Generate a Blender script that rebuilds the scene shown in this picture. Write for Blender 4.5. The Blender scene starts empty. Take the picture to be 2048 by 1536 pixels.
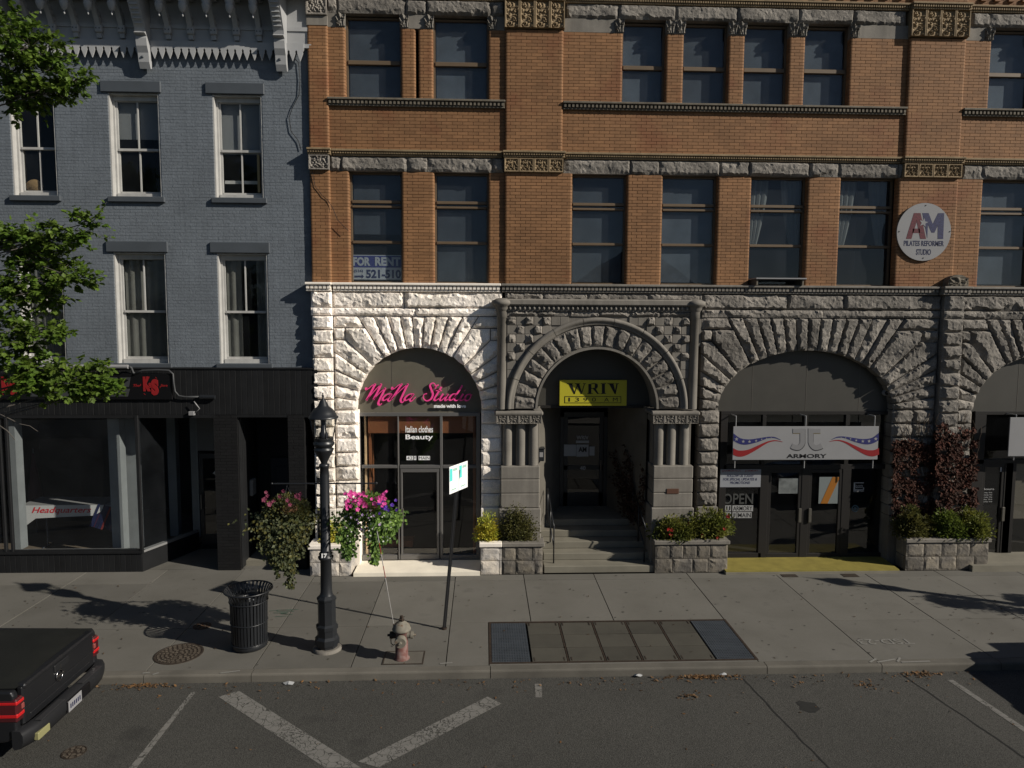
import bpy, bmesh, math, random
from mathutils import Vector, Matrix, noise
from mathutils.geometry import delaunay_2d_cdt
R = math.radians
random.seed(7)
scene = bpy.context.scene
COL = scene.collection

# ------------------------------------------------------------------ camera
CAMH = 5.5
FPX, CX, CY = 1420.0, 1024.0, 768.0          # focal length and centre in photo pixels (2048 x 1536)
_p, _y, _r = R(4.829), R(2.3315), R(0.26735)
FWD = Vector((math.sin(_y)*math.cos(_p), math.cos(_y)*math.cos(_p), -math.sin(_p)))
_rt = Vector((math.cos(_y), -math.sin(_y), 0))
_up = _rt.cross(FWD)
RGT = math.cos(_r)*_rt + math.sin(_r)*_up
UPV = -math.sin(_r)*_rt + math.cos(_r)*_up
cam_d = bpy.data.cameras.new('camera')
cam = bpy.data.objects.new('camera', cam_d); COL.objects.link(cam)
m = Matrix((RGT, UPV, -FWD)).transposed().to_4x4()
m.translation = Vector((0, 0, CAMH))
cam.matrix_world = m
cam_d.sensor_width = 36.0; cam_d.sensor_fit = 'HORIZONTAL'
cam_d.lens = FPX/2048*36
cam_d.clip_start = 0.1; cam_d.clip_end = 3000
scene.camera = cam

# ------------------------------------------------------------------ light
SUN_EL = R(28.5)
SUN_DIR = Vector((math.cos(SUN_EL)*0.910, -math.cos(SUN_EL)*0.4147, math.sin(SUN_EL)))   # towards the sun
w = bpy.data.worlds.new('World'); scene.world = w; w.use_nodes = True
nt = w.node_tree; bg = nt.nodes['Background']
sky = nt.nodes.new('ShaderNodeTexSky'); sky.sky_type = 'NISHITA'; sky.sun_disc = False
sky.air_density = 0.7; sky.dust_density = 0.3; sky.ozone_density = 1.6
sky.sun_elevation = SUN_EL; sky.sun_rotation = math.atan2(SUN_DIR.x, SUN_DIR.y)
nt.links.new(sky.outputs[0], bg.inputs[0]); bg.inputs[1].default_value = 0.05
sd = bpy.data.lights.new('sun', 'SUN'); sd.energy = 5.0; sd.angle = R(0.5); sd.color = (1, 0.93, 0.82)
so = bpy.data.objects.new('sun', sd); COL.objects.link(so)
so.rotation_euler = (-SUN_DIR).to_track_quat('-Z', 'Y').to_euler(); so.location = (20, -10, 30)
vs = scene.view_settings
vs.view_transform = 'Standard'; vs.look = 'None'; vs.exposure = 0.12; vs.gamma = 1.0; vs.use_curve_mapping = False

# ------------------------------------------------------------------ pixel -> place helpers
def ray(px, py): return FWD + RGT*((px-CX)/FPX) - UPV*((py-CY)/FPX)
def P(px, py, Y):
    d = ray(px, py); t = Y/d.y
    return Vector((0, 0, CAMH)) + d*t
def PX(px, py, Y): return P(px, py, Y).x
def PZ(px, py, Y): return P(px, py, Y).z
def G(px, py, z=0.0):
    d = ray(px, py); t = (z-CAMH)/d.z
    return Vector((0, 0, CAMH)) + d*t

# ------------------------------------------------------------------ materials
MATS = {}
def mat(name, c, rough=0.8, var=0.0, scale=3.0, bump=0.0, bscale=40.0, metal=0.0, c2=None, island=0.0,
        speck=0.0, sscale=120.0, spec=0.3, trans=0.0, objrand=0.0, streak=0.0, blotch=None, emit=None):
    if name in MATS: return MATS[name]
    mt = bpy.data.materials.new(name); mt.use_nodes = True; MATS[name] = mt
    n = mt.node_tree.nodes; l = mt.node_tree.links
    b = n['Principled BSDF']
    b.inputs['Roughness'].default_value = rough; b.inputs['Metallic'].default_value = metal
    b.inputs['Specular IOR Level'].default_value = spec
    pos = n.new('ShaderNodeNewGeometry')
    def noi(sc, det=4, vec=None, rg=0.55):
        t = n.new('ShaderNodeTexNoise'); t.inputs['Scale'].default_value = sc; t.inputs['Detail'].default_value = det
        t.inputs['Roughness'].default_value = rg
        l.new(vec if vec else pos.outputs['Position'], t.inputs['Vector']); return t.outputs['Fac']
    def rng(o, a, bb, c_, d_):
        t = n.new('ShaderNodeMapRange'); t.inputs[1].default_value = a; t.inputs[2].default_value = bb
        t.inputs[3].default_value = c_; t.inputs[4].default_value = d_; l.new(o, t.inputs[0]); return t.outputs[0]
    def mulc(col, fac):
        t = n.new('ShaderNodeMix'); t.data_type = 'RGBA'; t.blend_type = 'MULTIPLY'; t.inputs[0].default_value = 1
        l.new(col, t.inputs[6])
        cc = n.new('ShaderNodeCombineColor')
        for i in range(3): l.new(fac, cc.inputs[i])
        l.new(cc.outputs[0], t.inputs[7]); return t.outputs[2]
    def mixc(f, a, bcol):
        t = n.new('ShaderNodeMix'); t.data_type = 'RGBA'
        l.new(f, t.inputs[0])
        if isinstance(a, tuple): t.inputs[6].default_value = (*a, 1)
        else: l.new(a, t.inputs[6])
        if isinstance(bcol, tuple): t.inputs[7].default_value = (*bcol, 1)
        else: l.new(bcol, t.inputs[7])
        return t.outputs[2]
    rgb = n.new('ShaderNodeRGB'); rgb.outputs[0].default_value = (*c, 1); col = rgb.outputs[0]
    if c2: col = mixc(rng(noi(scale), 0.35, 0.65, 0, 1), col, c2)
    if island: col = mulc(col, rng(pos.outputs['Random Per Island'], 0, 1, 1-island, 1+island))
    if objrand:
        oi = n.new('ShaderNodeObjectInfo'); col = mulc(col, rng(oi.outputs['Random'], 0, 1, 1-objrand, 1+objrand))
    if var: col = mulc(col, rng(noi(scale, 6), 0.3, 0.7, 1-var, 1+var))
    if speck: col = mulc(col, rng(noi(sscale, 2), 0.3, 0.7, 1-speck, 1+speck))
    if streak:
        mp = n.new('ShaderNodeMapping'); mp.inputs['Scale'].default_value = (9, 9, 0.7)
        l.new(pos.outputs['Position'], mp.inputs[0])
        col = mulc(col, rng(noi(1.0, 5, mp.outputs[0]), 0.4, 0.75, 1, 1-streak))
    if blotch:
        col = mixc(rng(noi(blotch[1], 5), blotch[2], blotch[2]+0.12, 0, blotch[3]), col, blotch[0])
    l.new(col, b.inputs['Base Color'])
    if bump:
        bp = n.new('ShaderNodeBump'); bp.inputs['Strength'].default_value = bump; bp.inputs['Distance'].default_value = 0.02
        l.new(noi(bscale, 6, None, 0.65), bp.inputs['Height']); l.new(bp.outputs[0], b.inputs['Normal'])
    if trans:
        tr = n.new('ShaderNodeBsdfTranslucent'); l.new(col, tr.inputs[0])
        mx = n.new('ShaderNodeMixShader'); mx.inputs[0].default_value = trans
        l.new(b.outputs[0], mx.inputs[1]); l.new(tr.outputs[0], mx.inputs[2])
        l.new(mx.outputs[0], n['Material Output'].inputs[0])
    return mt

def glass(name, tint, refl=1.0, ior=1.5, rough=0.01, dirt=0.0):
    mt = bpy.data.materials.new(name); mt.use_nodes = True; MATS[name] = mt
    n = mt.node_tree.nodes; l = mt.node_tree.links
    n.remove(n['Principled BSDF'])
    t = n.new('ShaderNodeBsdfTransparent'); t.inputs[0].default_value = (*tint, 1)
    g = n.new('ShaderNodeBsdfGlossy'); g.inputs['Roughness'].default_value = rough; g.inputs[0].default_value = (refl, refl, refl, 1)
    f = n.new('ShaderNodeFresnel'); f.inputs[0].default_value = ior
    geo = n.new('ShaderNodeNewGeometry')
    tn = n.new('ShaderNodeTexNoise'); tn.inputs['Scale'].default_value = 0.9; tn.inputs['Detail'].default_value = 1
    l.new(geo.outputs['Position'], tn.inputs['Vector'])
    bp = n.new('ShaderNodeBump'); bp.inputs['Strength'].default_value = 0.06; bp.inputs['Distance'].default_value = 0.05
    l.new(tn.outputs[0], bp.inputs['Height']); l.new(bp.outputs[0], g.inputs['Normal'])
    mx = n.new('ShaderNodeMixShader')
    inv = n.new('ShaderNodeMath'); inv.operation = 'SUBTRACT'; inv.inputs[0].default_value = 1; l.new(geo.outputs['Backfacing'], inv.inputs[1])
    fm_ = n.new('ShaderNodeMath'); fm_.operation = 'MULTIPLY'; l.new(f.outputs[0], fm_.inputs[0]); l.new(inv.outputs[0], fm_.inputs[1])   # reflect on the outer face only
    l.new(fm_.outputs[0], mx.inputs[0]); l.new(t.outputs[0], mx.inputs[1]); l.new(g.outputs[0], mx.inputs[2])
    out = mx.outputs[0]
    if dirt:
        d = n.new('ShaderNodeBsdfDiffuse'); d.inputs[0].default_value = (0.22, 0.24, 0.27, 1)
        t2 = n.new('ShaderNodeTexNoise'); t2.inputs['Scale'].default_value = 1.6; t2.inputs['Detail'].default_value = 5
        l.new(geo.outputs['Position'], t2.inputs['Vector'])
        mr = n.new('ShaderNodeMapRange'); mr.inputs[1].default_value = .3; mr.inputs[2].default_value = .75
        mr.inputs[3].default_value = dirt*.35; mr.inputs[4].default_value = dirt
        l.new(t2.outputs[0], mr.inputs[0])
        m2 = n.new('ShaderNodeMixShader'); l.new(mr.outputs[0], m2.inputs[0]); l.new(out, m2.inputs[1]); l.new(d.outputs[0], m2.inputs[2])
        out = m2.outputs[0]
    l.new(out, n['Material Output'].inputs[0]); return mt

M_GR = mat('granite_weathered', (.172, .158, .140), .85, var=.28, scale=1.7, bump=.7, bscale=24, speck=.35, sscale=70, objrand=.14, c2=(.205, .187, .164), streak=.25)
M_GP = mat('granite_lit_tint', (.82, .75, .66), .85, var=.16, scale=1.7, bump=.7, bscale=24, speck=.25, sscale=70, objrand=.10, c2=(.86, .79, .72))  # lit copy of the granite: the bay's highlight is put into the colour
M_SM = mat('granite_smooth', (.178, .164, .143), .8, var=.18, scale=2, bump=.15, bscale=60, speck=.14, sscale=150, objrand=.06, streak=.25)
M_SMP = mat('granite_smooth_lit_tint', (.80, .74, .66), .8, var=.08, scale=2, bump=.12, bscale=60, speck=.08, sscale=150)  # lit copy of the smooth granite, brightness carried by the base colour
M_BR = mat('brick_orange', (.222, .114, .052), .75, island=.13, var=.16, scale=.9, bump=.15, bscale=90, speck=.12, blotch=((.17, .062, .028), .8, .55, .6), streak=.12)
M_BRI = mat('brick_orange_single', (.222, .114, .052), .75, objrand=.13, var=.16, scale=.9, bump=.15, bscale=90, speck=.12, streak=.1)
M_MO = mat('mortar_brown', (.062, .026, .013), .95, var=.2, scale=5)
M_TC = mat('terracotta_buff', (.215, .158, .092), .8, var=.25, scale=6, bump=.2, bscale=60)
M_STC = mat('stone_trim', (.150, .130, .100), .8, var=.22, scale=2, bump=.2, bscale=50, streak=.35)
M_BZ = mat('bronze_frame', (.115, .080, .048), .55, spec=.4, var=.1)
M_BZD = mat('dark_bronze_aluminium', (.017, .0155, .0145), .5, spec=.25)
M_TYP = mat('tympanum_panel', (.044, .0415, .035), .5, var=.10, scale=2, spec=.4)
M_DK = mat('interior_dark', (.012, .011, .010), .9)
M_DK2 = mat('interior_grey', (.05, .048, .045), .9)
M_GLU = glass('glass_upper', (.93, .96, .98), .9, 1.5, dirt=.04)
M_GLS = glass('glass_shop', (.93, .93, .92), .95, 1.8, dirt=.008)
M_GLG = glass('glass_old', (.96, .97, .97), .8, 1.36, dirt=.02)
M_CL = glass('glass_lantern', (.9, .9, .88), .9, 1.45)
M_WALLG = mat('painted_brick_grey', (.130, .148, .169), .7, var=.10, scale=1.2, bump=.45, bscale=22, island=.05, streak=.12)
M_TRG = mat('lintel_paint_slate', (.058, .067, .078), .6, var=.08, bump=.1)
M_WH = mat('white_paint_old', (.40, .395, .38), .6, var=.10, scale=4, bump=.12, bscale=30, streak=.15)
M_WHC = mat('cornice_paint', (.32, .325, .33), .55, var=.08, scale=3)
M_BLK = mat('black_siding', (.0125, .013, .014), .5, spec=.18, var=.15, scale=3, objrand=.12)
M_BLKB = mat('black_painted_brick', (.010, .010, .0105), .6, spec=.18, island=.1, bump=.3)
M_BLKM = mat('black_metal', (.013, .0145, .017), .38, spec=.5, var=.1)
M_BLKP = mat('black_panel', (.006, .006, .007), .25)
M_CON = mat('concrete_walk', (.124, .118, .103), .9, var=.20, scale=1.1, bump=.15, bscale=60, objrand=.15, speck=.10, sscale=200, c2=(.108, .103, .091), blotch=((.078, .073, .065), 2.2, .60, .5))
M_KERB = mat('kerb_concrete', (.108, .100, .085), .9, var=.2, scale=1.6, bump=.2, bscale=50, objrand=.08, speck=.1)
M_STEP = mat('step_concrete', (.170, .158, .126), .85, var=.15, scale=2, bump=.12)
M_STEPP = mat('step_concrete_lit_tint', (.80, .74, .62), .85, var=.10, scale=2, bump=.12)  # lit copy of step_concrete: highlight painted in as a whiter base
M_YEL = mat('yellow_floor_paint', (.215, .180, .042), .7, var=.16, scale=4, bump=.1)
M_PLS = mat('planter_stone', (.125, .115, .103), .85, var=.3, scale=4, bump=.5, bscale=24, objrand=.25, speck=.2, c2=(.15, .132, .105))
M_PLSP = mat('planter_stone_lit_tint', (.42, .40, .38), .85, var=.25, scale=4, bump=.5, bscale=24, objrand=.22, speck=.2, c2=(.56, .50, .42))  # lit copy of planter_stone, its colour raised in place of light
M_SOIL = mat('soil', (.03, .022, .014), .95, var=.3, scale=20)
M_WSG = mat('sign_white', (.235, .235, .240), .45, var=.03)
M_WBR = mat('vinyl_white', (.88, .88, .87), .5)  # far brighter than sign_white: the highlight is put into this white
M_YSG = mat('sign_yellow', (.40, .36, .025), .45)
M_INK = mat('ink_black', (.006, .006, .007), .5)
M_NAVY = mat('ink_navy', (.012, .016, .055), .5)
M_RED = mat('ink_red', (.21, .012, .014), .5)
M_REDB = mat('sign_red', (.22, .012, .014), .5)
M_PINK = mat('letter_pink', (.92, .075, .32), .4)
M_OR = mat('orange_wood', (.24, .095, .042), .6, var=.12, scale=3)
M_WOOD = mat('pale_wood', (.75, .55, .33), .6, var=.2, scale=3)
M_BLD = mat('window_blind', (.080, .092, .105), .7, objrand=.45, var=.25, scale=2, trans=.25)
M_BLG = mat('roller_shade', (.19, .20, .205), .7, var=.06, scale=2, trans=.2)
M_CUR = mat('curtain_cloth', (.15, .15, .135), .8, trans=.3, var=.1)
M_CARD = mat('cardboard', (.20, .13, .06), .8)
M_STL = mat('galvanised_grate', (.085, .098, .115), .45, metal=.5, var=.15, scale=4)
M_RUST = mat('rusty_steel', (.030, .020, .014), .8, var=.3, scale=9, bump=.2)
M_IRON = mat('cast_iron', (.040, .031, .024), .7, var=.3, scale=14, metal=.2)
M_PVR = mat('vault_slab', (.062, .058, .047), .9, var=.3, scale=2.5, bump=.2, bscale=60, objrand=.18, c2=(.048, .045, .036))
M_PAV = None

# ------------------------------------------------------------------ mesh helpers
ROOTLOC = {}
def link(o): COL.objects.link(o); return o
def setp(o, label=None, cat=None, group=None, kind=None):
    if label: o['label'] = label
    if cat: o['category'] = cat
    if group: o['group'] = group
    if kind: o['kind'] = kind
    return o
def thing(name, loc, label, cat, group=None):
    o = link(bpy.data.objects.new(name, None)); o.location = loc; o.empty_display_size = .2
    ROOTLOC[o] = Vector(loc)
    return setp(o, label, cat, group)
def offs(parent):
    return ROOTLOC.get(parent, Vector((0, 0, 0))) if parent else Vector((0, 0, 0))
def mkobj(name, me, m, parent=None, at=None):
    o = link(bpy.data.objects.new(name, me))
    if m is not None and len(me.materials) == 0: me.materials.append(m)
    if parent: o.parent = parent; ROOTLOC[o] = offs(parent)
    if at is not None: o.location = Vector(at) - offs(parent)
    return o
class MB:
    """collects geometry in world metres; build() links it as one mesh object"""
    def __init__(s): s.v = []; s.f = []; s.sm = []
    def add(s, vs, fs, smooth=False):
        k = len(s.v); s.v += [tuple(a) for a in vs]
        for f in fs: s.f.append(tuple(i+k for i in f)); s.sm.append(smooth)
        return s
    def box(s, x0, x1, y0, y1, z0, z1):
        if x0 > x1: x0, x1 = x1, x0
        if z0 > z1: z0, z1 = z1, z0
        if y0 > y1: y0, y1 = y1, y0
        return s.add([(x0,y0,z0),(x1,y0,z0),(x1,y1,z0),(x0,y1,z0),(x0,y0,z1),(x1,y0,z1),(x1,y1,z1),(x0,y1,z1)],
              [(0,3,2,1),(4,5,6,7),(0,1,5,4),(1,2,6,5),(2,3,7,6),(3,0,4,7)])
    def cbox(s, x0, x1, y0, y1, z0, z1, c=.01):
        bm = bmesh.new(); bmesh.ops.create_cube(bm, size=1)
        for v in bm.verts: v.co = ((x0+x1)/2+v.co.x*(x1-x0), (y0+y1)/2+v.co.y*(y1-y0), (z0+z1)/2+v.co.z*(z1-z0))
        bmesh.ops.bevel(bm, geom=bm.edges[:], offset=c, segments=1, affect='EDGES')
        bmesh.ops.recalc_face_normals(bm, faces=bm.faces[:])
        bm.verts.index_update()
        s.add([v.co for v in bm.verts], [[v.index for v in f.verts] for f in bm.faces]); bm.free(); return s
    def prism(s, poly, y0, y1):
        """poly: (x,z) counter-clockwise seen from -Y"""
        n = len(poly)
        vs = [(x, y0, z) for x, z in poly]+[(x, y1, z) for x, z in poly]
        fs = [tuple(range(n)), tuple(range(2*n-1, n-1, -1))]+[(i, n+i, n+(i+1) % n, (i+1) % n) for i in range(n)]
        return s.add(vs, fs)
    def hprism(s, poly, z0, z1):
        n = len(poly)
        vs = [(x, y, z0) for x, y in poly]+[(x, y, z1) for x, y in poly]
        fs = [tuple(range(n-1, -1, -1)), tuple(range(n, 2*n))]+[(i, (i+1) % n, n+(i+1) % n, n+i) for i in range(n)]
        return s.add(vs, fs)
    def cyl(s, a, b, r0, r1=None, n=10, caps=True, smooth=True):
        r1 = r0 if r1 is None else r1
        a, b = Vector(a), Vector(b); d = (b-a).normalized()
        u = d.orthogonal().normalized(); w_ = d.cross(u)
        ring = lambda c, r: [c+(u*math.cos(2*math.pi*i/n)+w_*math.sin(2*math.pi*i/n))*r for i in range(n)]
        s.add(ring(a, r0)+ring(b, r1), [(i, (i+1) % n, n+(i+1) % n, n+i) for i in range(n)], smooth)
        if caps: s.add(ring(a, r0), [tuple(range(n-1, -1, -1))]); s.add(ring(b, r1), [tuple(range(n))])
        return s
    def tube(s, pts, r, n=6):
        pts = [Vector(p) for p in pts]; rings = []
        for i, p in enumerate(pts):
            d = (pts[min(i+1, len(pts)-1)]-pts[max(i-1, 0)]).normalized()
            u = d.cross(Vector((.31, .2, .93))).normalized(); w_ = d.cross(u)
            rr = r[i] if isinstance(r, (list, tuple)) else r
            rings.append([p+(u*math.cos(2*math.pi*k/n)+w_*math.sin(2*math.pi*k/n))*rr for k in range(n)])
        vs = [v for q in rings for v in q]; fs = []
        for i in range(len(pts)-1):
            for k in range(n): fs.append((i*n+k, i*n+(k+1) % n, (i+1)*n+(k+1) % n, (i+1)*n+k))
        fs.append(tuple(range(n-1, -1, -1))); fs.append(tuple(range((len(pts)-1)*n, len(pts)*n)))
        return s.add(vs, fs, True)
    def lathe(s, c, prof, n=16, smooth=True):
        vs = []; fs = []
        for r, z in prof:
            for k in range(n):
                a = 2*math.pi*k/n; vs.append((c[0]+r*math.cos(a), c[1]+r*math.sin(a), c[2]+z))
        for i in range(len(prof)-1):
            for k in range(n): fs.append((i*n+k, i*n+(k+1) % n, (i+1)*n+(k+1) % n, (i+1)*n+k))
        s.add(vs, fs, smooth)
        if prof[0][0] > 1e-4: s.add(vs[:n], [tuple(range(n-1, -1, -1))])
        if prof[-1][0] > 1e-4: s.add(vs[-n:], [tuple(range(n))])
        return s
    def mesh(s, name, off=Vector((0, 0, 0))):
        me = bpy.data.meshes.new(name)
        me.from_pydata([(a[0]-off.x, a[1]-off.y, a[2]-off.z) for a in s.v], [], s.f)
        me.polygons.foreach_set('use_smooth', s.sm); me.update(); return me
    def build(s, name, m, parent=None, kind=None):
        o = mkobj(name, s.mesh(name, offs(parent)), m, parent)
        if kind: o['kind'] = kind
        return o
def B(*a): return MB().box(*a)

def solo(name, mb, m, loc, label, cat, group=None, kind=None):
    """a thing that is one mesh, its origin at its base"""
    loc = Vector(loc)
    o = mkobj(name, mb.mesh(name, loc), m); o.location = loc
    ROOTLOC[o] = loc
    return setp(o, label, cat, group, kind)

def text_mb(body, x0, x1, z0, z1, y, bold=0.0, shear=0.0, depth=.004, spacing=1.0, mb=None, place=None):
    """lettering fitted into the box x0..x1, z0..z1 on the plane y, facing the street"""
    cu = bpy.data.curves.new('t', 'FONT'); cu.body = body; cu.size = 1; cu.offset = bold; cu.shear = shear
    cu.resolution_u = 3; cu.space_character = spacing
    ob = bpy.data.objects.new('t', cu); me = bpy.data.meshes.new_from_object(ob)
    xs = [v.co.x for v in me.vertices]; ys = [v.co.y for v in me.vertices]
    ax, bx, ay, by = min(xs), max(xs), min(ys), max(ys)
    sx = (x1-x0)/(bx-ax); sz = (z1-z0)/(by-ay)
    vs = []
    for v in me.vertices:
        X = x0+(v.co.x-ax)*sx; Z = z0+(v.co.y-ay)*sz
        vs.append(place(X, Z) if place else (X, y-depth, Z))
    fs = [tuple(p.vertices) for p in me.polygons]
    mb = mb or MB(); mb.add(vs, fs)
    if depth and not place:      # side walls from the boundary edges
        cnt = {}
        for p in me.polygons:
            for a, b in p.edge_keys: cnt[(a, b)] = cnt.get((a, b), 0)+1
        for (a, b), k in cnt.items():
            if k == 1:
                A, Bv = vs[a], vs[b]
                mb.add([A, Bv, (Bv[0], y, Bv[2]), (A[0], y, A[2])], [(0, 1, 2, 3)])
    bpy.data.objects.remove(ob); bpy.data.curves.remove(cu); bpy.data.meshes.remove(me)
    return mb
def T(body, pa, pb, Y, m, parent, name='lettering', **k):
    """pa, pb: photo pixels of the lettering's upper-left and lower-right corners on plane Y"""
    a = P(*pa, Y); b = P(*pb, Y)
    return text_mb(body, a.x, b.x, b.z, a.z, Y, **k).build(name, m, parent)

def clip(poly, a, b, c):
    """keep a*x+b*z<=c"""
    out = []
    for i in range(len(poly)):
        p, q = poly[i], poly[(i+1) % len(poly)]
        dp, dq = a*p[0]+b*p[1]-c, a*q[0]+b*q[1]-c
        if dp <= 0: out.append(p)
        if dp*dq < 0:
            t = dp/(dp-dq); out.append((p[0]+(q[0]-p[0])*t, p[1]+(q[1]-p[1])*t))
    return out
def area(p): return .5*sum(p[i][0]*p[(i+1) % len(p)][1]-p[(i+1) % len(p)][0]*p[i][1] for i in range(len(p)))

# ------------------------------------------------------------------ rock-faced stone
SEED = [0]
def stone(poly, y, m, parent, out=.055, rough=.05, depth=.30, gap=.005, sp=.05, name='stone', margin=.028, fine=.5):
    SEED[0] += 1; rnd = random.Random(SEED[0]*13+5)
    if area(poly) < 0: poly = poly[::-1]
    cx = sum(p[0] for p in poly)/len(poly); cz = sum(p[1] for p in poly)/len(poly)
    # small inset for the joint
    ins = []
    n = len(poly)
    E_ = []
    for i in range(n):
        a, b = poly[i], poly[(i+1) % n]; L = math.hypot(b[0]-a[0], b[1]-a[1])
        if L > 1e-5: E_.append((a, ((b[0]-a[0])/L, (b[1]-a[1])/L)))
    p2 = poly
    for (a, d) in E_:   # inward clip by gap (convex polygons)
        nx, nz = d[1], -d[0]
        p2 = clip(p2, nx, nz, nx*a[0]+nz*a[1]-gap)
    if len(p2) < 3: return None
    n = len(p2); bnd = []
    for i in range(n):
        a, b = p2[i], p2[(i+1) % n]; L = math.hypot(b[0]-a[0], b[1]-a[1]); k = max(1, int(round(L/sp)))
        for j in range(k): bnd.append((a[0]+(b[0]-a[0])*j/k, a[1]+(b[1]-a[1])*j/k))
    E2 = []
    for i in range(n):
        a, b = p2[i], p2[(i+1) % n]; L = math.hypot(b[0]-a[0], b[1]-a[1])
        if L > 1e-6: E2.append((a[0], a[1], (b[1]-a[1])/L, -(b[0]-a[0])/L))
    dist = lambda x, z: min(-((x-e[0])*e[2]+(z-e[1])*e[3]) for e in E2)
    xs = [p[0] for p in p2]; zs = [p[1] for p in p2]
    pts = []
    nx_ = int((max(xs)-min(xs))/sp)+1; nz_ = int((max(zs)-min(zs))/sp)+1
    for i in range(nx_+1):
        for j in range(nz_+1):
            x = min(xs)+i*sp+rnd.uniform(-.3, .3)*sp; z = min(zs)+j*sp+rnd.uniform(-.3, .3)*sp
            if dist(x, z) > sp*.42: pts.append((x, z))
    nb = len(bnd)
    res = delaunay_2d_cdt([Vector(p) for p in bnd+pts], [(i, (i+1) % nb) for i in range(nb)], [], 1, 1e-6)
    V2, F2 = res[0], res[2]
    w_ = max(xs)-min(xs); h_ = max(zs)-min(zs)
    planes = []
    for _ in range(3):
        px, pz = rnd.uniform(min(xs), max(xs)), rnd.uniform(min(zs), max(zs))
        planes.append((px, pz, rnd.gauss(0, .05), rnd.gauss(.02, .06), rnd.uniform(.9, 1.2)))
    chips = []           # flakes struck off along some of the arrises
    for (ex, ez, enx, enz) in E2:
        pr = .30+(.45 if enz < -.4 else 0)+(.28 if enx < -.4 else 0)
        if rnd.random() < pr: chips.append((ex, ez, enx, enz, rnd.uniform(.04, .13), rnd.uniform(-50, 50), rnd.uniform(1.8, 4.0)))
    o3 = Vector((rnd.uniform(-90, 90), rnd.uniform(-90, 90), rnd.uniform(-90, 90)))
    vs = []; nb_set = set()
    for v in V2:
        x, z = v.x, v.y; d = max(0, dist(x, z))
        e = min(1, d/margin); e = e*(2-e)
        h = min(out*pl[4]+(x-pl[0])*pl[2]+(z-pl[1])*pl[3] for pl in planes)
        h = max(out*.6, min(out*1.3, h))
        for (ex, ez, enx, enz, cw, co, cf) in chips:
            de = -((x-ex)*enx+(z-ez)*enz); al = (x-ex)*enz-(z-ez)*enx
            wv = cw*max(0, .35+1.5*noise.noise(Vector((al*cf, co, .5)))+.5*noise.noise(Vector((al*cf*4, co, 2.5))))
            if wv > 1e-4 and de < wv: h = min(h, out*.12+h*.55*(max(de, 0)/wv)**2)
        q = Vector((x, 0, z))
        h += rough*fine*(.45*noise.noise(q*6+o3)+.36*noise.noise(q*15+o3)+.42*noise.noise(q*31+o3))
        h = max(.002, h)
        vs.append((x, y-h*e, z))
    fs = [tuple(f) for f in F2]
    mb = MB(); mb.add(vs, fs)
    # side walls: from the boundary
    cnt = {}
    for f in fs:
        for i in range(len(f)):
            a, b = f[i], f[(i+1) % len(f)]; cnt[(a, b)] = 1
    for (a, b) in list(cnt):
        if (b, a) not in cnt:
            A, C = vs[a], vs[b]
            mb.add([A, C, (C[0], y+depth, C[2]), (A[0], y+depth, A[2])], [(1, 0, 3, 2)])
    # orientation: front faces must look to -Y
    f0 = mb.f[0]; a, b, c = (Vector(mb.v[i]) for i in f0[:3])
    if (b-a).cross(c-a).y > 0: mb.f = [tuple(reversed(f)) for f in mb.f]
    return mb.build(name, m, parent)
def rect(x0, x1, z0, z1): return [(x0, z0), (x1, z0), (x1, z1), (x0, z1)]

# ------------------------------------------------------------------ brickwork
BH, BL, BJ = .0685, .232, .008
def brick_run(x0, x1, z0, z1, yf, rl=False, rr=False, thick=.03, dend=.17, single=None, mb=None, bh=BH, bl=BL, bj=BJ, jit=.0015, rnd=random.Random(3), rad=.045):
    """running-bond bricks over a rectangle; rl / rr give the ends bullnosed returns into an opening"""
    n = max(1, int(round((z1-z0)/bh))); h = (z1-z0)/n
    bl = 2*(x1-x0)/max(1, round(2*(x1-x0)/bl))
    for i in range(n):
        za, zb = z0+i*h+bj/2, z0+(i+1)*h-bj/2
        x = x0-(0 if i % 2 else bl/2)
        while x < x1-.02:
            a, b = max(x, x0), min(x+bl, x1)
            if b-a > .03:
                first, last = a <= x0+1e-6, b >= x1-1e-6
                a2 = a if first else a+bj/2; b2 = b if last else b-bj/2
                y = yf+rnd.uniform(-jit, jit)
                L_, R_ = (first and rl), (last and rr)
                if single is not None and not L_ and not R_: single.append((a2, b2, y, za, zb)); x += bl; continue
                if L_ or R_:
                    r = min(rad, (b2-a2)*.45); pl = []
                    if L_: pl += [(a2, y+dend)]+[(a2+r-r*math.cos(t), y+r-r*math.sin(t)) for t in (0, .52, 1.05, math.pi/2)]
                    else: pl += [(a2, y+thick), (a2, y)]
                    if R_: pl += [(b2-r+r*math.sin(t), y+r-r*math.cos(t)) for t in (0, .52, 1.05, math.pi/2)]+[(b2, y+dend)]
                    else: pl += [(b2, y), (b2, y+thick)]
                    if L_ and not R_: pl += [(a2+r+.01, y+thick), (a2+r+.01, y+dend)]
                    elif R_ and not L_: pl = pl[:-1]+[(b2, y+dend), (b2-r-.01, y+dend), (b2-r-.01, y+thick)]
                    mb.hprism(pl, za, zb)
                else:
                    mb.add([(a2, y, za), (b2, y, za), (b2, y, zb), (a2, y, zb), (a2, y+thick, za), (b2, y+thick, za), (b2, y+thick, zb), (a2, y+thick, zb)],
                           [(0, 1, 2, 3), (1, 5, 6, 2), (4, 0, 3, 7), (3, 2, 6, 7), (4, 5, 1, 0)])
            x += bl

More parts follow.
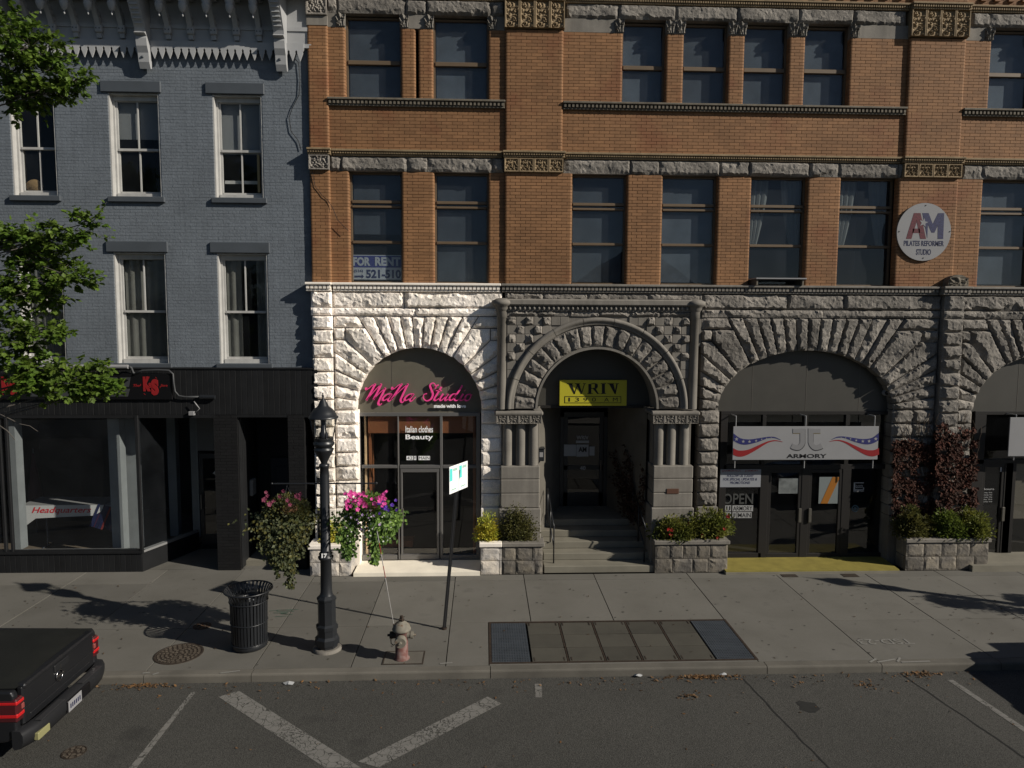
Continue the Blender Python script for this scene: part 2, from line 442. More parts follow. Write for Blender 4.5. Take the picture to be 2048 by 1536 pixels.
# ================================================================== ground, street
YK = 10.88            # face of the kerb
ZR = -0.13            # road level
GROUND_X0, GROUND_X1 = -400, 400
road_m = mat('asphalt', (.062, .0605, .0545), .92, var=.26, scale=.45, bump=.6, bscale=90, speck=.6, sscale=75, spec=.25, c2=(.052, .0505, .0455), blotch=((.026, .0255, .024), .9, .60, .6))
setp(MB().add([(-500, -500, ZR-.02), (500, -500, ZR-.02), (500, 500, ZR-.02), (-500, 500, ZR-.02)], [(0, 1, 2, 3)]).build('ground', mat('ground_far', (.07, .07, .055), .95, var=.2, scale=.2)), kind='structure')
setp(MB().add([(-120, -3.5, ZR), (120, -3.5, ZR), (120, YK+.02, ZR), (-120, YK+.02, ZR)], [(0, 1, 2, 3)]).build('road', road_m), kind='structure')
# far pavement across the street
setp(B(-120, 120, -7.5, -3.5, ZR-.3, 0).build('pavement', M_CON), kind='structure')

# painted markings, worn and cracked
def paint_mat():
    mt = mat('road_paint', (.155, .150, .138), .85, var=.1, scale=5, speck=.15, sscale=150)
    n = mt.node_tree.nodes; l = mt.node_tree.links; b = n['Principled BSDF']
    geo = n.new('ShaderNodeNewGeometry')
    v = n.new('ShaderNodeTexVoronoi'); v.feature = 'DISTANCE_TO_EDGE'; v.inputs['Scale'].default_value = 9
    nz = n.new('ShaderNodeTexNoise'); nz.inputs['Scale'].default_value = 6
    mx = n.new('ShaderNodeMix'); mx.data_type = 'RGBA'; mx.inputs[0].default_value = .12
    l.new(geo.outputs['Position'], mx.inputs[6]); l.new(nz.outputs['Color'], mx.inputs[7]); l.new(geo.outputs['Position'], nz.inputs['Vector'])
    l.new(mx.outputs[2], v.inputs['Vector'])
    n2 = n.new('ShaderNodeTexNoise'); n2.inputs['Scale'].default_value = 38; n2.inputs['Detail'].default_value = 5; l.new(geo.outputs['Position'], n2.inputs['Vector'])
    n3 = n.new('ShaderNodeTexNoise'); n3.inputs['Scale'].default_value = 1.4; l.new(geo.outputs['Position'], n3.inputs['Vector'])
    a1 = n.new('ShaderNodeMath'); a1.operation = 'MULTIPLY_ADD'; a1.inputs[1].default_value = .5; l.new(n3.outputs[0], a1.inputs[0]); l.new(n2.outputs[0], a1.inputs[2])
    g1 = n.new('ShaderNodeMath'); g1.operation = 'LESS_THAN'; g1.inputs[1].default_value = .90; l.new(a1.outputs[0], g1.inputs[0])
    g2 = n.new('ShaderNodeMath'); g2.operation = 'GREATER_THAN'; g2.inputs[1].default_value = .022; l.new(v.outputs['Distance'], g2.inputs[0])
    mm = n.new('ShaderNodeMath'); mm.operation = 'MULTIPLY'; l.new(g1.outputs[0], mm.inputs[0]); l.new(g2.outputs[0], mm.inputs[1])
    tr = n.new('ShaderNodeBsdfTransparent'); ms = n.new('ShaderNodeMixShader')
    l.new(mm.outputs[0], ms.inputs[0]); l.new(tr.outputs[0], ms.inputs[1]); l.new(b.outputs[0], ms.inputs[2])
    l.new(ms.outputs[0], n['Material Output'].inputs[0]); return mt
M_PAV = paint_mat()
def marking(pts, z=ZR+.004, name='road_marking', m=None):
    g = [G(*p, ZR) if len(p) == 2 else p for p in pts]
    o = MB().add([(p[0], p[1], z) for p in g], [tuple(range(len(g)))]).build(name, m or M_PAV); return setp(o, kind='structure')
def ext(a, b, t): return (a[0]+(b[0]-a[0])*t, a[1]+(b[1]-a[1])*t, 0)
L0, L1, L2, L3 = [tuple(G(*p, ZR)) for p in ((437, 1394), (478, 1382), (722, 1536), (650, 1536))]
marking([L0, L1, L2, ext(L0, L3, 1.0)])
R0, R1, R2, R3 = [tuple(G(*p, ZR)) for p in ((975, 1394), (1003, 1408), (757, 1536), (716, 1524))]
marking([R0, R1, R2, R3], z=ZR+.007)
t0, t1 = G(382, 1385, ZR), G(392, 1384, ZR)
marking([tuple(t0), tuple(t1), (-4.38, 7.2, 0), (-4.50, 7.2, 0)])
marking([(7.40, 10.6, 0), (7.50, 10.6, 0), (7.72, 8.2, 0), (7.62, 8.2, 0)])
marking([tuple(G(1069, 1368, ZR)), tuple(G(1083, 1368, ZR)), tuple(G(1084, 1395, ZR)), tuple(G(1071, 1395, ZR))])
M_SEAM = mat('road_seam', (.018, .018, .017), .95, var=.2, scale=20)
def seam(a, b, wd=.018, z=ZR+.0035, wob=.012, name='road_seam', m=None):
    a, b = Vector(a), Vector(b); n = 26; mb = MB(); d = (b-a).normalized(); s = Vector((-d.y, d.x, 0)); vs = []
    for i in range(n+1):
        p = a.lerp(b, i/n)+s*(noise.noise(Vector((i*.55, a.x, a.y)))*wob*2); ww = wd*(.6+.6*abs(noise.noise(Vector((i*.9, 5, a.x)))))
        vs += [(p.x+s.x*ww, p.y+s.y*ww, z), (p.x-s.x*ww, p.y-s.y*ww, z)]
    mb.add(vs, [(2*i, 2*i+1, 2*i+3, 2*i+2) for i in range(n)])
    return setp(mb.build(name, m or M_SEAM), kind='structure')
q_ = G(1615, 1413, ZR)
setp(MB().add([(q_.x+.15*math.cos(t*.628)*(1+.3*math.sin(t*2.3)), q_.y+.16*math.sin(t*.628)*(1+.2*math.cos(t*1.7)), ZR+.0032) for t in range(10)], [tuple(range(10))]).build('oil_stain', M_SEAM), kind='structure')
seam((4.15, 10.75, 0), (4.52, 7.5, 0)); seam((6.78, 10.8, 0), (7.25, 7.5, 0)); seam((-30, 8.35, 0), (30, 8.2, 0), .012)

# pavement slabs
sw = B(-30, 30, YK+.16, 21, -.30, -.05).build('sidewalk', M_SOIL); sw['kind'] = 'structure'
xj = [-14, -12.4, -10.6, -8.73, -7.02, -5.33, -3.67, -2.12, -.60, .89, 2.44, 4.52, 6.48, 8.49, 10.16, 12.0, 14, 16]
yj = [YK+.172, 12.62, 14.87, 15.75]
HATCH = (.12, 4.53, 11.13, 12.71)
def slab(x0, x1, y0, y1, m=None, z=0.0):
    g = .008
    return MB().cbox(x0+g, x1-g, y0+g, y1-g, -.12, z+random.uniform(-.002, .002), .0015).build('slab', m or M_CON, sw)
for i in range(len(xj)-1):
    x0, x1 = xj[i], xj[i+1]
    rows = [(yj[0], yj[1]), (yj[1], yj[2])]
    if x0 in (-.60, .89, 2.44): rows = [(HATCH[3]+.02, yj[2])]
    if x0 == 4.52: rows = [(yj[0], yj[2])]
    for a, b in rows: slab(x0, x1, a, b)
    slab(x0, x1, yj[2], yj[3] if x0 < -3.7 else 15.22)
slab(-.60, HATCH[0]-.02, yj[0], HATCH[3]+.02); slab(HATCH[0]-.02, HATCH[1]-.01, yj[0], HATCH[2]-.02)
# kerb stones
kb = B(-30, 30, YK+.03, YK+.155, -.35, -.16).build('kerb', M_KERB); kb['kind'] = 'structure'
kx = [-30, -12, -8.7, -5.3, -3.64, .12, 4.60, 6.50, 8.5, 12, 30]
for i in range(len(kx)-1):
    mb = MB(); c = .022; x0, x1 = kx[i]+.006, kx[i+1]-.006
    prof = [(YK, -.34), (YK+.005, -.03), (YK+.012, -.012), (YK+.03, 0), (YK+.165, .002), (YK+.165, -.34)]
    n = len(prof)
    mb.add([(x0, y, z) for y, z in prof]+[(x1, y, z) for y, z in prof], [tuple(range(n)), tuple(range(2*n-1, n-1, -1))]+[(i_, n+i_, n+(i_+1) % n, (i_+1) % n) for i_ in range(n)])
    mb.build('kerb_stone', M_KERB, kb)

# ================================================================== brick and granite building
YW, YB, YPIL, YSH, YPT = 15.80, 15.86, 15.79, 16.02, 15.61
bld = thing('brick_building', (0, YW, 0), 'three storey orange brick building on a rock faced granite arcade, one bay brightened in colour', 'building')
base = MB().box(-3.55, 14.6, 20.0, 20.2, -.1, 12.6).build('back_wall', M_DK, bld)
X = lambda px, py=570, Y=YB: PX(px, py, Y)
XE = 14.5                                    # the building runs on to here
Zc = PZ(1000, 568, YB)                       # top of the ground floor cornice
Zl2b, Zl2t = PZ(1000, 346, YB), PZ(1000, 316.5, YB)
Zbelt = PZ(1000, 304.5, YB)
Zs3t, Zs3b = PZ(1000, 202.5, YB), PZ(1000, 218, YB)
Zl3b, Zl3t = PZ(1240, 39, YB), PZ(1240, 9.5, YB)
Zc3b = PZ(1240, 66, YB)                      # underside of the carved caps, third floor
Ztop = Zl3t+.95
# --- upper floor bricks: list of (x0,x1,z0,z1,yface,roundL,roundR)
def X2(px): return PX(px, 450, YB)
def X3(px): return PX(px, 120, YB)
regs = []
p1a, p1b = PX(1010, 300, YPIL), PX(1125, 300, YPIL); p2a, p2b = PX(1808, 330, YPIL), PX(1920, 330, YPIL)
p0a, p0b = PX(618.5, 330, YPIL), PX(659, 330, YPIL)
W2 = [(X2(699), X2(804)), (X2(869), X2(977)), (X2(1143), X2(1253)), (X2(1324), X2(1434)), (X2(1501), X2(1613)), (X2(1679), X2(1790)), (X2(1962), X2(2070)), (X2(2140), X2(2250))]
W3 = [(X3(690), X3(802)), (X3(866), X3(977)), (X3(1245), X3(1332)), (X3(1367), X3(1457)), (X3(1489), X3(1578)), (X3(1610), X3(1700)), (X3(1982), X3(2072)), (X3(2106), X3(2196))]
PILS = [(p0a, p0b), (p1a, p1b), (p2a, p2b)]
def fill(zones, z0, z1):
    for (a, b, y, rl, rr) in zones: regs.append((a, b, z0, z1, y, rl, rr))
# second floor piers
fill([(p0a, p0b, YPIL, True, True), (p0b, W2[0][0], YB, False, True), (W2[0][1], W2[1][0], YB, True, True), (W2[1][1], p1a, YB, True, False),
      (p1a, W2[2][0], YPIL, True, True), (W2[2][1], W2[3][0], YB, True, True), (W2[3][1], W2[4][0], YB, True, True), (W2[4][1], W2[5][0], YB, True, True),
      (W2[5][1], p2b, YPIL, True, True), (p2b, W2[6][0], YB, False, True), (W2[6][1], W2[7][0], YB, True, True), (W2[7][1], XE, YB, True, False)], Zc, Zl2b)
# spandrel between the belt and the third floor sill, pilasters run through
fill([(p0a, p0b, YPIL, True, True), (p0b, p1a, YB, False, False), (p1a, p1b, YPIL, True, True), (p1b, p2a, YB, False, False), (p2a, p2b, YPIL, True, True), (p2b, XE, YB, False, False)], Zbelt, Zs3b)
fill([(p0a, p0b, YPIL, True, True), (p1a, p1b, YPIL, True, True), (p2a, p2b, YPIL, True, True)], Zs3b, Zc3b)
mid3 = (W3[0][1]+W3[1][0])/2
fill([(p0b, W3[0][0], YB, False, True), (W3[0][1], mid3-.03, YB, True, True), (mid3+.03, W3[1][0], YB, True, True), (W3[1][1], p1a, YB, True, False),
      (p1b, W3[2][0], YB, False, True), (W3[2][1], W3[3][0], YB, True, True), (W3[3][1], W3[4][0], YB, True, True), (W3[4][1], W3[5][0], YB, True, True),
      (W3[5][1], p2a, YB, True, False), (p2b, W3[6][0], YB, False, True), (W3[6][1], W3[7][0], YB, True, True), (W3[7][1], XE, YB, True, False)], Zs3t, Zc3b)
fill([(p0a, p0b, YPIL, True, True), (p1a, p1b, YPIL, True, True), (p2a, p2b, YPIL, True, True), (p0b, p1a, YB, False, False), (p1b, p2a, YB, False, False), (p2b, XE, YB, False, False)], Zl3t+.14, Ztop)
mort = MB(); many = MB(); singles = []
for (a, b, z0, z1, y, rl, rr) in regs:
    i0 = .06 if rl else 0.0; i1 = .06 if rr else 0.0
    mort.box(a+i0, b-i1, y+.007, y+.24, z0, z1)
    near = (abs(a-p1a) < 1e-6 and abs(z0-Zc) < 1e-6) or (abs(a-W2[0][1]) < 1e-6) or (abs(a-W2[2][1]) < 1e-6)
    brick_run(a, b, z0, z1, y, rl, rr, single=singles if near else None, mb=many)
wall = mort.build('brick_wall', M_MO, bld)
many.build('brick', M_BR, wall, kind='stuff')
bm_cache = {}
singles.sort(key=lambda s: (s[0]-.5)**2+(s[3]-6.5)**2)
rest = MB()
for k, (a, b, y, za, zb) in enumerate(singles):
    if k >= 300:
        rest.box(a, b, y, y+.03, za, zb); continue
    key = (round(b-a, 3), round(zb-za, 4))
    if key not in bm_cache:
        bm_cache[key] = MB().cbox(0, key[0], 0, .03, 0, key[1], .003).mesh('brick')
    mkobj('brick', bm_cache[key], M_BRI, wall, at=(a, y, za))
if rest.v: rest.build('brick', M_BR, wall, kind='stuff')

# --- granite lintel courses
lint = MB().box(p0b, XE, YB+.10, YB+.24, Zl2b+.01, Zbelt).box(p0b, XE, YB+.10, YB+.24, Zl3b+.01, Zl3t+.15).build('lintel_course', M_SM, bld)
def row(pxs, py, z0, z1, Y=YB, m=M_GR, parent=lint, out=.06, **k):
    for a, b in zip(pxs[:-1], pxs[1:]):
        stone(rect(PX(a, py, Y), PX(b, py, Y), z0, z1), Y-.005, m, parent, out=out, depth=.12, rough=.055, **k)
row([661, 682, 814, 855, 984, 1008], 330, Zl2b, Zl2t)
row([1127, 1260, 1318, 1439, 1498, 1618, 1677, 1796, 1806], 335, Zl2b, Zl2t)
row([1921, 1964, 2085, 2140, 2260, 2330], 340, Zl2b, Zl2t)
row([653, 674, 811, 853, 982, 1008], 15, Zl3b, Zl3t)
row([1133, 1237, 1351, 1475, 1598, 1707, 1812], 25, Zl3b, Zl3t)
row([1941, 1980, 2110, 2230, 2340], 30, Zl3b, Zl3t)
# belt course with dentils
def dentils(mb, x0, x1, y, z0, z1, w_, g_, d=.03):
    n = int((x1-x0)/(w_+g_)); s = (x1-x0)/n
    for i in range(n): mb.box(x0+i*s+g_/2, x0+i*s+g_/2+w_, y-d, y+.02, z0, z1)
def belt(name, segs, zt, zb, proj, m, dw=.05, dg=.03, slab_h=.045):
    mb = MB()
    for (a, b, y) in segs:
        mb.cbox(a, b, y-proj, y+.10, zt-slab_h, zt, .008)
        mb.box(a+.01, b-.01, y-proj*.42, y+.10, zb+.025, zt-slab_h-.002)
        dentils(mb, a+.01, b-.01, y-proj*.42, zb+.042, zt-slab_h-.008, dw, dg, proj*.38)
        mb.cbox(a+.01, b-.01, y-proj*.52, y+.10, zb, zb+.026, .006)
    return mb.build(name, m, bld)
belt('belt_course', [(p0a-.03, p0b+.05, YPIL-.02), (p0b+.05, p1a-.05, YB), (p1a-.05, p1b+.06, YPIL-.02), (p1b+.06, p2a-.06, YB), (p2a-.06, p2b+.06, YPIL-.02), (p2b+.06, XE, YB)], Zbelt+.003, Zl2t, .11, M_TC, .03, .022)
belt('sill_course', [(p0b-.02, p1a, YB), (p1b, p2a, YB), (p2b, XE, YB)], Zs3t, Zs3b, .12, M_STC, .045, .04)
belt('upper_belt_course', [(p0b, p1a, YB), (p1b, p2a-.02, YB), (p1a-.03, p1b+.03, YPIL-.02), (p2a-.03, p2b+.03, YPIL-.02), (p0a-.03, p0b, YPIL-.02), (p2b+.03, XE, YB)], Zl3t+.14, Zl3t, .10, M_TC, .03, .022)
mb = MB()
nd = 40
for i in range(nd):   # corbel rows just below the eaves
    x = p1b+.15+i*(XE-p1b-.3)/nd
    if not (p2a-.1 < x < p2b+.1): mb.box(x, x+.13, YB-.05, YB+.02, Zl3t+.24, Zl3t+.31)
mb.build('corbel', M_BR, bld)
# smooth impost blocks and carved caps of the third floor
def heightfield(nx, nz, fn, w_, h_, d):
    vs = []; fs = []
    for j in range(nz+1):
        for i in range(nx+1):
            u, v = i/nx, j/nz; vs.append((u*w_, -fn(u, v)*d, v*h_))
    for j in range(nz):
        for i in range(nx):
            a = j*(nx+1)+i; fs.append((a, a+1, a+nx+2, a+nx+1))
    k = len(vs)
    vs += [(0, .05, 0), (w_, .05, 0), (w_, .05, h_), (0, .05, h_)]
    c = [0, nx, nz*(nx+1)+nx, nz*(nx+1)]
    fs += [(c[0], k, k+1, c[1]), (c[1], k+1, k+2, c[2]), (c[2], k+2, k+3, c[3]), (c[3], k+3, k, c[0])]
    mb = MB(); mb.v = vs; mb.f = fs; mb.sm = [False]*len(fs); return mb
def sweep(u, v, cu, cv, r, turns, sgn, ph=0.0, wd=.16):
    x, y = (u-cu), (v-cv); rr = math.hypot(x, y)
    if rr > r: return 0
    t = rr/r; a = math.atan2(y, x*sgn)+ph
    s = (a/(2*math.pi)+t*turns) % 1.0
    return max(0, 1-abs(s-.5)/wd*.8)*min(1, (1-t)*5)*.8+(max(0, 1-rr/(r*.3))*.9)
def orn_tall(u, v):
    e = min(u, 1-u)/.08
    if e < 1: return .75
    V = v*1.9; h = 0
    h = max(h, sweep(u, V, .32, .33, .30, 1.3, 1), sweep(u, V, .68, .62, .32, 1.4, -1), sweep(u, V, .33, .95, .30, 1.4, 1, 1.0), sweep(u, V, .68, 1.25, .30, 1.4, -1, .5), sweep(u, V, .36, 1.58, .32, 1.3, 1, 2.0))
    h = max(h, .7*max(0, math.sin(u*22+math.sin(V*9)*2.2))*max(0, math.cos(V*14+u*5)))
    return h
def orn_sq(u, v):
    e = min(u, 1-u, v, 1-v)/.07
    if e < 1: return .7
    h = max(sweep(u, v, .3, .3, .28, 1.4, 1), sweep(u, v, .7, .3, .28, 1.4, -1), sweep(u, v, .3, .7, .28, 1.4, -1, 1), sweep(u, v, .7, .7, .28, 1.4, 1, 1), sweep(u, v, .5, .5, .2, 1.2, 1))
    return max(h, .6*max(0, math.sin(u*25)*math.sin(v*25)))
def orn_cap(u, v):
    h = max(sweep(u, v, .28, .3, .3, 1.2, 1), sweep(u, v, .74, .62, .32, 1.2, -1))
    return max(h, .8*max(0, math.sin((u-.5)*18*(1.4-v)+v*3))*(.3+v))
orn_cache = {}
def panel(fn, x0, x1, z0, z1, y, d, m, parent, nx, nz, name='carved_panel'):
    key = (fn.__name__, round(x1-x0, 3), round(z1-z0, 3), m.name)
    if key not in orn_cache: orn_cache[key] = heightfield(nx, nz, fn, x1-x0, z1-z0, d).mesh(name)
    return mkobj(name, orn_cache[key], m, parent, at=(x0, y, z0))
def pil_panels(a, b, z0, z1, fn, nz):
    w_ = (b-a)/4
    for i in range(4): panel(fn, a+i*w_+.006, a+(i+1)*w_-.006, z0+.008, z1-.008, YPIL-.03, .05, M_TC, bld, 16, nz)
    B(a, b, YPIL-.001, YPIL+.2, z0, z1).build('panel_backing', M_TC, bld)
pil_panels(p1a-.02, p1b+.02, Zc3b+.02, Zl3t-.01, orn_tall, 30); pil_panels(p2a-.02, p2b+.02, Zc3b+.02, Zl3t-.01, orn_tall, 30)
pil_panels(p1a-.02, p1b+.02, Zl2b, Zl2t-.01, orn_sq, 16); pil_panels(p2a-.02, p2b+.02, Zl2b, Zl2t-.01, orn_sq, 16)
panel(orn_sq, p0a, p0b, Zl2b, Zl2t-.01, YPIL-.03, .06, M_GR, bld, 20, 16, 'carved_block'); B(p0a, p0b, YPIL, YPIL+.2, Zl2b, Zl2t).build('panel_backing', M_SM, bld)
B(p0a, p0b, YPIL-.01, YPIL+.2, Zc3b, Zl3b-.1).build('impost_block', M_SM, bld)
panel(orn_sq, p0a, p0b, Zl3b-.08, Zl3t, YPIL-.02, .05, M_GR, bld, 20, 16, 'carved_block'); B(p0a, p0b, YPIL-.005, YPIL+.2, Zl3b-.1, Zl3t).build('panel_backing', M_SM, bld)
def imp(a, b, cl, cr):
    B(a, b, YB-.004, YB+.22, Zc3b, Zl3b).build('impost_block', M_SM, bld)
    cw = .17
    if cl: panel(orn_cap, a-.02, a+cw, Zc3b+.02, Zl3b-.01, YB-.02, .06, M_SM, bld, 12, 16, 'carved_cap')
    if cr: panel(orn_cap, b-cw, b+.02, Zc3b+.02, Zl3b-.01, YB-.02, .06, M_SM, bld, 12, 16, 'carved_cap')
imp(p0b, W3[0][0], 0, 1); imp(W3[0][1], W3[1][0], 1, 1); imp(W3[1][1], p1a, 1, 0); imp(p1b, W3[2][0], 0, 1)
for i in (2, 3, 4): imp(W3[i][1], W3[i+1][0], 1, 1)
imp(W3[5][1], p2a, 1, 0); imp(p2b, W3[6][0], 0, 1); imp(W3[6][1], W3[7][0], 1, 1); imp(W3[7][1], XE, 1, 0)
# left flank of the building and the slab above the frame
B(-3.62, p0a+.02, YPIL+.03, 20, 0, Ztop).build('side_wall', mat('side_wall_dark', (.05, .055, .065), .8), bld)

# --- upper windows
def blind(kind, x0, x1, z0, z1, y, win, rnd):
    if kind == 'b':   # roller or venetian blind
        return B(x0+.02, x1-.02, y+.10, y+.106, z0+(z1-z0)*rnd.uniform(0, .02), z1).build('blind', M_BLD, win)
    if kind == 'h':
        return B(x0+.02, x1-.02, y+.10, y+.106, z0+(z1-z0)*.45, z1).build('blind', M_BLD, win)
    if kind == 'c':
        for s in (0, 1):
            mb = MB(); n = 10; vs = []
            for i in range(n+1):
                for j in range(7):
                    t = j/6; wd = (.36-.20*t**1.5)*(x1-x0)
                    xx = (x0+.03+wd*i/n) if s == 0 else (x1-.03-wd*i/n)
                    vs.append((xx, y+.12+.03*math.sin(i*2.1), z1-(z1-z0)*.62*t))
            mb.add(vs, [(i*7+j, (i+1)*7+j, (i+1)*7+j+1, i*7+j+1) for i in range(n) for j in range(6)], True)
            mb.build('curtain', M_CUR, win)
def upper_window(x0, x1, z0, z1, y, rails, kind, frame=.038, fm=M_BZ, rnd=random.Random(5)):
    mb = MB(); f = frame
    mb.box(x0, x0+f, y, y+.07, z0, z1).box(x1-f, x1, y, y+.07, z0, z1).box(x0+f, x1-f, y, y+.07, z1-f, z1).box(x0+f, x1-f, y-.012, y+.07, z0, z0+f*1.2)
    zs = [z0+f*1.2]
    for rz, h in rails:
        zz = z0+(z1-z0)*rz
        mb.cbox(x0+f, x1-f, y-.025, y+.06, zz-h/2, zz+h/2, .008); zs += [zz-h/2, zz+h/2]
    zs.append(z1-f)
    win = mb.build('window', fm, bld)
    for i in range(0, len(zs), 2):
        yy = y+.025+(.012 if i % 4 else 0)
        B(x0+f, x1-f, yy, yy+.006, zs[i], zs[i+1]).build('pane', M_GLU, win)
    if kind: blind(kind, x0+f, x1-f, z0+f, z1-f, y, win, rnd)
    return win
YWIN = YB+.15
kinds2 = ['h', 'b', 'b', 'b', 'c', 'c', 'b', 'b']; kinds3 = ['b', 'b', 'b', 'b', 'b', 'b', 'b', 'b']
for (a, b), k in zip(W2, kinds2): upper_window(a, b, Zc, Zl2b, YWIN, [(.375, .06), (.695, .05), (.738, .065)], k)
for (a, b), k in zip(W3, kinds3): upper_window(a, b, Zs3t, Zl3b-.02, YWIN, [(.46, .09)], k)
# rooms behind
def room(name, x0, x1, y0, y1, z0, z1, m, parent):
    mb = MB()
    vs = [(x0, y0, z0), (x1, y0, z0), (x1, y1, z0), (x0, y1, z0), (x0, y0, z1), (x1, y0, z1), (x1, y1, z1), (x0, y1, z1)]
    mb.add(vs, [(0, 1, 2, 3), (7, 6, 5, 4), (3, 2, 6, 7), (0, 3, 7, 4), (1, 5, 6, 2)])
    return mb.build(name, m, parent)
for i in range(6):
    a = -3.5+i*3; room('room', a, a+2.98, YB+.26, 19, Zc+.02, Zbelt-.1, M_DK2, bld); room('room', a, a+2.98, YB+.26, 19, Zs3b-.1, Zl3t+.1, M_DK2, bld)

# ------------------------------------------------------------------ granite arcade
def W(px, py, Y=YW): q = P(px, py, Y); return (q.x, q.z)
def ZY(py, px=1000, Y=YW): return PZ(px, py, Y)
def XW(px, py=760, Y=YW): return PX(px, py, Y)
arc = MB().box(-3.55, XE, YW+.31, YW+.36, ZY(640), Zc-.02).build('stone_arcade', M_DK, bld)
zA, zB, zC, zD, zE_ = ZY(585), ZY(617), ZY(633), ZY(1014), ZY(1036)
zSpr = ZY(820)
ST = dict(out=.085, rough=.06, gap=.008, margin=.024)
def arch(cx, a, b, xl, xr, m, s1, s2, h, nC, nS, sides='lr', s1r=None, s2r=None):
    s1r = s1r or s1; s2r = s2r or s2
    pt = lambda t: (cx+a*math.cos(t), zSpr+b*math.sin(t))
    def nr(t):
        x, z = math.cos(t)/a, math.sin(t)/b; L = math.hypot(x, z); return (x/L, z/L)
    def solve(K):
        best = None
        for i in range(1, 2000):
            t = math.pi*i/2000; p = pt(t); n_ = nr(t)
            v = abs((K[0]-p[0])*n_[1]-(K[1]-p[1])*n_[0])
            if ((K[0]-p[0])*n_[0]+(K[1]-p[1])*n_[1]) > 0 and (best is None or v < best[0]): best = (v, t)
        return best[1]
    tl = [solve((xl+s1, zC)), solve((xl+s2, zC-2*h)), solve((xl, zC-3*h))]
    tr = [solve((xr-s1r, zC)), solve((xr-s2r, zC-2*h)), solve((xr, zC-3*h))]
    def wedge(t0, t1):      # t0<t1
        poly = [(cx-9, zSpr-9), (cx+9, zSpr-9), (cx+9, zC+9), (cx-9, zC+9)]
        arcp = [pt(t0+(t1-t0)*i/4) for i in range(5)]
        n0, n1 = nr(t0), nr(t1)
        far0 = (arcp[0][0]+n0[0]*4, arcp[0][1]+n0[1]*4); far1 = (arcp[-1][0]+n1[0]*4, arcp[-1][1]+n1[1]*4)
        return [arcp[0], far0, far1]+arcp[::-1][0:1]+arcp[::-1][1:-1]
    def put(poly, *cl):
        for c_ in cl: poly = clip(poly, *c_)
        if len(poly) > 2 and abs(area(poly)) > .004: stone(poly, YW, m, arc, **ST)
    jit = lambda n, i: 0 if i in (0, n) else random.uniform(-.12, .12)/n
    for i in range(nC):
        t0 = tr[0]+(tl[0]-tr[0])*(i/nC+jit(nC, i)); t1 = tr[0]+(tl[0]-tr[0])*((i+1)/nC+0)
        t0 = tr[0]+(tl[0]-tr[0])*i/nC
        put(wedge(t0, t1), (0, 1, zC), (-1, 0, -xl), (1, 0, xr))
    if 'l' in sides:
        put(wedge(tl[0], tl[1]), (0, 1, zC-h), (-1, 0, -(xl+s2)))
        put(wedge(tl[1], tl[2]), (0, 1, zC-2*h), (-1, 0, -xl))
        for i in range(nS): put(wedge(tl[2]+(math.pi-tl[2])*i/nS, tl[2]+(math.pi-tl[2])*(i+1)/nS), (-1, 0, -xl), (0, -1, -zSpr))
        p, n_ = pt(tl[0]), nr(tl[0])
        put(rect(xl, xl+s1+.6, zC-h, zC), (n_[1], -n_[0], n_[1]*p[0]-n_[0]*p[1]))
        put(rect(xl, xl+s2, zC-2*h, zC-h))
    if 'r' in sides:
        put(wedge(tr[1], tr[0]), (0, 1, zC-h), (1, 0, xr-s2r))
        put(wedge(tr[2], tr[1]), (0, 1, zC-2*h), (1, 0, xr))
        for i in range(nS): put(wedge(tr[2]*i/nS, tr[2]*(i+1)/nS), (1, 0, xr), (0, -1, -zSpr))
        p, n_ = pt(tr[0]), nr(tr[0])
        put(rect(xr-s1r-.6, xr, zC-h, zC), (-n_[1], n_[0], -n_[1]*p[0]+n_[0]*p[1]))
        put(rect(xr-s2r, xr, zC-2*h, zC-h))
hS = zC-ZY(657)
def column(px0, px1, py0, py1, n, m, y=YW, **k):
    x0, x1 = XW(px0), XW(px1); z0, z1 = ZY(py1), ZY(py0)
    kk = dict(ST); kk.update(k)
    for i in range(n): stone(rect(x0, x1, z0+(z1-z0)*i/n, z0+(z1-z0)*(i+1)/n), y, m, arc, **kk)
# bay one: the highlight is put into its stone colours
bx = XW(838); ba = XW(962)-bx
arch(bx, ba, zC-zSpr-(zC-ZY(697)), XW(669), XW(1004), M_GP, .52, .26, hS, 9, 4)
column(627, 668.5, 633, 1014, 14, M_GP, YW-.05)
column(669, 716, 820, 1014, 7, M_GP); column(962, 1004, 820, 1014, 7, M_GP, rough=.03, out=.035)
for a, b in ((627, 668.5), (669, 716), (962, 1004)):
    MB().cbox(XW(a), XW(b), YW-.07, YW+.28, zE_+.02, zD-.004, .012).build('base_block', M_SMP, arc)
    B(XW(a), XW(b), YW-.09, YW+.28, -.05, zE_+.015).build('base_block', M_SMP, arc)
for a, b, y in ((626, 668, YW-.06), (668, 810, YW), (810, 1004, YW)):
    stone(rect(XW(a), XW(b), zB, zA), y, M_GP, arc, out=.09, rough=.07)
for a, b, y in ((626, 668, YW-.08), (668, 832, YW-.03), (832, 1004, YW-.03)):
    stone(rect(XW(a), XW(b), zC, zB), y, M_GP, arc, out=.05, rough=.05)
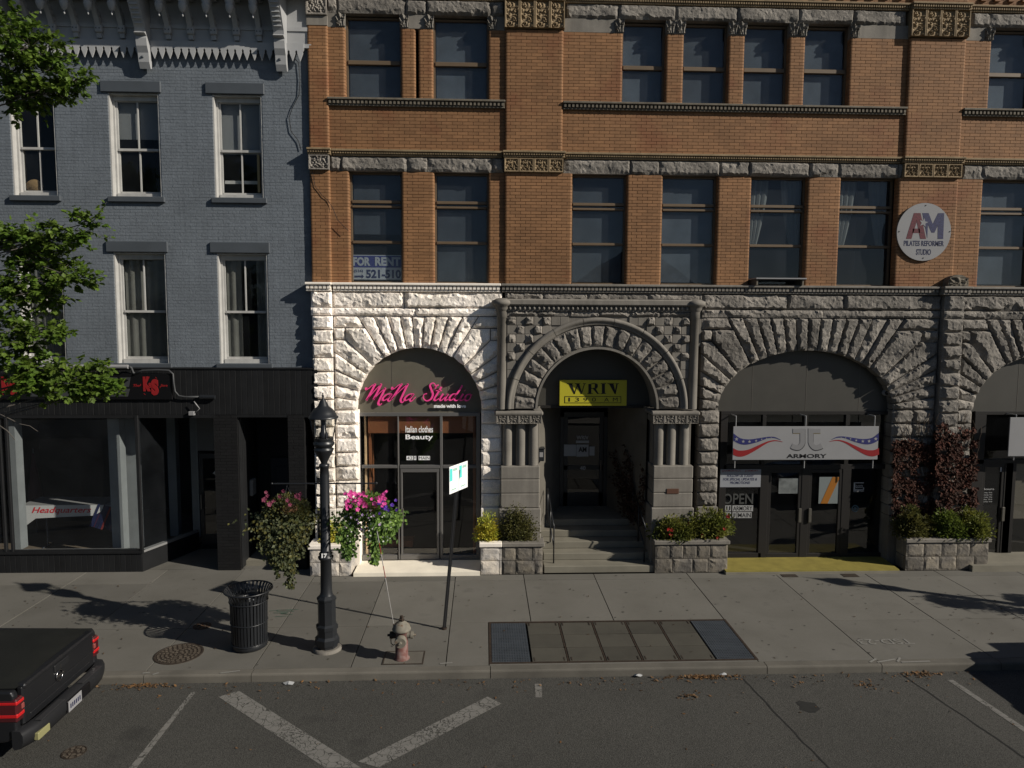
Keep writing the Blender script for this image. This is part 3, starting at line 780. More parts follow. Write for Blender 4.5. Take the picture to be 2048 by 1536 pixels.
# bay three
b3 = XW(1614); a3 = XW(1787.5)-b3
arch(b3, a3, zC-zSpr-(zC-ZY(702, 1614)), XW(1400), XW(1872), M_GR, .58, .25, hS, 13, 4, s1r=.80, s2r=.42)
column(1400, 1441, 820, 1014, 7, M_GR); column(1787, 1829, 820, 1014, 7, M_GR); column(1829, 1872, 820, 1014, 7, M_GR)
column(1872, 1912, 633, 1014, 14, M_GR, YW-.14); column(1912, 1948, 820, 1014, 7, M_GR)
for a, b in ((1400, 1441), (1787, 1872), (1872, 1912), (1912, 1948)):
    y = YW-.16 if a == 1872 else YW-.07
    MB().cbox(XW(a), XW(b), y, YW+.28, zE_+.02, zD-.004, .012).build('base_block', M_SM, arc)
    B(XW(a), XW(b), y-.02, YW+.28, -.05, zE_+.015).build('base_block', M_SM, arc)
for a, b in ((1400, 1568), (1568, 1680), (1680, 1872), (1912, 2080), (2080, 2300)):
    stone(rect(XW(a), XW(b), zB, zA), YW, M_GR, arc, out=.09, rough=.07)
stone(rect(XW(1872), XW(1912), zB, zA), YW-.14, M_GR, arc, out=.06)
for a, b in ((1400, 1640), (1640, 1872), (1912, 2100), (2100, 2300)):
    stone(rect(XW(a), XW(b), zC, zB), YW-.03, M_GR, arc, out=.05, rough=.05)
stone(rect(XW(1872), XW(1912), zC, zB), YW-.15, M_GR, arc, out=.05)
B(XW(1872)+.01, XW(1912)-.01, YW-.135, YW+.1, 0.0, zA).build('pilaster_core', M_SM, arc)
# bay four, running out of the picture
b4 = XW(2121); a4 = a3
arch(b4, a4, zC-zSpr-(zC-ZY(702, 1614)), XW(1912), XW(2300), M_GR, .58, .25, hS, 13, 4)
column(2294, 2310, 820, 1036, 6, M_GR); B(XW(2300), XE, YW-.02, YW+.3, 0, Zc).build('pier', M_GR, arc)
# frieze over the porch
for a, b in ((1009, 1085), (1085, 1172), (1172, 1292), (1292, 1400)):
    stone(rect(XW(a), XW(b), ZY(601), zA), YW-.02, M_GR, arc, out=.05)
B(XW(1004), XW(1400), YW+.0, YW+.3, ZY(692), ZY(600)).build('porch_backing', M_SM, arc)
# ground floor cornice
def gcornice(segs, m, name):
    mb = MB()
    for (a, b, y) in segs:
        mb.cbox(a, b, y-.15, y+.2, Zc-.055, Zc, .012)
        mb.box(a+.015, b-.015, y-.06, y+.15, zA+.0, Zc-.057)
        dentils(mb, a+.015, b-.015, y-.06, Zc-.135, Zc-.062, .06, .025, .055)
        mb.cbox(a+.01, b-.01, y-.085, y+.15, zA+.002, zA+.035, .01)
    return mb.build(name, m, bld)
gcornice([(XW(617), XW(669), YW-.05), (XW(669), XW(1001), YW)], M_SMP, 'cornice')
gcornice([(XW(1001), XW(1864), YW), (XW(1864), XW(1920), YW-.13), (XW(1920), XE, YW)], M_SM, 'cornice')
# carved antefix standing on the cornice
mb = MB(); a0, a1 = XW(1874), XW(1913); r_ = (a1-a0)/2
pl = [(a0, Zc), (a1, Zc), (a1, Zc+.1)]+[((a0+a1)/2+r_*math.cos(t), Zc+.1+.16*math.sin(t)) for t in [math.pi*i/10 for i in range(1, 10)]]+[(a0, Zc+.1)]
mb.prism(pl, YW-.22, YW-.02); mb.build('antefix', M_STC, bld)
panel(orn_cap, a0+.03, a1-.03, Zc+.02, Zc+.2, YW-.225, .04, M_STC, bld, 14, 14, 'carved_panel')

# ------------------------------------------------------------------ porch
por = MB()
VP = lambda px, py: W(px, py, YPT)
pc = VP(1194.5, 818); r_in = VP(1194+119, 818)[0]-pc[0]; r_v = VP(1194+166, 818)[0]-pc[0]; r_h = VP(1194+181, 818)[0]-pc[0]
pxl, pxr = VP(1004, 700)[0], VP(1389, 700)[0]
zpt = ZY(622, 1194, YPT)
n = 40        # backing plate with the arch cut out, and its soffit
plate = MB()
for i in range(n):
    x0, x1 = pxl+(pxr-pxl)*i/n, pxl+(pxr-pxl)*(i+1)/n
    f = lambda x: pc[1]+(math.sqrt(max(0, (r_in+.03)**2-(x-pc[0])**2)) if abs(x-pc[0]) < r_in+.03 else 0)
    za, zb_ = f(x0), f(x1)
    plate.add([(x0, YPT+.03, za), (x1, YPT+.03, zb_), (x1, YPT+.03, zpt), (x0, YPT+.03, zpt)], [(0, 1, 2, 3)])
sof = []
ns = 36
for i in range(ns):
    t0, t1 = math.pi*i/ns, math.pi*(i+1)/ns
    q = lambda t, y: (pc[0]+r_in*math.cos(t), y, pc[1]+r_in*math.sin(t))
    plate.add([q(t0, YPT), q(t1, YPT), q(t1, YPT+.70), q(t0, YPT+.70)], [(0, 1, 2, 3)])
plate.add([(pxl, YPT+.03, pc[1]), (pxl, YW, pc[1]), (pxl, YW, zpt), (pxl, YPT+.03, zpt)], [(0, 1, 2, 3)])
plate.add([(pxr, YPT+.03, pc[1]), (pxr, YW, pc[1]), (pxr, YW, zpt), (pxr, YPT+.03, zpt)], [(3, 2, 1, 0)])
porch = plate.build('porch', M_SM, bld)
# ring of rock-faced voussoirs with a smooth margin
nv = 19
for i in range(nv):
    t0, t1 = math.pi*i/nv, math.pi*(i+1)/nv
    ra = r_in+.055
    pin = [(pc[0]+ra*math.cos(t0+(t1-t0)*k/2), pc[1]+ra*math.sin(t0+(t1-t0)*k/2)) for k in range(3)]
    pout = [(pc[0]+r_v*math.cos(t0+(t1-t0)*k/2), pc[1]+r_v*math.sin(t0+(t1-t0)*k/2)) for k in range(3)]
    stone(pin+pout[::-1], YPT+.015, M_GR, porch, out=.075, rough=.06, depth=.1, gap=.012, margin=.03)
def ringpart(r0, r1, y0, y1, name, m, n=48, t0=0, t1=math.pi, rnd=False):
    mb = MB(); vs = []; fs = []
    sec = [(r0, y1), (r0, y0), (r1, y0), (r1, y1)] if not rnd else [(r0, y1), (r0, y0+.03), (r0+.02, y0+.012), (r0+(r1-r0)*.35, y0+.02), (r0+(r1-r0)*.45, y0-.02), (r0+(r1-r0)*.7, y0-.035), (r1-.01, y0-.01), (r1, y0+.03), (r1, y1)]
    k = len(sec)
    for i in range(n+1):
        t = t0+(t1-t0)*i/n
        for r, y in sec: vs.append((pc[0]+r*math.cos(t), y, pc[1]+r*math.sin(t)))
    for i in range(n):
        for j in range(k-1): fs.append((i*k+j, i*k+j+1, (i+1)*k+j+1, (i+1)*k+j))
    mb.add(vs, fs, rnd); return mb.build(name, m, porch)
ringpart(r_in, r_in+.05, YPT-.012, YPT+.05, 'arch_margin', M_SM)
for i in range(9): ringpart(r_v, r_h, YPT-.045, YPT+.05, 'hood_mould', M_SM, 8, math.pi*i/9+.003, math.pi*(i+1)/9-.003, True)
# chequer of rough and smooth squares in the spandrels
sq = (VP(1190, 700)[0]-VP(1014, 700)[0])/10
zr = ZY(633.5, 1194, YPT)
for j in range(11):
    z1 = zr-j*sq; z0 = z1-sq
    for side in (0, 1):
        for i in range(10):
            x0 = pxl+.11+i*sq if side == 0 else pxr-.11-(i+1)*sq
            xm, zm = x0+sq/2, (z0+z1)/2
            far = math.hypot(xm-pc[0], zm-pc[1])
            if far < r_h+.02 or z0 < pc[1]: continue
            rough_ = (i+j) % 2 == 0 and far > r_h+.1
            if rough_: stone(rect(x0, x0+sq, z0, z1), YPT+.008, M_GR, porch, out=.07, rough=.06, depth=.03, margin=.03, sp=.04)
            else: MB().cbox(x0+.004, x0+sq-.004, YPT+.004, YPT+.04, z0+.004, z1-.004, .004).build('square', M_SM, porch)
k = (pxr-pxl-.2)/6
for i in range(6): stone(rect(pxl+.1+i*k, pxl+.1+(i+1)*k, zr+.003, zpt), YPT, M_GR, porch, out=.05, depth=.05)
# porch cornice
zc1, zc0 = ZY(598.5, 1194, YPT-.1), ZY(612, 1194, YPT-.1)
mb = MB(); xa, xb = VP(1004, 605)[0], VP(1388, 605)[0]
mb.cbox(xa, xb, YPT-.13, YW+.05, zc0, zc1, .03); mb.box(xa, xb, YPT-.04, YW, zpt-.01, zc0-.005)
nd = 38
for i in range(nd):
    xx = xa+.12+(xb-xa-.24)*(i+.5)/nd
    mb.lathe((xx, YPT-.06, zpt+.012), [(.005, 0), (.028, .02), (.034, .05), (.02, .085), (.004, .1)], 7)
mb.build('porch_cornice', M_SM, porch)
for px in (1003.5, 1388):
    cxx = VP(px, 700)[0]; mb = MB(); ca = (cxx, YPT-.02, 0)
    z0, z1 = pc[1]+.0, ZY(622, 1194, YPT)
    mb.lathe((cxx, YPT+.03, z0), [(.10, 0), (.10, z1-z0-.16), (.115, z1-z0-.155), (.115, z1-z0-.02), (.135, z1-z0)], 18)
    mb.build('colonnette', M_SM, porch)
    mb = MB(); zz = z1
    mb.lathe((cxx, YPT+.01, zz), [(.115, 0), (.15, .04), (.16, .1), (.21, .12), (.23, .16), (.22, .21), (.12, .26), (.0, .275)], 20)
    mb.build('turned_cap', M_SM, porch)
# imposts, triple shafts, pedestals, jambs
zi1, zi0 = ZY(821.5, 1194, YPT), ZY(846, 1194, YPT); zp1, zp0, zp_b = ZY(931, 1194, YPT), ZY(1014, 1194, YPT), ZY(1036, 1194, YPT)
for side, (ia, ib, shafts, pa, pb) in enumerate([(989, 1086, (1015, 1041.5, 1067), 1001, 1079), (1301, 1398, (1319, 1344, 1370), 1305, 1384)]):
    x0, x1 = VP(ia, 830)[0], VP(ib, 830)[0]
    mb = MB().cbox(x0, x1, YPT-.10, YW+.45, zi1-.10, zi1, .03).cbox(x0+.05, x1-.05, YPT-.05, YW+.4, zi0, zi1-.10, .03); mb.build('impost', M_SM, porch)
    w_ = (x1-x0-.08)/4
    for i in range(4): panel(orn_sq, x0+.04+i*w_, x0+.04+(i+1)*w_, zi0+.0, zi1-.10, YPT-.07, .045, M_SM, porch, 16, 12)
    q0, q1 = VP(pa, 970)[0], VP(pb, 970)[0]
    B(q0+.03, q1-.01, YPT+.16, YW+.45, zp1, zi0).build('pier_core', M_SM, porch)
    for s in shafts:
        c0 = VP(s, 890)[0]
        MB().lathe((c0, YPT+.10, zp1), [(.105, 0), (.105, zi0-zp1)], 16).build('shaft', M_SM, porch)
    zs = [zp0, ZY(985, 1194, YPT), ZY(957, 1194, YPT), zp1]
    for a_, b_ in zip(zs[:-1], zs[1:]): MB().cbox(q0, q1, YPT-.06, YW+.45, a_+.002, b_-.002, .018).build('pedestal_stone', M_SM, porch)
    MB().cbox(q0-.04, q1+.03, YPT-.10, YW+.45, -.05, zp0-.002, .02).build('pedestal_base', M_SM, porch)
solo('brass_plaque', MB().cbox(*(VP(1332, 976)[0], VP(1356, 976)[0]), YPT-.075, YPT-.058, ZY(986, 1344, YPT), ZY(976, 1344, YPT), .004), mat('plaque_brown', (.09, .045, .03), .5), (VP(1344, 980)[0], YPT-.06, ZY(986, 1344, YPT)), 'small brown plaque on the pedestal of the porch', 'plaque')
# porch interior: tympanum, walls, landing
YT, YD = YPT+.66, 18.0
B(pc[0]-r_in-.05, pc[0]+r_in+.05, YT, YT+.05, pc[1]+.0, pc[1]+r_in+.05).build('tympanum', M_TYP, porch)
B(pc[0]-r_in, pc[0]+r_in, YT-.05, YT+.02, pc[1]-.05, pc[1]+.01).build('transom_bar', M_BZD, porch)
jl, jr = VP(1079, 900)[0], VP(1302, 900)[0]
dl, dr = PX(1120, 900, YD), PX(1214, 900, YD)
ZLND = .80
pw = mat('porch_plaster', (.105, .096, .080), .9, var=.15, scale=2, bump=.1)
MB().add([(jl, YT-.2, ZLND-.8), (dl, YD, ZLND-.8), (dl, YD, pc[1]), (jl, YT-.2, pc[1])], [(0, 1, 2, 3)]).add([(jr, YT-.2, ZLND-.8), (dr, YD, ZLND-.8), (dr, YD, pc[1]), (jr, YT-.2, pc[1])], [(3, 2, 1, 0)]) \
    .add([(jl-.3, YT, pc[1]+.001), (jr+.3, YT, pc[1]+.001), (jr+.3, YD+.2, pc[1]+.001), (jl-.3, YD+.2, pc[1]+.001)], [(3, 2, 1, 0)]).build('porch_wall', pw, porch)
# entrance door
dz0, dz1 = ZLND+.01, PZ(1166, 824, YD)
mb = MB().box(dl, dl+.09, YD-.03, YD+.06, dz0, dz1).box(dr-.09, dr, YD-.03, YD+.06, dz0, dz1).box(dl, dr, YD-.03, YD+.06, dz1-.12, dz1)
mb.box(dl+.1, dr-.1, YD, YD+.05, dz0, dz0+.35).box(dl+.1, dl+.2, YD, YD+.05, dz0, dz1-.13).box(dr-.2, dr-.1, YD, YD+.05, dz0, dz1-.13).box(dl+.1, dr-.1, YD, YD+.05, dz0+.95, dz0+1.06)
door0 = mb.build('door', M_BLKM, bld)
B(dl+.2, dr-.2, YD+.02, YD+.026, dz0+1.06, dz1-.13).build('pane', M_GLS, door0); B(dl+.2, dr-.2, YD+.02, YD+.026, dz0+.35, dz0+.95).build('pane', M_GLS, door0)
MB().cyl((dr-.16, YD-.05, dz0+.95), (dr-.16, YD-.05, dz0+1.2), .014).cyl((dr-.16, YD-.05, dz0+1.08), (dr-.16, YD+.01, dz0+1.08), .01).build('handle', mat('steel', (.2, .2, .2), .3, metal=1), door0)
room('room', dl-.1, dr+.1, YD+.06, YD+1.8, ZLND, dz1+.1, M_DK, bld)
dwh = mat('door_vinyl', (.40, .40, .40), .5)
for body, a, b, bo in (('WRIV', (1153, 871), (1177, 879), .02), ('40', (1160, 932), (1171, 940), .02)):
    T(body, a, b, YD-.01, dwh, door0, bold=bo)
for (a, b) in (((1152, 881), (1178, 886)), ((1128, 889), (1152, 912)), ((1153, 889), (1177, 913)), ((1179, 893), (1189, 911))):
    q0, q1 = P(*a, YD-.01), P(*b, YD-.01)
    B(q0.x, q1.x, YD-.012, YD-.006, q1.z, q0.z).build('notice', mat('notice_paper', (.36, .37, .38), .6), door0)
T('AM', (1157, 894), (1173, 904), YD-.013, M_INK, door0, bold=.04)
# steps
st = thing('entrance_steps', ((jl+jr)/2, 15.6, 0), 'flight of concrete steps between the planters up to the porch door', 'steps')
xs0, xs1 = PX(1088, 1100, 15.3), PX(1309, 1100, 15.3)
fr = [15.27, 15.68, 16.02, 16.38, 16.76]
for i, y in enumerate(fr):
    yb = fr[i+1]+.03 if i < 4 else YD+.3
    xa, xb = (xs0, xs1) if i < 1 else ((xs0+.02, xs1-.02) if i < 3 else (jl-.02, jr+.02))
    MB().cbox(xa, xb, y, yb, i*.16, (i+1)*.16, .012).build('step', M_STEP, st)
B(xs0+.1, xs1-.1, 15.5, YD+.25, -.02, .005).build('footing', M_STEP, st)

# ------------------------------------------------------------------ shop fronts
def Q(px, py, Y=YSH): return P(px, py, Y)
def bars(mb, items, Y=YSH, d=.06, pr=.05):
    for (x0, y0, x1, y1) in items:
        a, b = Q(x0, y0, Y), Q(x1, y1, Y); mb.cbox(min(a.x, b.x), max(a.x, b.x), Y-pr, Y+d, min(a.z, b.z), max(a.z, b.z), .006)
    return mb
def pane(px0, py0, px1, py1, parent, m=None, Y=YSH+.01):
    a, b = Q(px0, py0), Q(px1, py1)
    return B(a.x, b.x, Y, Y+.008, b.z, a.z).build('pane', m or M_GLS, parent)
# --- brightened bay: clothes shop
sf = bars(MB(), [(717, 825, 960, 832), (717, 832, 724, 1118), (953, 832, 960, 1118), (795, 832, 800, 1118), (880, 832, 886, 1118), (724, 930, 795, 935.5), (800, 930, 880, 936), (886, 930, 953, 935.5), (724, 1109, 795, 1118), (886, 1109, 953, 1118)]).build('shop_front', mat('shop_frame_grey', (.16, .155, .15), .4, metal=.4), bld)
for r_ in ((724, 832, 795, 930), (800, 832, 880, 930), (886, 832, 953, 930), (724, 935.5, 795, 1109), (886, 935.5, 953, 1109)): pane(*r_, sf)
M_SFR = MATS['shop_frame_grey']
def leaf(x0, y0, x1, y1, m, hinge, hx, Y=YSH, glassm=None):
    t = 5.5
    d = bars(MB(), [(x0, y0, x1, y0+7), (x0, y1-10, x1, y1), (x0, y0+7, x0+t, y1-10), (x1-t, y0+7, x1, y1-10)], Y-.01, .035, .03).build('door', m, bld)
    pane(x0+t, y0+7, x1-t, y1-10, d, glassm, Y-.005)
    a, b = Q(hx, (y0+y1)/2-12), Q(hx, (y0+y1)/2+16)
    MB().cbox(a.x-.035, a.x+.035, Y-.10, Y-.055, b.z, a.z, .008).build('handle', mat('handle_metal', (.16, .15, .13), .35, metal=.6), d)
    return d
leaf(801, 937, 879, 1118, M_SFR, 0, 805)
tym = MB(); n = 30; rad = ba+.06; zt_ = ZY(825, 838, YSH)
def tymp(cx, a, b, z0, Y, name, seams, m=M_TYP):
    pl = [(cx+a*math.cos(math.pi*i/32), z0+b*math.sin(math.pi*i/32)) for i in range(33)]
    t = MB().prism(pl[::1], Y, Y+.03).build(name, m, bld)
    for s in seams:
        zt2 = z0+b*math.sqrt(max(0, 1-((s-cx)/a)**2))-.01
        B(s-.004, s+.004, Y-.004, Y+.01, z0, zt2).build('seam_strip', mat('seam_strip', (.11, .10, .085), .5), t)
    return t
tymp(bx, ba+.05, ZY(690)-zt_, zt_, YSH, 'tympanum', (Q(784, 780).x, Q(896, 780).x), mat('tympanum_grey', (.115, .105, .080), .5, var=.08, spec=.4))
# shop interior
room('room', Q(716, 1000).x-.1, Q(962, 1000).x+.1, YSH+.08, 19.4, .06, zt_+.1, M_DK, bld)
a, b = Q(726, 832), Q(953, 867)
B(a.x+.10, b.x-.03, YSH+.055, YSH+.08, PZ(838, 866, YSH+.06), PZ(838, 826, YSH+.06)+.1).build('header_panel', M_OR, bld)
B(a.x+.01, a.x+.05, YSH+.10, YSH+.55, .1, zt_).build('side_panel', M_WOOD, bld); B(a.x+.10, a.x+.15, YSH+.14, YSH+.56, .1, zt_-.05).build('side_panel', M_OR, bld)
B(b.x-.08, b.x-.02, YSH+.12, YSH+.50, .1, zt_).build('side_panel', M_OR, bld)
B(a.x+.2, a.x+1.0, YSH+.9, YSH+1.3, .1, .25).build('display_plinth', M_OR, bld)
# threshold slab
q0, q1 = G(706, 1148, .08), G(960, 1148, .08)
thr = MB().hprism([(q0.x, 15.17), (q1.x, 15.17), (q1.x, YSH+.03), (q0.x, YSH+.03)], -.02, .08).build('shop_threshold', M_STEPP); setp(thr, kind='structure')
# --- lettering of the clothes shop
strokes = [[(105,215),(108,248),(150,228),(205,180),(262,150)], [(262,150),(190,290),(110,430)], [(110,430),(230,290),(365,150)], [(365,150),(300,290),(230,420)], [(230,420),(330,310),(435,220)],
 [(435,220),(380,330),(322,450),(312,490),(338,512),(372,488)], [(540,322),(470,328),(400,382),(388,424),(425,430),(490,382),(542,322)], [(540,325),(492,390),(478,428),(505,444),(560,392)],
 [(555,205),(548,243),(600,222),(660,172),(715,150)], [(715,150),(630,280),(535,420)], [(535,420),(660,290),(820,150)], [(820,150),(762,270),(706,390),(694,440),(722,468),(755,440)],
 [(915,322),(845,328),(775,382),(763,424),(800,430),(865,382),(917,322)], [(915,325),(867,390),(853,428),(880,444),(950,375)],
 [(1340,168),(1298,190),(1278,232)], [(1276,232),(1282,165),(1238,136),(1196,180),(1222,260),(1244,330),(1212,408),(1135,440),(1080,392),(1095,332),(1142,318)],
 [(1388,205),(1320,320),(1268,408),(1292,434),(1365,388)], [(1295,268),(1345,262),(1395,268)], [(1420,322),(1372,390),(1368,428),(1402,424),(1500,326)], [(1500,326),(1458,400),(1462,434),(1525,398)],
 [(1640,322),(1582,328),(1528,386),(1534,428),(1578,418),(1652,332)], [(1745,178),(1702,250),(1632,362),(1614,418),(1652,434),(1722,388)], [(1760,322),(1718,390),(1714,428),(1752,428),(1805,385)],
 [(1888,325),(1822,342),(1792,402),(1812,438),(1862,420),(1890,362),(1868,326)], [(1880,350),(1912,338)], [(1785,262),(1792,268)]]
def spline(pts, n=8):
    out = []
    for i in range(len(pts)-1):
        p0 = pts[max(0, i-1)]; p1 = pts[i]; p2 = pts[i+1]; p3 = pts[min(len(pts)-1, i+2)]
        for k in range(n):
            t = k/n
            out.append(tuple(.5*((2*p1[j])+(-p0[j]+p2[j])*t+(2*p0[j]-5*p1[j]+4*p2[j]-p3[j])*t*t+(-p0[j]+3*p1[j]-3*p2[j]+p3[j])*t**3) for j in (0, 1)))
    out.append(pts[-1]); return out
YL = YSH-.05
sg = thing('shop_sign', (bx, YSH, zt_+.1), 'pink cursive lettering of the clothes shop on its arched panel', 'sign')
for s in strokes:
    sp_ = spline(s); mb = MB(); wd = []; sm = None
    for i in range(len(sp_)):
        a, b = sp_[max(0, i-1)], sp_[min(len(sp_)-1, i+1)]; L = math.hypot(b[0]-a[0], b[1]-a[1]) or 1
        d = (b[0]-a[0])/L, (b[1]-a[1])/L
        tgt = 13+20*max(0, d[1]); sm = tgt if sm is None else sm*.6+tgt*.4
        wd.append((sm, -d[1], d[0]))
    for i in range(len(sp_)-1):
        quad = []
        for j, sg_ in ((i, 1), (i+1, 1), (i+1, -1), (i, -1)):
            u = sp_[j][0]+wd[j][1]*wd[j][0]*.5*sg_; v = sp_[j][1]+wd[j][2]*wd[j][0]*.5*sg_
            q = P(720+u/8.533, 750+v/8.533, YL); quad.append((q.x, q.z))
        if area(quad) < 0: quad = quad[::-1]
        mb.prism(quad, YL-.022, YL+.02)
    mb.build('letter_stroke', M_PINK, sg)
T('made with love', (868, 808.5), (932, 815.5), YL, M_WBR, sg, bold=.045, depth=.02)
ws = thing('window_lettering', (Q(838, 930).x, YSH, Q(838, 920).z), 'white lettering and house number on the glass above the clothes shop door', 'lettering')
T('Italian clothes', (811, 852), (866, 865), YSH-.002, M_WBR, ws, bold=.012); T('Beauty', (811, 869), (866, 881.5), YSH-.002, M_WBR, ws, bold=.02)
for body, x0, x1 in (('42', 813, 826), ('W', 827.5, 832.5), ('MAIN', 837, 860)):
    a, b = Q(x0, 912), Q(x1, 920); B(a.x, b.x, YSH-.004, YSH-.001, b.z, a.z).build('number_tile', M_WBR, ws)
    T(body, (x0+1, 913), (x1-1, 919), YSH-.005, M_INK, ws, bold=.0, depth=.001)

# --- armoury shop
sf3 = bars(MB(), [(1441, 822, 1788, 829), (1441, 829, 1446, 1116), (1783, 829, 1788, 1116), (1446, 929, 1783, 937), (1520, 937, 1530, 1116), (1684, 937, 1693, 1116), (1603, 937, 1611, 1116), (1446, 1105, 1520, 1116), (1693, 1105, 1783, 1116), (1524, 829, 1528, 929), (1607, 829, 1611, 929), (1690, 829, 1694, 929)]).build('shop_front', M_BZD, bld)
for r_ in ((1446, 829, 1524, 929), (1528, 829, 1607, 929), (1611, 829, 1690, 929), (1694, 829, 1783, 929), (1446, 937, 1520, 1105), (1693, 937, 1783, 1105)): pane(*r_, sf3)
d1 = leaf(1531, 938, 1602.5, 1116, M_BZD, 0, 1597); d2 = leaf(1611.5, 938, 1683.5, 1116, M_BZD, 0, 1617)
tymp(b3, a3+.05, ZY(694, 1614)-ZY(823, 1614, YSH), ZY(823, 1614, YSH), YSH, 'tympanum', (Q(1505, 760).x, Q(1613, 760).x, Q(1718, 790).x))
room('room', Q(1441, 1000).x-.1, Q(1788, 1000).x+.1, YSH+.08, 19.8, .06, ZY(823, 1614, YSH)+.1, M_DK, bld)
q0, q1 = G(1455, 1146, .08), G(1808, 1144, .08)
thr = MB().hprism([(q0.x, 15.06), (q1.x, 15.06), (q1.x+.1, YSH+.03), (q0.x, YSH+.03)], -.02, .055).build('shop_threshold', M_STEP); setp(thr, kind='structure')
pt_ = MB().hprism([(q0.x+.01, 15.08), (q1.x-.01, 15.08), (q1.x+.09, YSH+.02), (q0.x+.01, YSH+.02)], .055, .08).build('shop_threshold', M_YEL); setp(pt_, kind='structure')
# banner
YBN = YW-.16
bn = thing('banner_sign', (PX(1612, 920, YBN), YBN, PZ(1612, 921, YBN)), 'white banner with red and blue ribbons hung on rods before the armory shop', 'sign')
c = [P(1467, 853, YBN), P(1758, 852.5, YBN), P(1758, 919, YBN), P(1466, 920, YBN)]
MB().cbox(c[0].x, c[1].x, YBN, YBN+.025, c[3].z, c[0].z, .004).build('board', M_WSG, bn)
for px in (1473, 1613, 1751):
    a = P(px, 829, YSH-.05); MB().cyl((PX(px, 850, YBN), YBN+.04, c[0].z-.1), (PX(px, 850, YBN), YBN+.04, a.z), .012).cyl((PX(px, 850, YBN), YBN+.04, a.z), (PX(px, 850, YBN), YSH-.04, a.z), .014).build('rod', mat('rod_white', (.26, .26, .26), .4), bn)
    b = P(px, 931, YSH-.05); MB().cyl((PX(px, 850, YBN), YBN+.04, c[3].z+.1), (PX(px, 850, YBN), YBN+.04, b.z), .012).build('rod', MATS['rod_white'], bn)
def zq(u, v): q = P(1450+u/6.206, 840+v/6.206, YBN); return (q.x, q.z)
def ribbon(top, bot, m, name):
    tp, bt = spline(top, 6), spline(bot, 6); n = min(len(tp), len(bt)); mb = MB()
    for i in range(n-1):
        quad = [zq(*tp[i]), zq(*tp[i+1]), zq(*bt[i+1]), zq(*bt[i])]
        if area(quad) < 0: quad = quad[::-1]
        mb.prism(quad, YBN-.004, YBN+.004)
    mb.build(name, m, bn)
mir = lambda pts: [(2018-u+2*(-3), v-4) for u, v in pts]
b1t, b1b = [(105,165),(190,225),(300,240),(420,225),(540,208),(620,212),(690,245)], [(105,255),(180,295),(270,305),(400,275),(530,228),(620,225),(690,250)]
r1t, r1b = [(103,350),(170,378),(280,370),(400,320),(520,268),(620,250),(715,270)], [(100,432),(170,455),(260,440),(390,370),(520,290),(620,262),(715,274)]
M_BLU = mat('ribbon_blue', (.020, .022, .105), .5)
for f_ in (lambda p: p, mir):
    ribbon(f_(b1t), f_(b1b), M_BLU, 'ribbon'); ribbon(f_(r1t), f_(r1b), M_RED, 'ribbon')
    for (u, v, r_) in ((142, 237, 26), (225, 266, 23), (303, 268, 22), (385, 257, 18), (455, 238, 13), (515, 226, 10), (572, 220, 8)):
        u, v = f_([(u, v)])[0]; cxx = zq(u, v); sc = (zq(u+r_, v)[0]-cxx[0])
        pl = [(cxx[0]+sc*(1 if k % 2 == 0 else .42)*math.sin(math.pi*k/5), cxx[1]+sc*(1 if k % 2 == 0 else .42)*math.cos(math.pi*k/5)) for k in range(10)]
        mbs = MB(); ctr = cxx
        for k in range(10):
            a_, b_ = pl[k], pl[(k+1) % 10]; mbs.add([(ctr[0], YBN-.006, ctr[1]), (a_[0], YBN-.006, a_[1]), (b_[0], YBN-.006, b_[1])], [(0, 2, 1)])
        mbs.build('star', M_WSG, bn)
def stroke_shape(pts, wd, m, name, dy):
    mb = MB(); sp_ = spline(pts, 6)
    for i in range(len(sp_)-1):
        quad = []
        for j, sg_ in ((i, 1), (i+1, 1), (i+1, -1), (i, -1)):
            a, b = sp_[max(0, j-1)], sp_[min(len(sp_)-1, j+1)]; L = math.hypot(b[0]-a[0], b[1]-a[1]) or 1
            quad.append(zq(sp_[j][0]-(b[1]-a[1])/L*wd/2*sg_, sp_[j][1]+(b[0]-a[0])/L*wd/2*sg_))
        if area(quad) < 0: quad = quad[::-1]
        mb.prism(quad, YBN-dy, YBN+.002)
    mb.build(name, m, bn)
M_GRY = mat('emblem_shade', (.030, .030, .032), .5); M_LTG = mat('emblem_face', (.19, .19, .195), .4)
for sgn in (1, -1):
    f_ = (lambda p: p) if sgn == 1 else (lambda p: [(2026-u, v) for u, v in p])
    J = f_([(962,105),(962,220),(958,290),(915,338),(862,335),(825,318)])
    stroke_shape([(u+2, v+9) for u, v in J], 66, M_GRY, 'emblem_edge', .004); stroke_shape(J, 62, M_LTG, 'emblem', .006)
    tb = f_([(842,135),(900,135),(960,135)])
    stroke_shape([(u, v+6) for u, v in tb], 58, mat('emblem_gold', (.16, .13, .07), .4), 'emblem_edge', .0045); stroke_shape(tb, 54, M_LTG, 'emblem', .0065)
T('ARMORY', (1573, 908), (1653, 916), YBN, M_INK, bn, bold=.02, depth=.004)
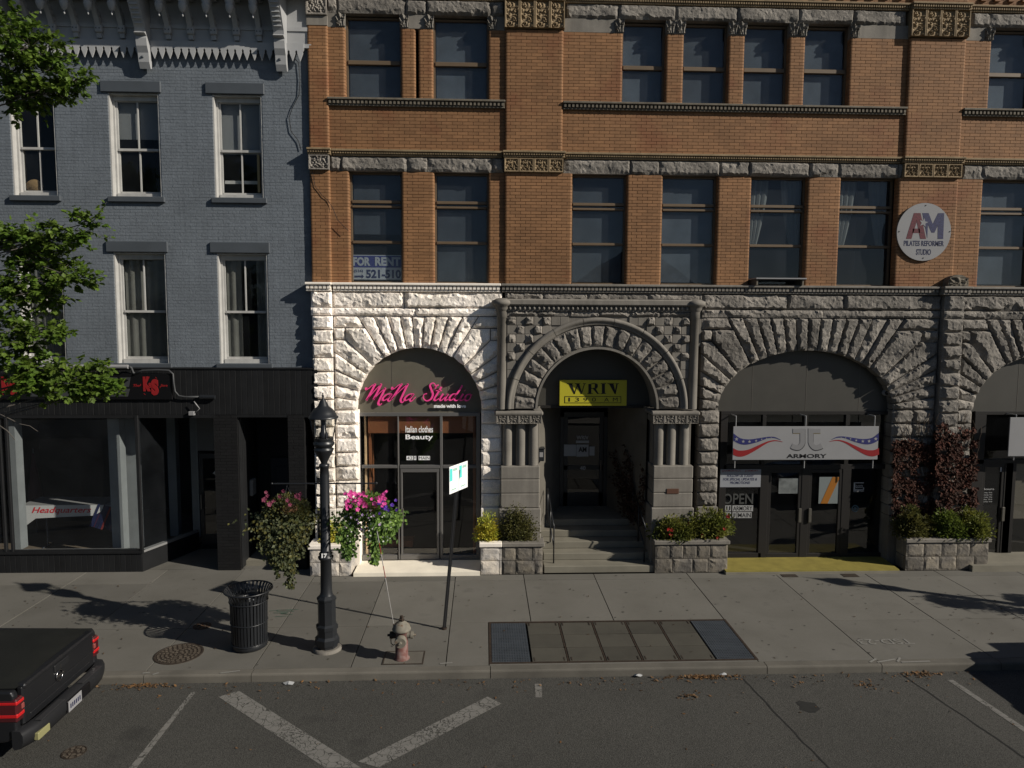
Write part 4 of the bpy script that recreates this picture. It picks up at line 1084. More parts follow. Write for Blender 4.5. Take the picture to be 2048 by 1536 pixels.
# window notices of the armoury shop
def notice(name, px0, py0, px1, py1, m, label, texts=(), Y=YSH-.012, cat='poster'):
    a, b = Q(px0, py0, Y), Q(px1, py1, Y)
    o = thing(name, ((a.x+b.x)/2, Y, b.z), label, cat)
    if m: B(a.x, b.x, Y, Y+.004, b.z, a.z).build('sheet', m, o)
    for tx in texts:
        body, x0, y0, x1, y1, mm = tx[:6]
        T(body, (x0, y0), (x1, y1), Y-.001, mm, o, depth=.001, bold=(tx[6] if len(tx) > 6 else .01)*.5, shear=tx[7] if len(tx) > 7 else 0)
    return o
M_PSH = mat('poster_white', (.24, .25, .27), .5)
notice('notice_poster', 1441, 939, 1521, 974, M_PSH, 'white notice with blue slanted capitals in the armory shop window', [('JJARMORYLLC', 1444, 940, 1482, 944, M_RED), ('JJ ARMORY', 1490, 940, 1516, 944, M_RED), ('FOLLOW US TODAY', 1454, 949, 1508, 954, M_NAVY, .03, .2), ('FOR SPECIAL UPDATES &', 1446, 956, 1514, 961, M_NAVY, .03, .2), ('PROMOTIONS!', 1460, 963, 1500, 968, M_NAVY, .03, .2)], Y=YSH-.06)
notice('open_lettering', 1445, 986, 1505, 1008, None, 'grey letters spelling OPEN on the armory shop glass', [('OPEN', 1446, 987, 1506, 1008, mat('vinyl_grey', (.045, .047, .045), .6), .03)], Y=YSH+.004, cat='lettering')
o = notice('number_lettering', 1448, 1011, 1505, 1036, None, 'white number tiles with black capitals under the grey letters', [], Y=YSH+.004, cat='lettering')
for body, x0, x1, y0 in (('JJ', 1448, 1462, 1011), ('ARMORY', 1465, 1506, 1011), ('38', 1448, 1462, 1024.5), ('W', 1465, 1473, 1024.5), ('MAIN', 1475, 1503, 1024.5)):
    a, b = Q(x0, y0), Q(x1, y0+11.5); B(a.x, b.x, YSH+.002, YSH+.006, b.z, a.z).build('number_tile', mat('tile_white', (.28, .28, .28), .5), o)
    T(body, (x0+1.5, y0+1.5), (x1-1.5, y0+10), YSH+.001, M_INK, o, depth=.001, bold=.005)
o = notice('landscape_poster', 1558, 957, 1597, 987, mat('poster_grey', (.12, .13, .13), .5, var=.4, scale=6), 'grey landscape poster on the glass of the shop door', [], Y=YSH-.03)
o = notice('orange_poster', 1639, 954, 1680, 1007, mat('poster_pale', (.15, .17, .17), .5), 'pale poster with an orange diagonal band on the shop door', [], Y=YSH-.03)
q = [P(x, y, YSH-.03) for x, y in ((1641, 1007), (1655, 1007), (1680, 954), (1665, 954))]
MB().prism([(v.x, v.z) for v in q], YSH-.034, YSH-.029).build('band', mat('poster_orange', (.26, .10, .012), .5), o)
o = notice('club_sticker', 1708, 964, 1730, 985, None, 'white outline window sticker with a small emblem', [('GLOCK', 1711, 970, 1726, 976, dwh, .02), ('PERFECTION', 1707, 981, 1728, 984, dwh)], Y=YSH+.004, cat='sticker')
mb = MB()
for (x0, y0, x1, y1) in ((1709, 965, 1728, 966.5), (1708, 965, 1710, 981), (1709, 979, 1728, 980.5), (1726.5, 975, 1728, 980)):
    a, b = Q(x0, y0), Q(x1, y1); mb.box(a.x, b.x, YSH+.003, YSH+.006, b.z, a.z)
mb.build('outline', dwh, o)
o = notice('round_sticker', 1703, 1010, 1718, 1025, None, 'round pale blue window sticker low on the side glass', [], Y=YSH+.004, cat='sticker')
cq = Q(1710.5, 1017); mb = MB()
for i in range(24):
    t0, t1 = 2*math.pi*i/24, 2*math.pi*(i+1)/24
    mb.prism([(cq.x+.058*math.cos(t0), cq.z+.058*math.sin(t0)), (cq.x+.082*math.cos(t0), cq.z+.082*math.sin(t0)), (cq.x+.082*math.cos(t1), cq.z+.082*math.sin(t1)), (cq.x+.058*math.cos(t1), cq.z+.058*math.sin(t1))], YSH+.003, YSH+.006)
for k in range(3):
    t = math.pi*k/3; d = (math.cos(t)*.04, math.sin(t)*.04); e = (-math.sin(t)*.01, math.cos(t)*.01)
    mb.prism([(cq.x-d[0]-e[0], cq.z-d[1]-e[1]), (cq.x+d[0]-e[0], cq.z+d[1]-e[1]), (cq.x+d[0]+e[0], cq.z+d[1]+e[1]), (cq.x-d[0]+e[0], cq.z-d[1]+e[1])], YSH+.003-k*.0005, YSH+.006)
mb.build('emblem', mat('sticker_blue', (.05, .10, .13), .5), o)
# dome camera under the arch
q = Q(1770, 785); cmr = thing('security_camera', (q.x, YSH, q.z-.07), 'white dome security camera under the armory shop arch', 'camera')
MB().cyl((q.x, YSH, q.z), (q.x, YSH-.08, q.z), .075, .065, 16).build('housing', M_WSG, cmr)
mb = MB()
for k in range(1): mb.lathe((0, 0, 0), [(.05, 0), (.045, .02), (.03, .04), (0, .05)], 14)
mb.v = [(x+q.x, YSH-.08-z, y+q.z) for x, y, z in mb.v]; mb.build('dome', M_BLKP, cmr)
# --- shop at the right edge
sf4 = bars(MB(), [(1948, 822, 2300, 829), (1948, 829, 1953, 1120), (1948, 918, 2300, 926), (2010, 926, 2018, 1120), (2008, 925, 2012, 1120), (2120, 829, 2128, 1120), (2220, 829, 2228, 1120)]).build('shop_front', M_BZD, bld)
for r_ in ((1953, 829, 2120, 918), (2128, 829, 2220, 918), (2018, 926, 2120, 1110), (2128, 926, 2220, 1110)): pane(*r_, sf4)
d4 = leaf(1953.5, 927, 2008, 1122, M_BZD, 0, 2002)
tymp(b4, a4+.05, ZY(694, 1614)-ZY(823, 1614, YSH), ZY(823, 1614, YSH), YSH, 'tympanum', (Q(2034, 800).x,))
room('room', Q(1948, 1000).x-.1, Q(2290, 1000).x, YSH+.08, 19.8, .06, ZY(823, 1614, YSH)+.1, M_DK, bld)
a, b = Q(2019, 926), Q(2120, 1040); B(a.x, b.x, YSH+.15, YSH+.156, b.z, a.z).build('blind', mat('blind_tan', (.12, .11, .09), .7), sf4)
o = thing('blank_sign', (PX(2100, 912, YBN), YBN, PZ(2060, 912, YBN)), 'blank white banner board hung before the shop beside the ivy', 'sign')
a, b = P(2021, 835, YBN), P(2200, 912, YBN); MB().cbox(a.x, b.x, YBN, YBN+.025, b.z, a.z, .004).build('board', M_WSG, o)
for px in (2034, 2180):
    x_ = PX(px, 850, YBN); z1 = P(px, 826, YSH).z; MB().cyl((x_, YBN+.04, b.z-.1), (x_, YBN+.04, z1), .012).cyl((x_, YBN+.04, z1), (x_, YSH-.03, z1), .012).build('rod', MATS['rod_white'], o)
o = notice('hours_lettering', 1958, 975, 1990, 1005, None, 'small white opening hours lettering on the door beside the ivy', [('Hours', 1964, 976, 1988, 980, dwh), ('Tuesday 10-6', 1962, 984, 1984, 987, dwh), ('Wednesday 10-6', 1962, 988.5, 1984, 991.5, dwh), ('Thursday 10-6', 1962, 993, 1984, 996, dwh), ('Friday 10-6', 1962, 997.5, 1984, 1000.5, dwh), ('Saturday 10-6', 1962, 1002, 1984, 1005, dwh)], Y=YSH-.022, cat='lettering')
for x0, y0, x1, y1, lab_ in ((1955, 934, 1965, 940, 'upper of two small white strips at the ivy edge of the dark door'), (1955, 942, 1964, 948, 'lower of two small white strips at the ivy edge of the dark door'), (1999, 934, 2007, 943, 'square white notice at the handle edge of the dark door')):
    a, b = Q(x0, y0), Q(x1, y1); solo('door_notice', B(a.x, b.x, YSH-.03, YSH-.024, b.z, a.z), dwh, ((a.x+b.x)/2, YSH-.03, b.z), lab_, 'notice', 'notices on the dark door')
q0, q1 = G(1976, 1146, .15), G(2250, 1143, .15)
setp(MB().hprism([(q0.x, 15.1), (q1.x, 15.1), (q1.x, YSH+.03), (q0.x, YSH+.03)], -.02, .14).build('shop_threshold', M_STEP), kind='structure')

# --- yellow radio sign
YWR = YPT+.52
wr = thing('radio_sign', (PX(1186, 811, YWR), YWR, PZ(1186, 812, YWR)), 'yellow board with black letters hung in the porch arch', 'sign')
a, b = P(1119.5, 760, YWR), P(1253, 811.5, YWR)
MB().cbox(a.x, b.x, YWR, YWR+.06, b.z, a.z, .004).build('board', M_YSG, wr)
def wz(u, v): q = P(960+u/4.267, 560+v/4.267, YWR); return (q.x, q.z)
def bar_poly(pts):
    pl = [wz(*p) for p in pts]
    if area(pl) < 0: pl = pl[::-1]
    MB().prism(pl, YWR-.006, YWR+.003).build('letter_stroke', M_INK, wr)
tp, bt = 882, 972
for pts in ([(754,tp),(784,tp),(812,bt),(802,bt)], [(802,bt),(809,bt),(832,tp+22),(828,tp+10)], [(818,tp),(846,tp),(872,bt),(862,bt)], [(862,bt),(869,bt),(896,tp),(890,tp)], [(744,tp),(794,tp),(794,tp+5),(744,tp+5)], [(808,tp),(856,tp),(856,tp+5),(808,tp+5)], [(880,tp),(906,tp),(906,tp+5),(880,tp+5)],
            [(925,tp+5),(950,tp+5),(950,bt),(925,bt)], [(915,bt-5),(962,bt-5),(962,bt),(915,bt)], [(950,tp),(995,tp),(1005,tp+10),(1005,tp+32),(995,tp+45),(950,tp+45),(950,tp+39),(978,tp+39),(980,tp+10),(978,tp+6),(950,tp+6)], [(962,tp+45),(988,tp+45),(1012,bt-4),(1030,bt),(1000,bt)],
            [(1040,tp+5),(1066,tp+5),(1066,bt-5),(1040,bt-5)], [(1030,tp),(1076,tp),(1076,tp+5),(1030,tp+5)], [(1030,bt-5),(1076,bt-5),(1076,bt),(1030,bt)],
            [(1098,tp),(1138,tp),(1160,bt),(1148,bt)], [(1148,bt),(1158,bt),(1176,tp),(1164,tp)], [(1088,tp),(1146,tp),(1146,tp+5),(1088,tp+5)], [(1156,tp),(1186,tp),(1186,tp+5),(1156,tp+5)],
            [(722,992),(1204,992),(1204,996),(722,996)], [(722,1046),(1204,1046),(1204,1050),(722,1050)], [(722,996),(726,996),(726,1046),(722,1046)], [(1200,996),(1204,996),(1204,1046),(1200,1046)]): bar_poly(pts)
for ch, u in (('1', 755), ('3', 812), ('9', 882), ('0', 955), ('A', 1060), ('M', 1134)):
    a, b = wz(u, 1004), wz(u+(13 if ch == '1' else 34 if ch not in 'AM' else 40), 1037)
    text_mb(ch, a[0], b[0], b[1], a[1], YWR, bold=.0).build('letter', M_INK, wr)
# --- round studio sign on the brick pier
YR = YPIL-.05
q = P(1848, 464, YR); rs = thing('round_sign', (q.x, YR, q.z-.6), 'round white board with red and blue letters on the brick pier', 'sign')
rr = P(1902, 464, YR).x-q.x
mb = MB(); pl = [(q.x+rr*math.cos(2*math.pi*i/48), q.z+rr*1.03*math.sin(2*math.pi*i/48)) for i in range(48)]
mb.prism(pl, YR, YR+.03); mb.build('board', M_WSG, rs)
def sz(u, v): k = P(1780+u/11.81, 400+v/11.81, YR); return (k.x, k.z)
def spoly(pts, m, name='letter', dy=.003):
    pl = [sz(*p) for p in pts]
    if area(pl) < 0: pl = pl[::-1]
    MB().prism(pl, YR-dy, YR+.002).build(name, m, rs)
M_SR = mat('letter_maroon', (.085, .014, .022), .6, speck=.5, sscale=60, var=.3, scale=30); M_SB = mat('letter_blue', (.022, .026, .075), .6, speck=.5, sscale=60, var=.3, scale=30)
for pts in ([(378,918),(505,918),(640,480),(640,308),(565,308)], [(640,308),(722,308),(850,918),(712,918),(625,480),(640,480)], [(540,675),(700,675),(712,780),(525,780)]): spoly(pts, M_SR)
for pts in ([(765,308),(912,308),(1010,570),(1010,770),(980,770),(895,570),(880,900)], [(1010,570),(1135,310),(1280,310),(1255,920),(1125,920),(1130,600),(1050,770),(1008,770)]): spoly(pts, M_SB)
spoly([(790+ (110 if k % 2 == 0 else 46)*math.sin(math.pi*k/5+.2), 535-(110 if k % 2 == 0 else 46)*math.cos(math.pi*k/5+.2)) for k in range(10)], M_WSG, 'star', .006)
for body, a, b in (('PILATES REFORMER', (1808, 481), (1887.5, 492.5)), ('STUDIO', (1832.5, 498), (1861.5, 510))): T(body, a, b, YR, M_NAVY, rs, bold=.02, depth=.003)
for u, v in ((845, 128), (215, 745), (1415, 745), (785, 1370)):
    k = sz(u, v); MB().cyl((k[0], YR+.01, k[1]), (k[0], YR-.01, k[1]), .012).build('bolt', M_INK, rs)
# --- sign in the second floor window
YFR = YWIN+.045
fr_ = thing('rent_sign', (PX(754, 558, YFR), YFR, PZ(754, 559, YFR)), 'blue and white for rent sign behind the second floor window', 'sign')
a, b = P(703, 509.5, YFR), P(803, 559.5, YFR); zm = P(754, 535, YFR).z
B(a.x, b.x, YFR, YFR+.01, b.z, a.z).build('board', mat('rent_white', (.26, .27, .28), .6), fr_); B(a.x+.02, b.x-.005, YFR-.004, YFR+.002, zm, a.z-.02).build('panel', mat('rent_blue', (.02, .025, .12), .6), fr_)
T('FOR', (706, 514), (741, 532), YFR-.006, MATS['rent_white'], fr_, bold=.05); T('RENT', (750, 514), (801, 532), YFR-.006, MATS['rent_white'], fr_, bold=.05)
T('(516)', (708, 539), (726, 546), YFR, M_NAVY, fr_, bold=.02); T('521-510', (732, 539), (802, 557), YFR, M_NAVY, fr_, bold=.04)
q0, q1 = P(709, 551, YFR), P(728, 555, YFR); MB().prism([(q0.x, q1.z), (q1.x-.05, q1.z), (q1.x-.05, q1.z-.03), (q1.x, (q0.z+q1.z)/2), (q1.x-.05, q0.z+.03), (q1.x-.05, q0.z), (q0.x, q0.z)], YFR-.003, YFR+.002).build('arrow', M_NAVY, fr_)
# window air conditioner shelf
q = P(1555, 563, YWIN); ac = thing('window_shelf', (q.x, YW-.1, Zc), 'thin white bracketed shelf sticking out below the open second floor window', 'shelf')
x0, x1 = PX(1508, 560, YB-.2), PX(1609, 560, YB-.2)
MB().cbox(x0, x1, YB-.32, YWIN+.03, Zc+.13, Zc+.16, .005).build('board', M_WSG, ac); 
for x_ in (x0+.03, x1-.08): MB().box(x_, x_+.03, YB-.28, YWIN, Zc, Zc+.13).build('bracket', M_STC, ac)

# ================================================================== grey painted building
YG = 15.88
gb = thing('grey_building', (-8, YG, 0), 'grey painted brick house with bracketed white cornice and black shop front', 'building')
XL = -12.6; XRg = -3.66
zF1, zF0 = PZ(300, 737, YG), PZ(300, 830, 15.70)          # fascia top / bottom
zTop = PZ(300, 118, YG)
def gx(px, py): return PX(px, py, YG)
def gz(py, px): return PZ(px, py, YG)
# openings: (x0,x1,z0,z1)
up = [(gx(22, 290), gx(112, 290), gz(386, 60), gz(184, 60)), (gx(219, 290), gx(321, 290), gz(392, 270), gz(185.5, 265)), (gx(427, 290), gx(526, 290), gz(396, 475), gz(190, 470))]
lo = [(gx(38, 600), gx(128, 600), gz(722, 80), gz(503, 80)), (gx(230, 600), gx(334.5, 600), gz(725, 280), gz(506, 280)), (gx(436, 600), gx(537, 600), gz(727, 485), gz(510, 485))]
dxw = up[1][0]-up[0][0]
up.insert(0, tuple(a-(2.05 if i < 2 else 0) for i, a in enumerate(up[0]))); lo.insert(0, tuple(a-(2.05 if i < 2 else 0) for i, a in enumerate(lo[0])))
pb = MB(); mw = MB()
def gfill(x0, x1, z0, z1, rl=False, rr=False):
    brick_run(x0, x1, z0, z1, YG, rl, rr, thick=.02, dend=.19, mb=pb, bj=.007, jit=.0012, rad=.008); mw.box(x0+(.015 if rl else 0), x1-(.015 if rr else 0), YG+.0032, YG+.2, z0, z1)
def band(ops, zb, zt):
    """wall band with openings, bricks in strips"""
    zlo = min(o[2] for o in ops); zhi = max(o[3] for o in ops)
    gfill(XL, XRg, zb, zlo); gfill(XL, XRg, zhi, zt)
    xs = XL
    for o in ops:
        gfill(xs, o[0], zlo, zhi, xs > XL, True); xs = o[1]
    gfill(xs, XRg, zlo, zhi, True, False)
    return zlo, zhi
zm_ = (gz(396, 475)+gz(482, 280))/2
l0 = band(lo, zF1-.05, zm_); u0 = band(up, zm_, zTop+.45)
gw = mw.build('wall', M_WALLG, gb); pb.build('brick', M_WALLG, gw, kind='stuff')
def sash_window(o, zlo, zhi, upper, cur):
    x0, x1, z0, z1 = o[0], o[1], zlo, zhi
    y = YG+.17
    mb = MB(); j = .07
    mb.box(x0+.002, x0+.03, YG+.012, y-.03, z0, z1).box(x1-.03, x1-.002, YG+.012, y-.03, z0, z1).box(x0+.03, x1-.03, YG+.03, y-.03, z1-.03, z1)
    mb.box(x0, x0+j, y-.03, y+.1, z0, z1).box(x1-j, x1, y-.03, y+.1, z0, z1).box(x0+j, x1-j, y-.03, y+.1, z1-.10, z1).box(x0+j, x1-j, y-.05, y+.1, z0, z0+.09)
    mb.box(x0+j, x1-j, y-.045, y-.031, z1-.13, z1-.10)
    win = mb.build('window', M_WH, gb)
    zm = z0+(z1-z0)*.47
    for k, (a, b, yy) in enumerate(((zm-.02, z1-.10, y+.0), (z0+.09, zm+.02, y+.035))):
        s = MB(); t = .045
        xa, xb = x0+j, x1-j
        s.box(xa, xa+t, yy, yy+.035, a, b).box(xb-t, xb, yy, yy+.035, a, b).box(xa+t, xb-t, yy-.006, yy+.035, a, a+.05).box(xa+t, xb-t, yy, yy+.035, b-.045, b)
        two = (k == 0) or upper
        if two: s.box((xa+xb)/2-.014, (xa+xb)/2+.014, yy, yy+.03, a+.05, b-.045)
        sh = s.build('sash', M_WH, win)
        if two:
            B(xa+t, (xa+xb)/2-.014, yy+.015, yy+.02, a+.05, b-.045).build('pane', M_GLG, win); B((xa+xb)/2+.014, xb-t, yy+.015, yy+.02, a+.05, b-.045).build('pane', M_GLG, win)
        else: B(xa+t, xb-t, yy+.015, yy+.02, a+.05, b-.045).build('pane', M_GLG, win)
    xa, xb = x0+j, x1-j
    if cur == 'shade': B(xa, xb, y+.075, y+.08, zm+.22*(z1-z0)*.5, z1).build('shade', M_BLG, win)
    if cur == 'shade2': B(xa, xb, y+.075, y+.08, zm-.05, z1).build('shade', M_BLG, win); B(xa+.05, xb-.1, y+.11, y+.115, z0+.35, z0+.42).build('rail', M_WH, win); MB().box(xb-.10, xb-.05, y-.06, y-.03, z0+.15, z0+.95).build('stick', mat('yellow_wood', (.26, .20, .10), .6), win)
    if cur in ('curtain', 'curtain2'):
        mb = MB(); n = 24; vs = []
        for i in range(n+1):
            xx = xa+(xb-xa)*(.04+.92*i/n)
            yy = y+.10+.02*math.sin(i*1.25)
            vs += [(xx, yy, z0+.12), (xx, yy, z1-.05)]
        mb.add(vs, [(2*i, 2*i+2, 2*i+3, 2*i+1) for i in range(n) if cur == 'curtain' or i < 9 or i > 17], True); mb.build('curtain', M_CUR, win)
    if cur == 'hat':
        q = MB().lathe((0, 0, 0), [(.19, 0), (.18, .03), (.0, .035)], 16); cxx = xa+.22
        q.v = [(cxx+a, y+.09-c*.5, z0+.25+b*.75) for a, b, c in q.v]; q.build('straw_hat', M_CARD, win)
    # lintel and sill
    MB().cbox(x0-.13, x1+.06, YG-.045, YG+.05, z1, z1+.235, .012).build('lintel', M_TRG, gb)
    MB().cbox(x0-.06, x1+.07, YG-.07, YG+.10, z0-.12, z0-.001, .012).build('sill', M_TRG, gb)
for o, c in zip(up, ('hat', 'hat', 'shade', 'shade2')): sash_window(o, *u0, True, c)
for o, c in zip(lo, ('curtain', 'curtain', 'curtain', 'curtain2')): sash_window(o, *l0, False, c)
for i in range(4):
    a = XL+i*2.2; room('room', a, a+2.18, YG+.23, 18.5, zF1+.05, zm_-.05, M_DK2, gb); room('room', a, a+2.18, YG+.23, 18.5, zm_+.05, zTop, M_DK2, gb)
# --- bracketed cornice
crn = MB()
zc_s = gz(92, 350)                      # line where the fretwork hangs
crn.box(XL, XRg, YG-.09, YG, zc_s-.02, zc_s+.06).box(XL, XRg, YG-.05, YG+.1, zc_s+.06, zc_s+1.0)
crn.box(XL, XRg, YG-.075, YG-.05, gz(60, 350), gz(52, 350))
crn.box(XL, XRg+.05, YG-.88, YG+.1, zc_s+.98, zc_s+1.06).box(XL, XRg+.08, YG-.98, YG+.1, zc_s+1.06, zc_s+1.3)
cornice = crn.build('cornice', M_WHC, gb)
pitch = PX(380, 110, YG)-PX(364.7, 110, YG); n = int((XRg-XL)/pitch)
shp = MB(); w_ = pitch
pl = [(.0, 0.0), (0, -.13), (w_*.06, -.15), (w_*.16, -.17), (w_*.12, -.20), (w_*.5, -.36), (w_*.88, -.20), (w_*.84, -.17), (w_*.94, -.15), (w_, -.13), (w_, 0)]
shp.prism(pl[::1], 0, .03); fm = shp.mesh('fret')
for i in range(n): mkobj('fret', fm, M_WHC, cornice, at=(XRg-.25-(i+1)*pitch+.1, YG-.12, zc_s+.06))
# small curved brackets with drops
def small_bracket(x):
    mb = MB(); y0 = YG-.05
    prof = []
    for k in range(9):
        t = k/8
        prof.append((y0-.05-.46*t**1.8, zc_s+.10+.80*t))
    hw = .05
    for k in range(8):
        (ya, za), (yb, zb) = prof[k], prof[k+1]
        mb.add([(x-hw, ya, za), (x+hw, ya, za), (x+hw, yb, zb), (x-hw, yb, zb), (x-hw, ya+.13, za+.02), (x+hw, ya+.13, za+.02), (x+hw, yb+.16, zb), (x-hw, yb+.16, zb)], [(0, 1, 2, 3), (1, 5, 6, 2), (4, 0, 3, 7), (5, 4, 7, 6)])
    mb.cbox(x-.075, x+.075, y0-.10, y0, zc_s+.20, zc_s+.36, .015)
    mb.cbox(x-.10, x+.10, y0-.66, y0-.05, zc_s+.86, zc_s+.97, .015)
    o = mb.build('bracket', M_WHC, gb)
    MB().lathe((x, y0-.44, zc_s+.40), [(.0, 0), (.016, .012), (.021, .035), (.009, .06), (.009, .085), (.05, .11), (.07, .16), (.085, .22), (.085, .25), (.07, .27), (.09, .32), (.08, .48)], 10).build('drop', M_WHC, o)
    for s in (-1, 1): MB().cyl((x+s*.035, y0-.105, zc_s+.28), (x+s*.035, y0-.095, zc_s+.28), .014).build('boss', M_TRG, o)
def big_bracket(x):
    mb = MB(); hw = .11; y0 = YG-.06
    prof = [(0, -.50), (-.06, -.52), (-.12, -.40), (-.14, -.22), (-.20, -.10), (-.22, .05), (-.20, .10), (-.30, .13), (-.24, .17), (-.26, .24), (-.62, .82), (-.66, .9), (-.66, .98), (0, .98)]
    pts = [(y0+a, zc_s+b) for a, b in prof]; k = len(pts)
    mb.add([(x-hw, y, z) for y, z in pts]+[(x+hw, y, z) for y, z in pts], [tuple(range(k)), tuple(range(2*k-1, k-1, -1))]+[(i, k+i, k+(i+1) % k, (i+1) % k) for i in range(k)])
    o = mb.build('console', M_WHC, gb)
    for i in range(6):      # louvre slats set into the sloping face
        t = .06+i*.075; yy, zz = y0-.26-.36*t/.58, zc_s+.24+t
        MB().box(x-hw*.7, x+hw*.7, yy-.03, yy+.02, zz, zz+.028).build('slat', M_WHC, o)
    MB().cyl((x-.02, y0-.13, zc_s-.30), (x-.02, y0-.155, zc_s-.30), .035, .02, 4).build('boss', M_TRG, o); MB().cyl((x-.03, y0-.64, zc_s+.86), (x-.03, y0-.68, zc_s+.86), .05, .03, 4).build('boss', M_TRG, o)
bxs = [PX(568, 110, YG)-.02, PX(297, 110, YG)-.02]; stp = bxs[0]-bxs[1]; bxs += [bxs[1]-stp, bxs[1]-2*stp]
for x in bxs:
    big_bracket(x)
    for i in range(1, 6): small_bracket(x-stp*i/6+.01)
# --- fascia of vertical boards
YFS = 15.70
fs_ = B(XL, XRg-.02, YFS+.022, YG+.02, zF0, zF1).box(XL, PX(431, 830, YFS), YFS-.05, YFS+.03, zF0-.06, zF0).box(PX(431, 830, YFS), XRg, YFS-.03, YFS+.03, zF0-.05, zF0).box(XL, XRg, YFS-.02, YG, zF1, zF1+.03).build('fascia', M_BLK, gb)
x = XL
while x < XRg-.05:
    wd = .118
    MB().cbox(x+.002, min(x+wd-.004, XRg-.02), YFS+random.uniform(0, .004), YFS+.02, zF0, zF1-.002, .004).build('board', M_BLK, fs_); x += wd
B(XRg-.03, XRg+.02, YFS, YG+.1, 0, zF1).build('end_post', M_BLK, gb)
# --- shop window, return and entry
YSW = 15.62
sillz = PZ(140, 1103, YSW)
xc = PX(284, 1100, YSW)                       # street corner of the window
xd0, yd0 = PX(397, 1040, 17.2), 17.2          # far end of the return, at the door
kick = MB().box(XL, xc, YSW+.021, YSW+.15, 0, sillz-.05).box(XL, xc+.02, YSW-.03, YSW+.12, sillz-.05, sillz).build('stall_riser', M_BLK, gb)
x = XL
while x < xc-.03:
    MB().cbox(x+.002, min(x+.114, xc), YSW, YSW+.02, .0, sillz-.052, .004).build('board', M_BLK, kick); x += .118
def slant(z0, z1, o0, o1, m, name, t=.05):
    d = Vector((xd0-xc, yd0-YSW, 0)).normalized(); nn = Vector((d.y, -d.x, 0))
    a = Vector((xc, YSW, 0))+d*o0; b = Vector((xc, YSW, 0))+d*(o1 if o1 else (Vector((xd0-xc, yd0-YSW, 0)).length))
    return MB().hprism([tuple((a-nn*t)[:2]), tuple(a[:2]), tuple(b[:2]), tuple((b-nn*t)[:2])], z0, z1).build(name, m, gb)
slant(0, sillz-.05, 0, None, M_BLK, 'stall_riser'); slant(sillz-.05, sillz, 0, None, mat('sill_pale', (.17, .17, .17), .6), 'window_sill', .12)
slant(sillz, zF0, .03, None, M_GLG, 'shop_pane', .012)
wf = MB()
for px in (0, 14): wf.cbox(PX(px, 950, YSW), PX(px, 950, YSW)+.055, YSW-.01, YSW+.06, sillz, zF0, .006)
wf.cbox(xc-.05, xc+.02, YSW-.01, YSW+.06, sillz, zF0, .006).box(XL, xc, YSW, YSW+.05, sillz, sillz+.04).box(XL, xc, YSW, YSW+.05, zF0-.06, zF0)
shopf = wf.build('shop_front', M_BLK, gb)
B(PX(19, 950, YSW)+.02, xc-.05, YSW+.02, YSW+.028, sillz+.04, zF0-.06).build('pane', M_GLG, shopf); B(XL, PX(14, 950, YSW), YSW+.02, YSW+.028, sillz+.04, zF0-.06).build('pane', M_GLG, shopf)
MB().box(XL, xc-.02, YSW+.06, YSW+.16, sillz-.04, sillz+.015).build('window_sill', MATS['sill_pale'], gb)
M_POST = mat('post_pale', (.17, .182, .187), .6, var=.1)
for px, y, w_ in ((231, YSW+.35, .25), (262, YSW+.75, .26), (345, 17.4, .2), (390, 17.3, .17)):
    x = PX(px, 960, y); B(x-w_/2, x+w_/2, y, y+w_, sillz-.2, zF0).build('post', M_POST, gb)
x = PX(28, 960, YSW+.2); B(x-.1, x+.1, YSW+.15, YSW+.4, sillz, zF0).build('post', M_POST, gb)
# shop interior
M_FLR = mat('shop_floor', (.13, .105, .08), .5, var=.2, scale=4)
sfz = .14
MB().add([(XL, YSW+.16, sfz), (xc-.05, YSW+.16, sfz), (xd0, yd0+.05, sfz), (xd0, 20.5, sfz), (XL, 20.5, sfz)], [(0, 1, 2, 3, 4)]).build('shop_floor', M_FLR, gb)
B(XL, XRg, 20.5, 20.6, 0, zF1).box(XL, XRg, YFS+.05, 20.5, zF0+.02, zF0+.06).box(XL-.1, XL, YSW, 20.6, 0, zF1).build('shop_wall', mat('shop_wall_dark', (.03, .03, .029), .9), gb)
# entry door, pale panel, black brick piers, second entry
pA = PX(435, 1100, 15.66); pB = PX(481, 1100, 15.66); pC = PX(581, 1100, 15.66); pD = PX(613, 1100, 15.66)
MB().box(xd0, pA, yd0, yd0+.08, 0, .12).build('door_sill', M_BLK, gb)
dr5 = MB().box(xd0+.05, xd0+.14, yd0+.02, yd0+.07, .12, 2.35).box(pA-.09, pA, yd0+.02, yd0+.07, .12, 2.35).box(xd0+.14, pA-.09, yd0+.02, yd0+.07, 2.23, 2.35).box(xd0+.14, pA-.09, yd0+.02, yd0+.07, .12, .36).build('door', M_BLKM, gb)
B(xd0+.14, pA-.09, yd0+.04, yd0+.046, .36, 2.23).build('pane', M_GLS, dr5); MB().cyl((xd0+.10, yd0-.04, 1.0), (xd0+.10, yd0-.04, 1.35), .02).build('handle', MATS['steel'], dr5)
B(xd0+.02, pA, yd0+.03, yd0+.06, 2.42, zF0).build('transom_panel', mat('panel_pale', (.13, .13, .125), .7), gb)
T('4', (425.5, 942), (432, 950), yd0+.01, dwh, dr5, bold=.02)
pbk = MB(); pcore = MB()
for a, b in ((pA, pB), (pC, pD)):
    brick_run(a, b, 0, zF0, 15.66, False, False, mb=pbk, thick=.02, bj=.007); pcore.box(a+.001, b-.001, 15.664, 17.2 if a == pA else 17.0, 0, zF0)
pr = pcore.build('pier', M_BLKB, gb); pbk.build('brick', M_BLKB, pr, kind='stuff')
x = 0
for i in range(9):      # boarded reveal of the second entry
    y0 = 15.72+i*.12; MB().cbox(pB+.001, pB+.02, y0, y0+.114, .02, zF0, .004).build('board', M_BLK, pr)
zs2 = .12
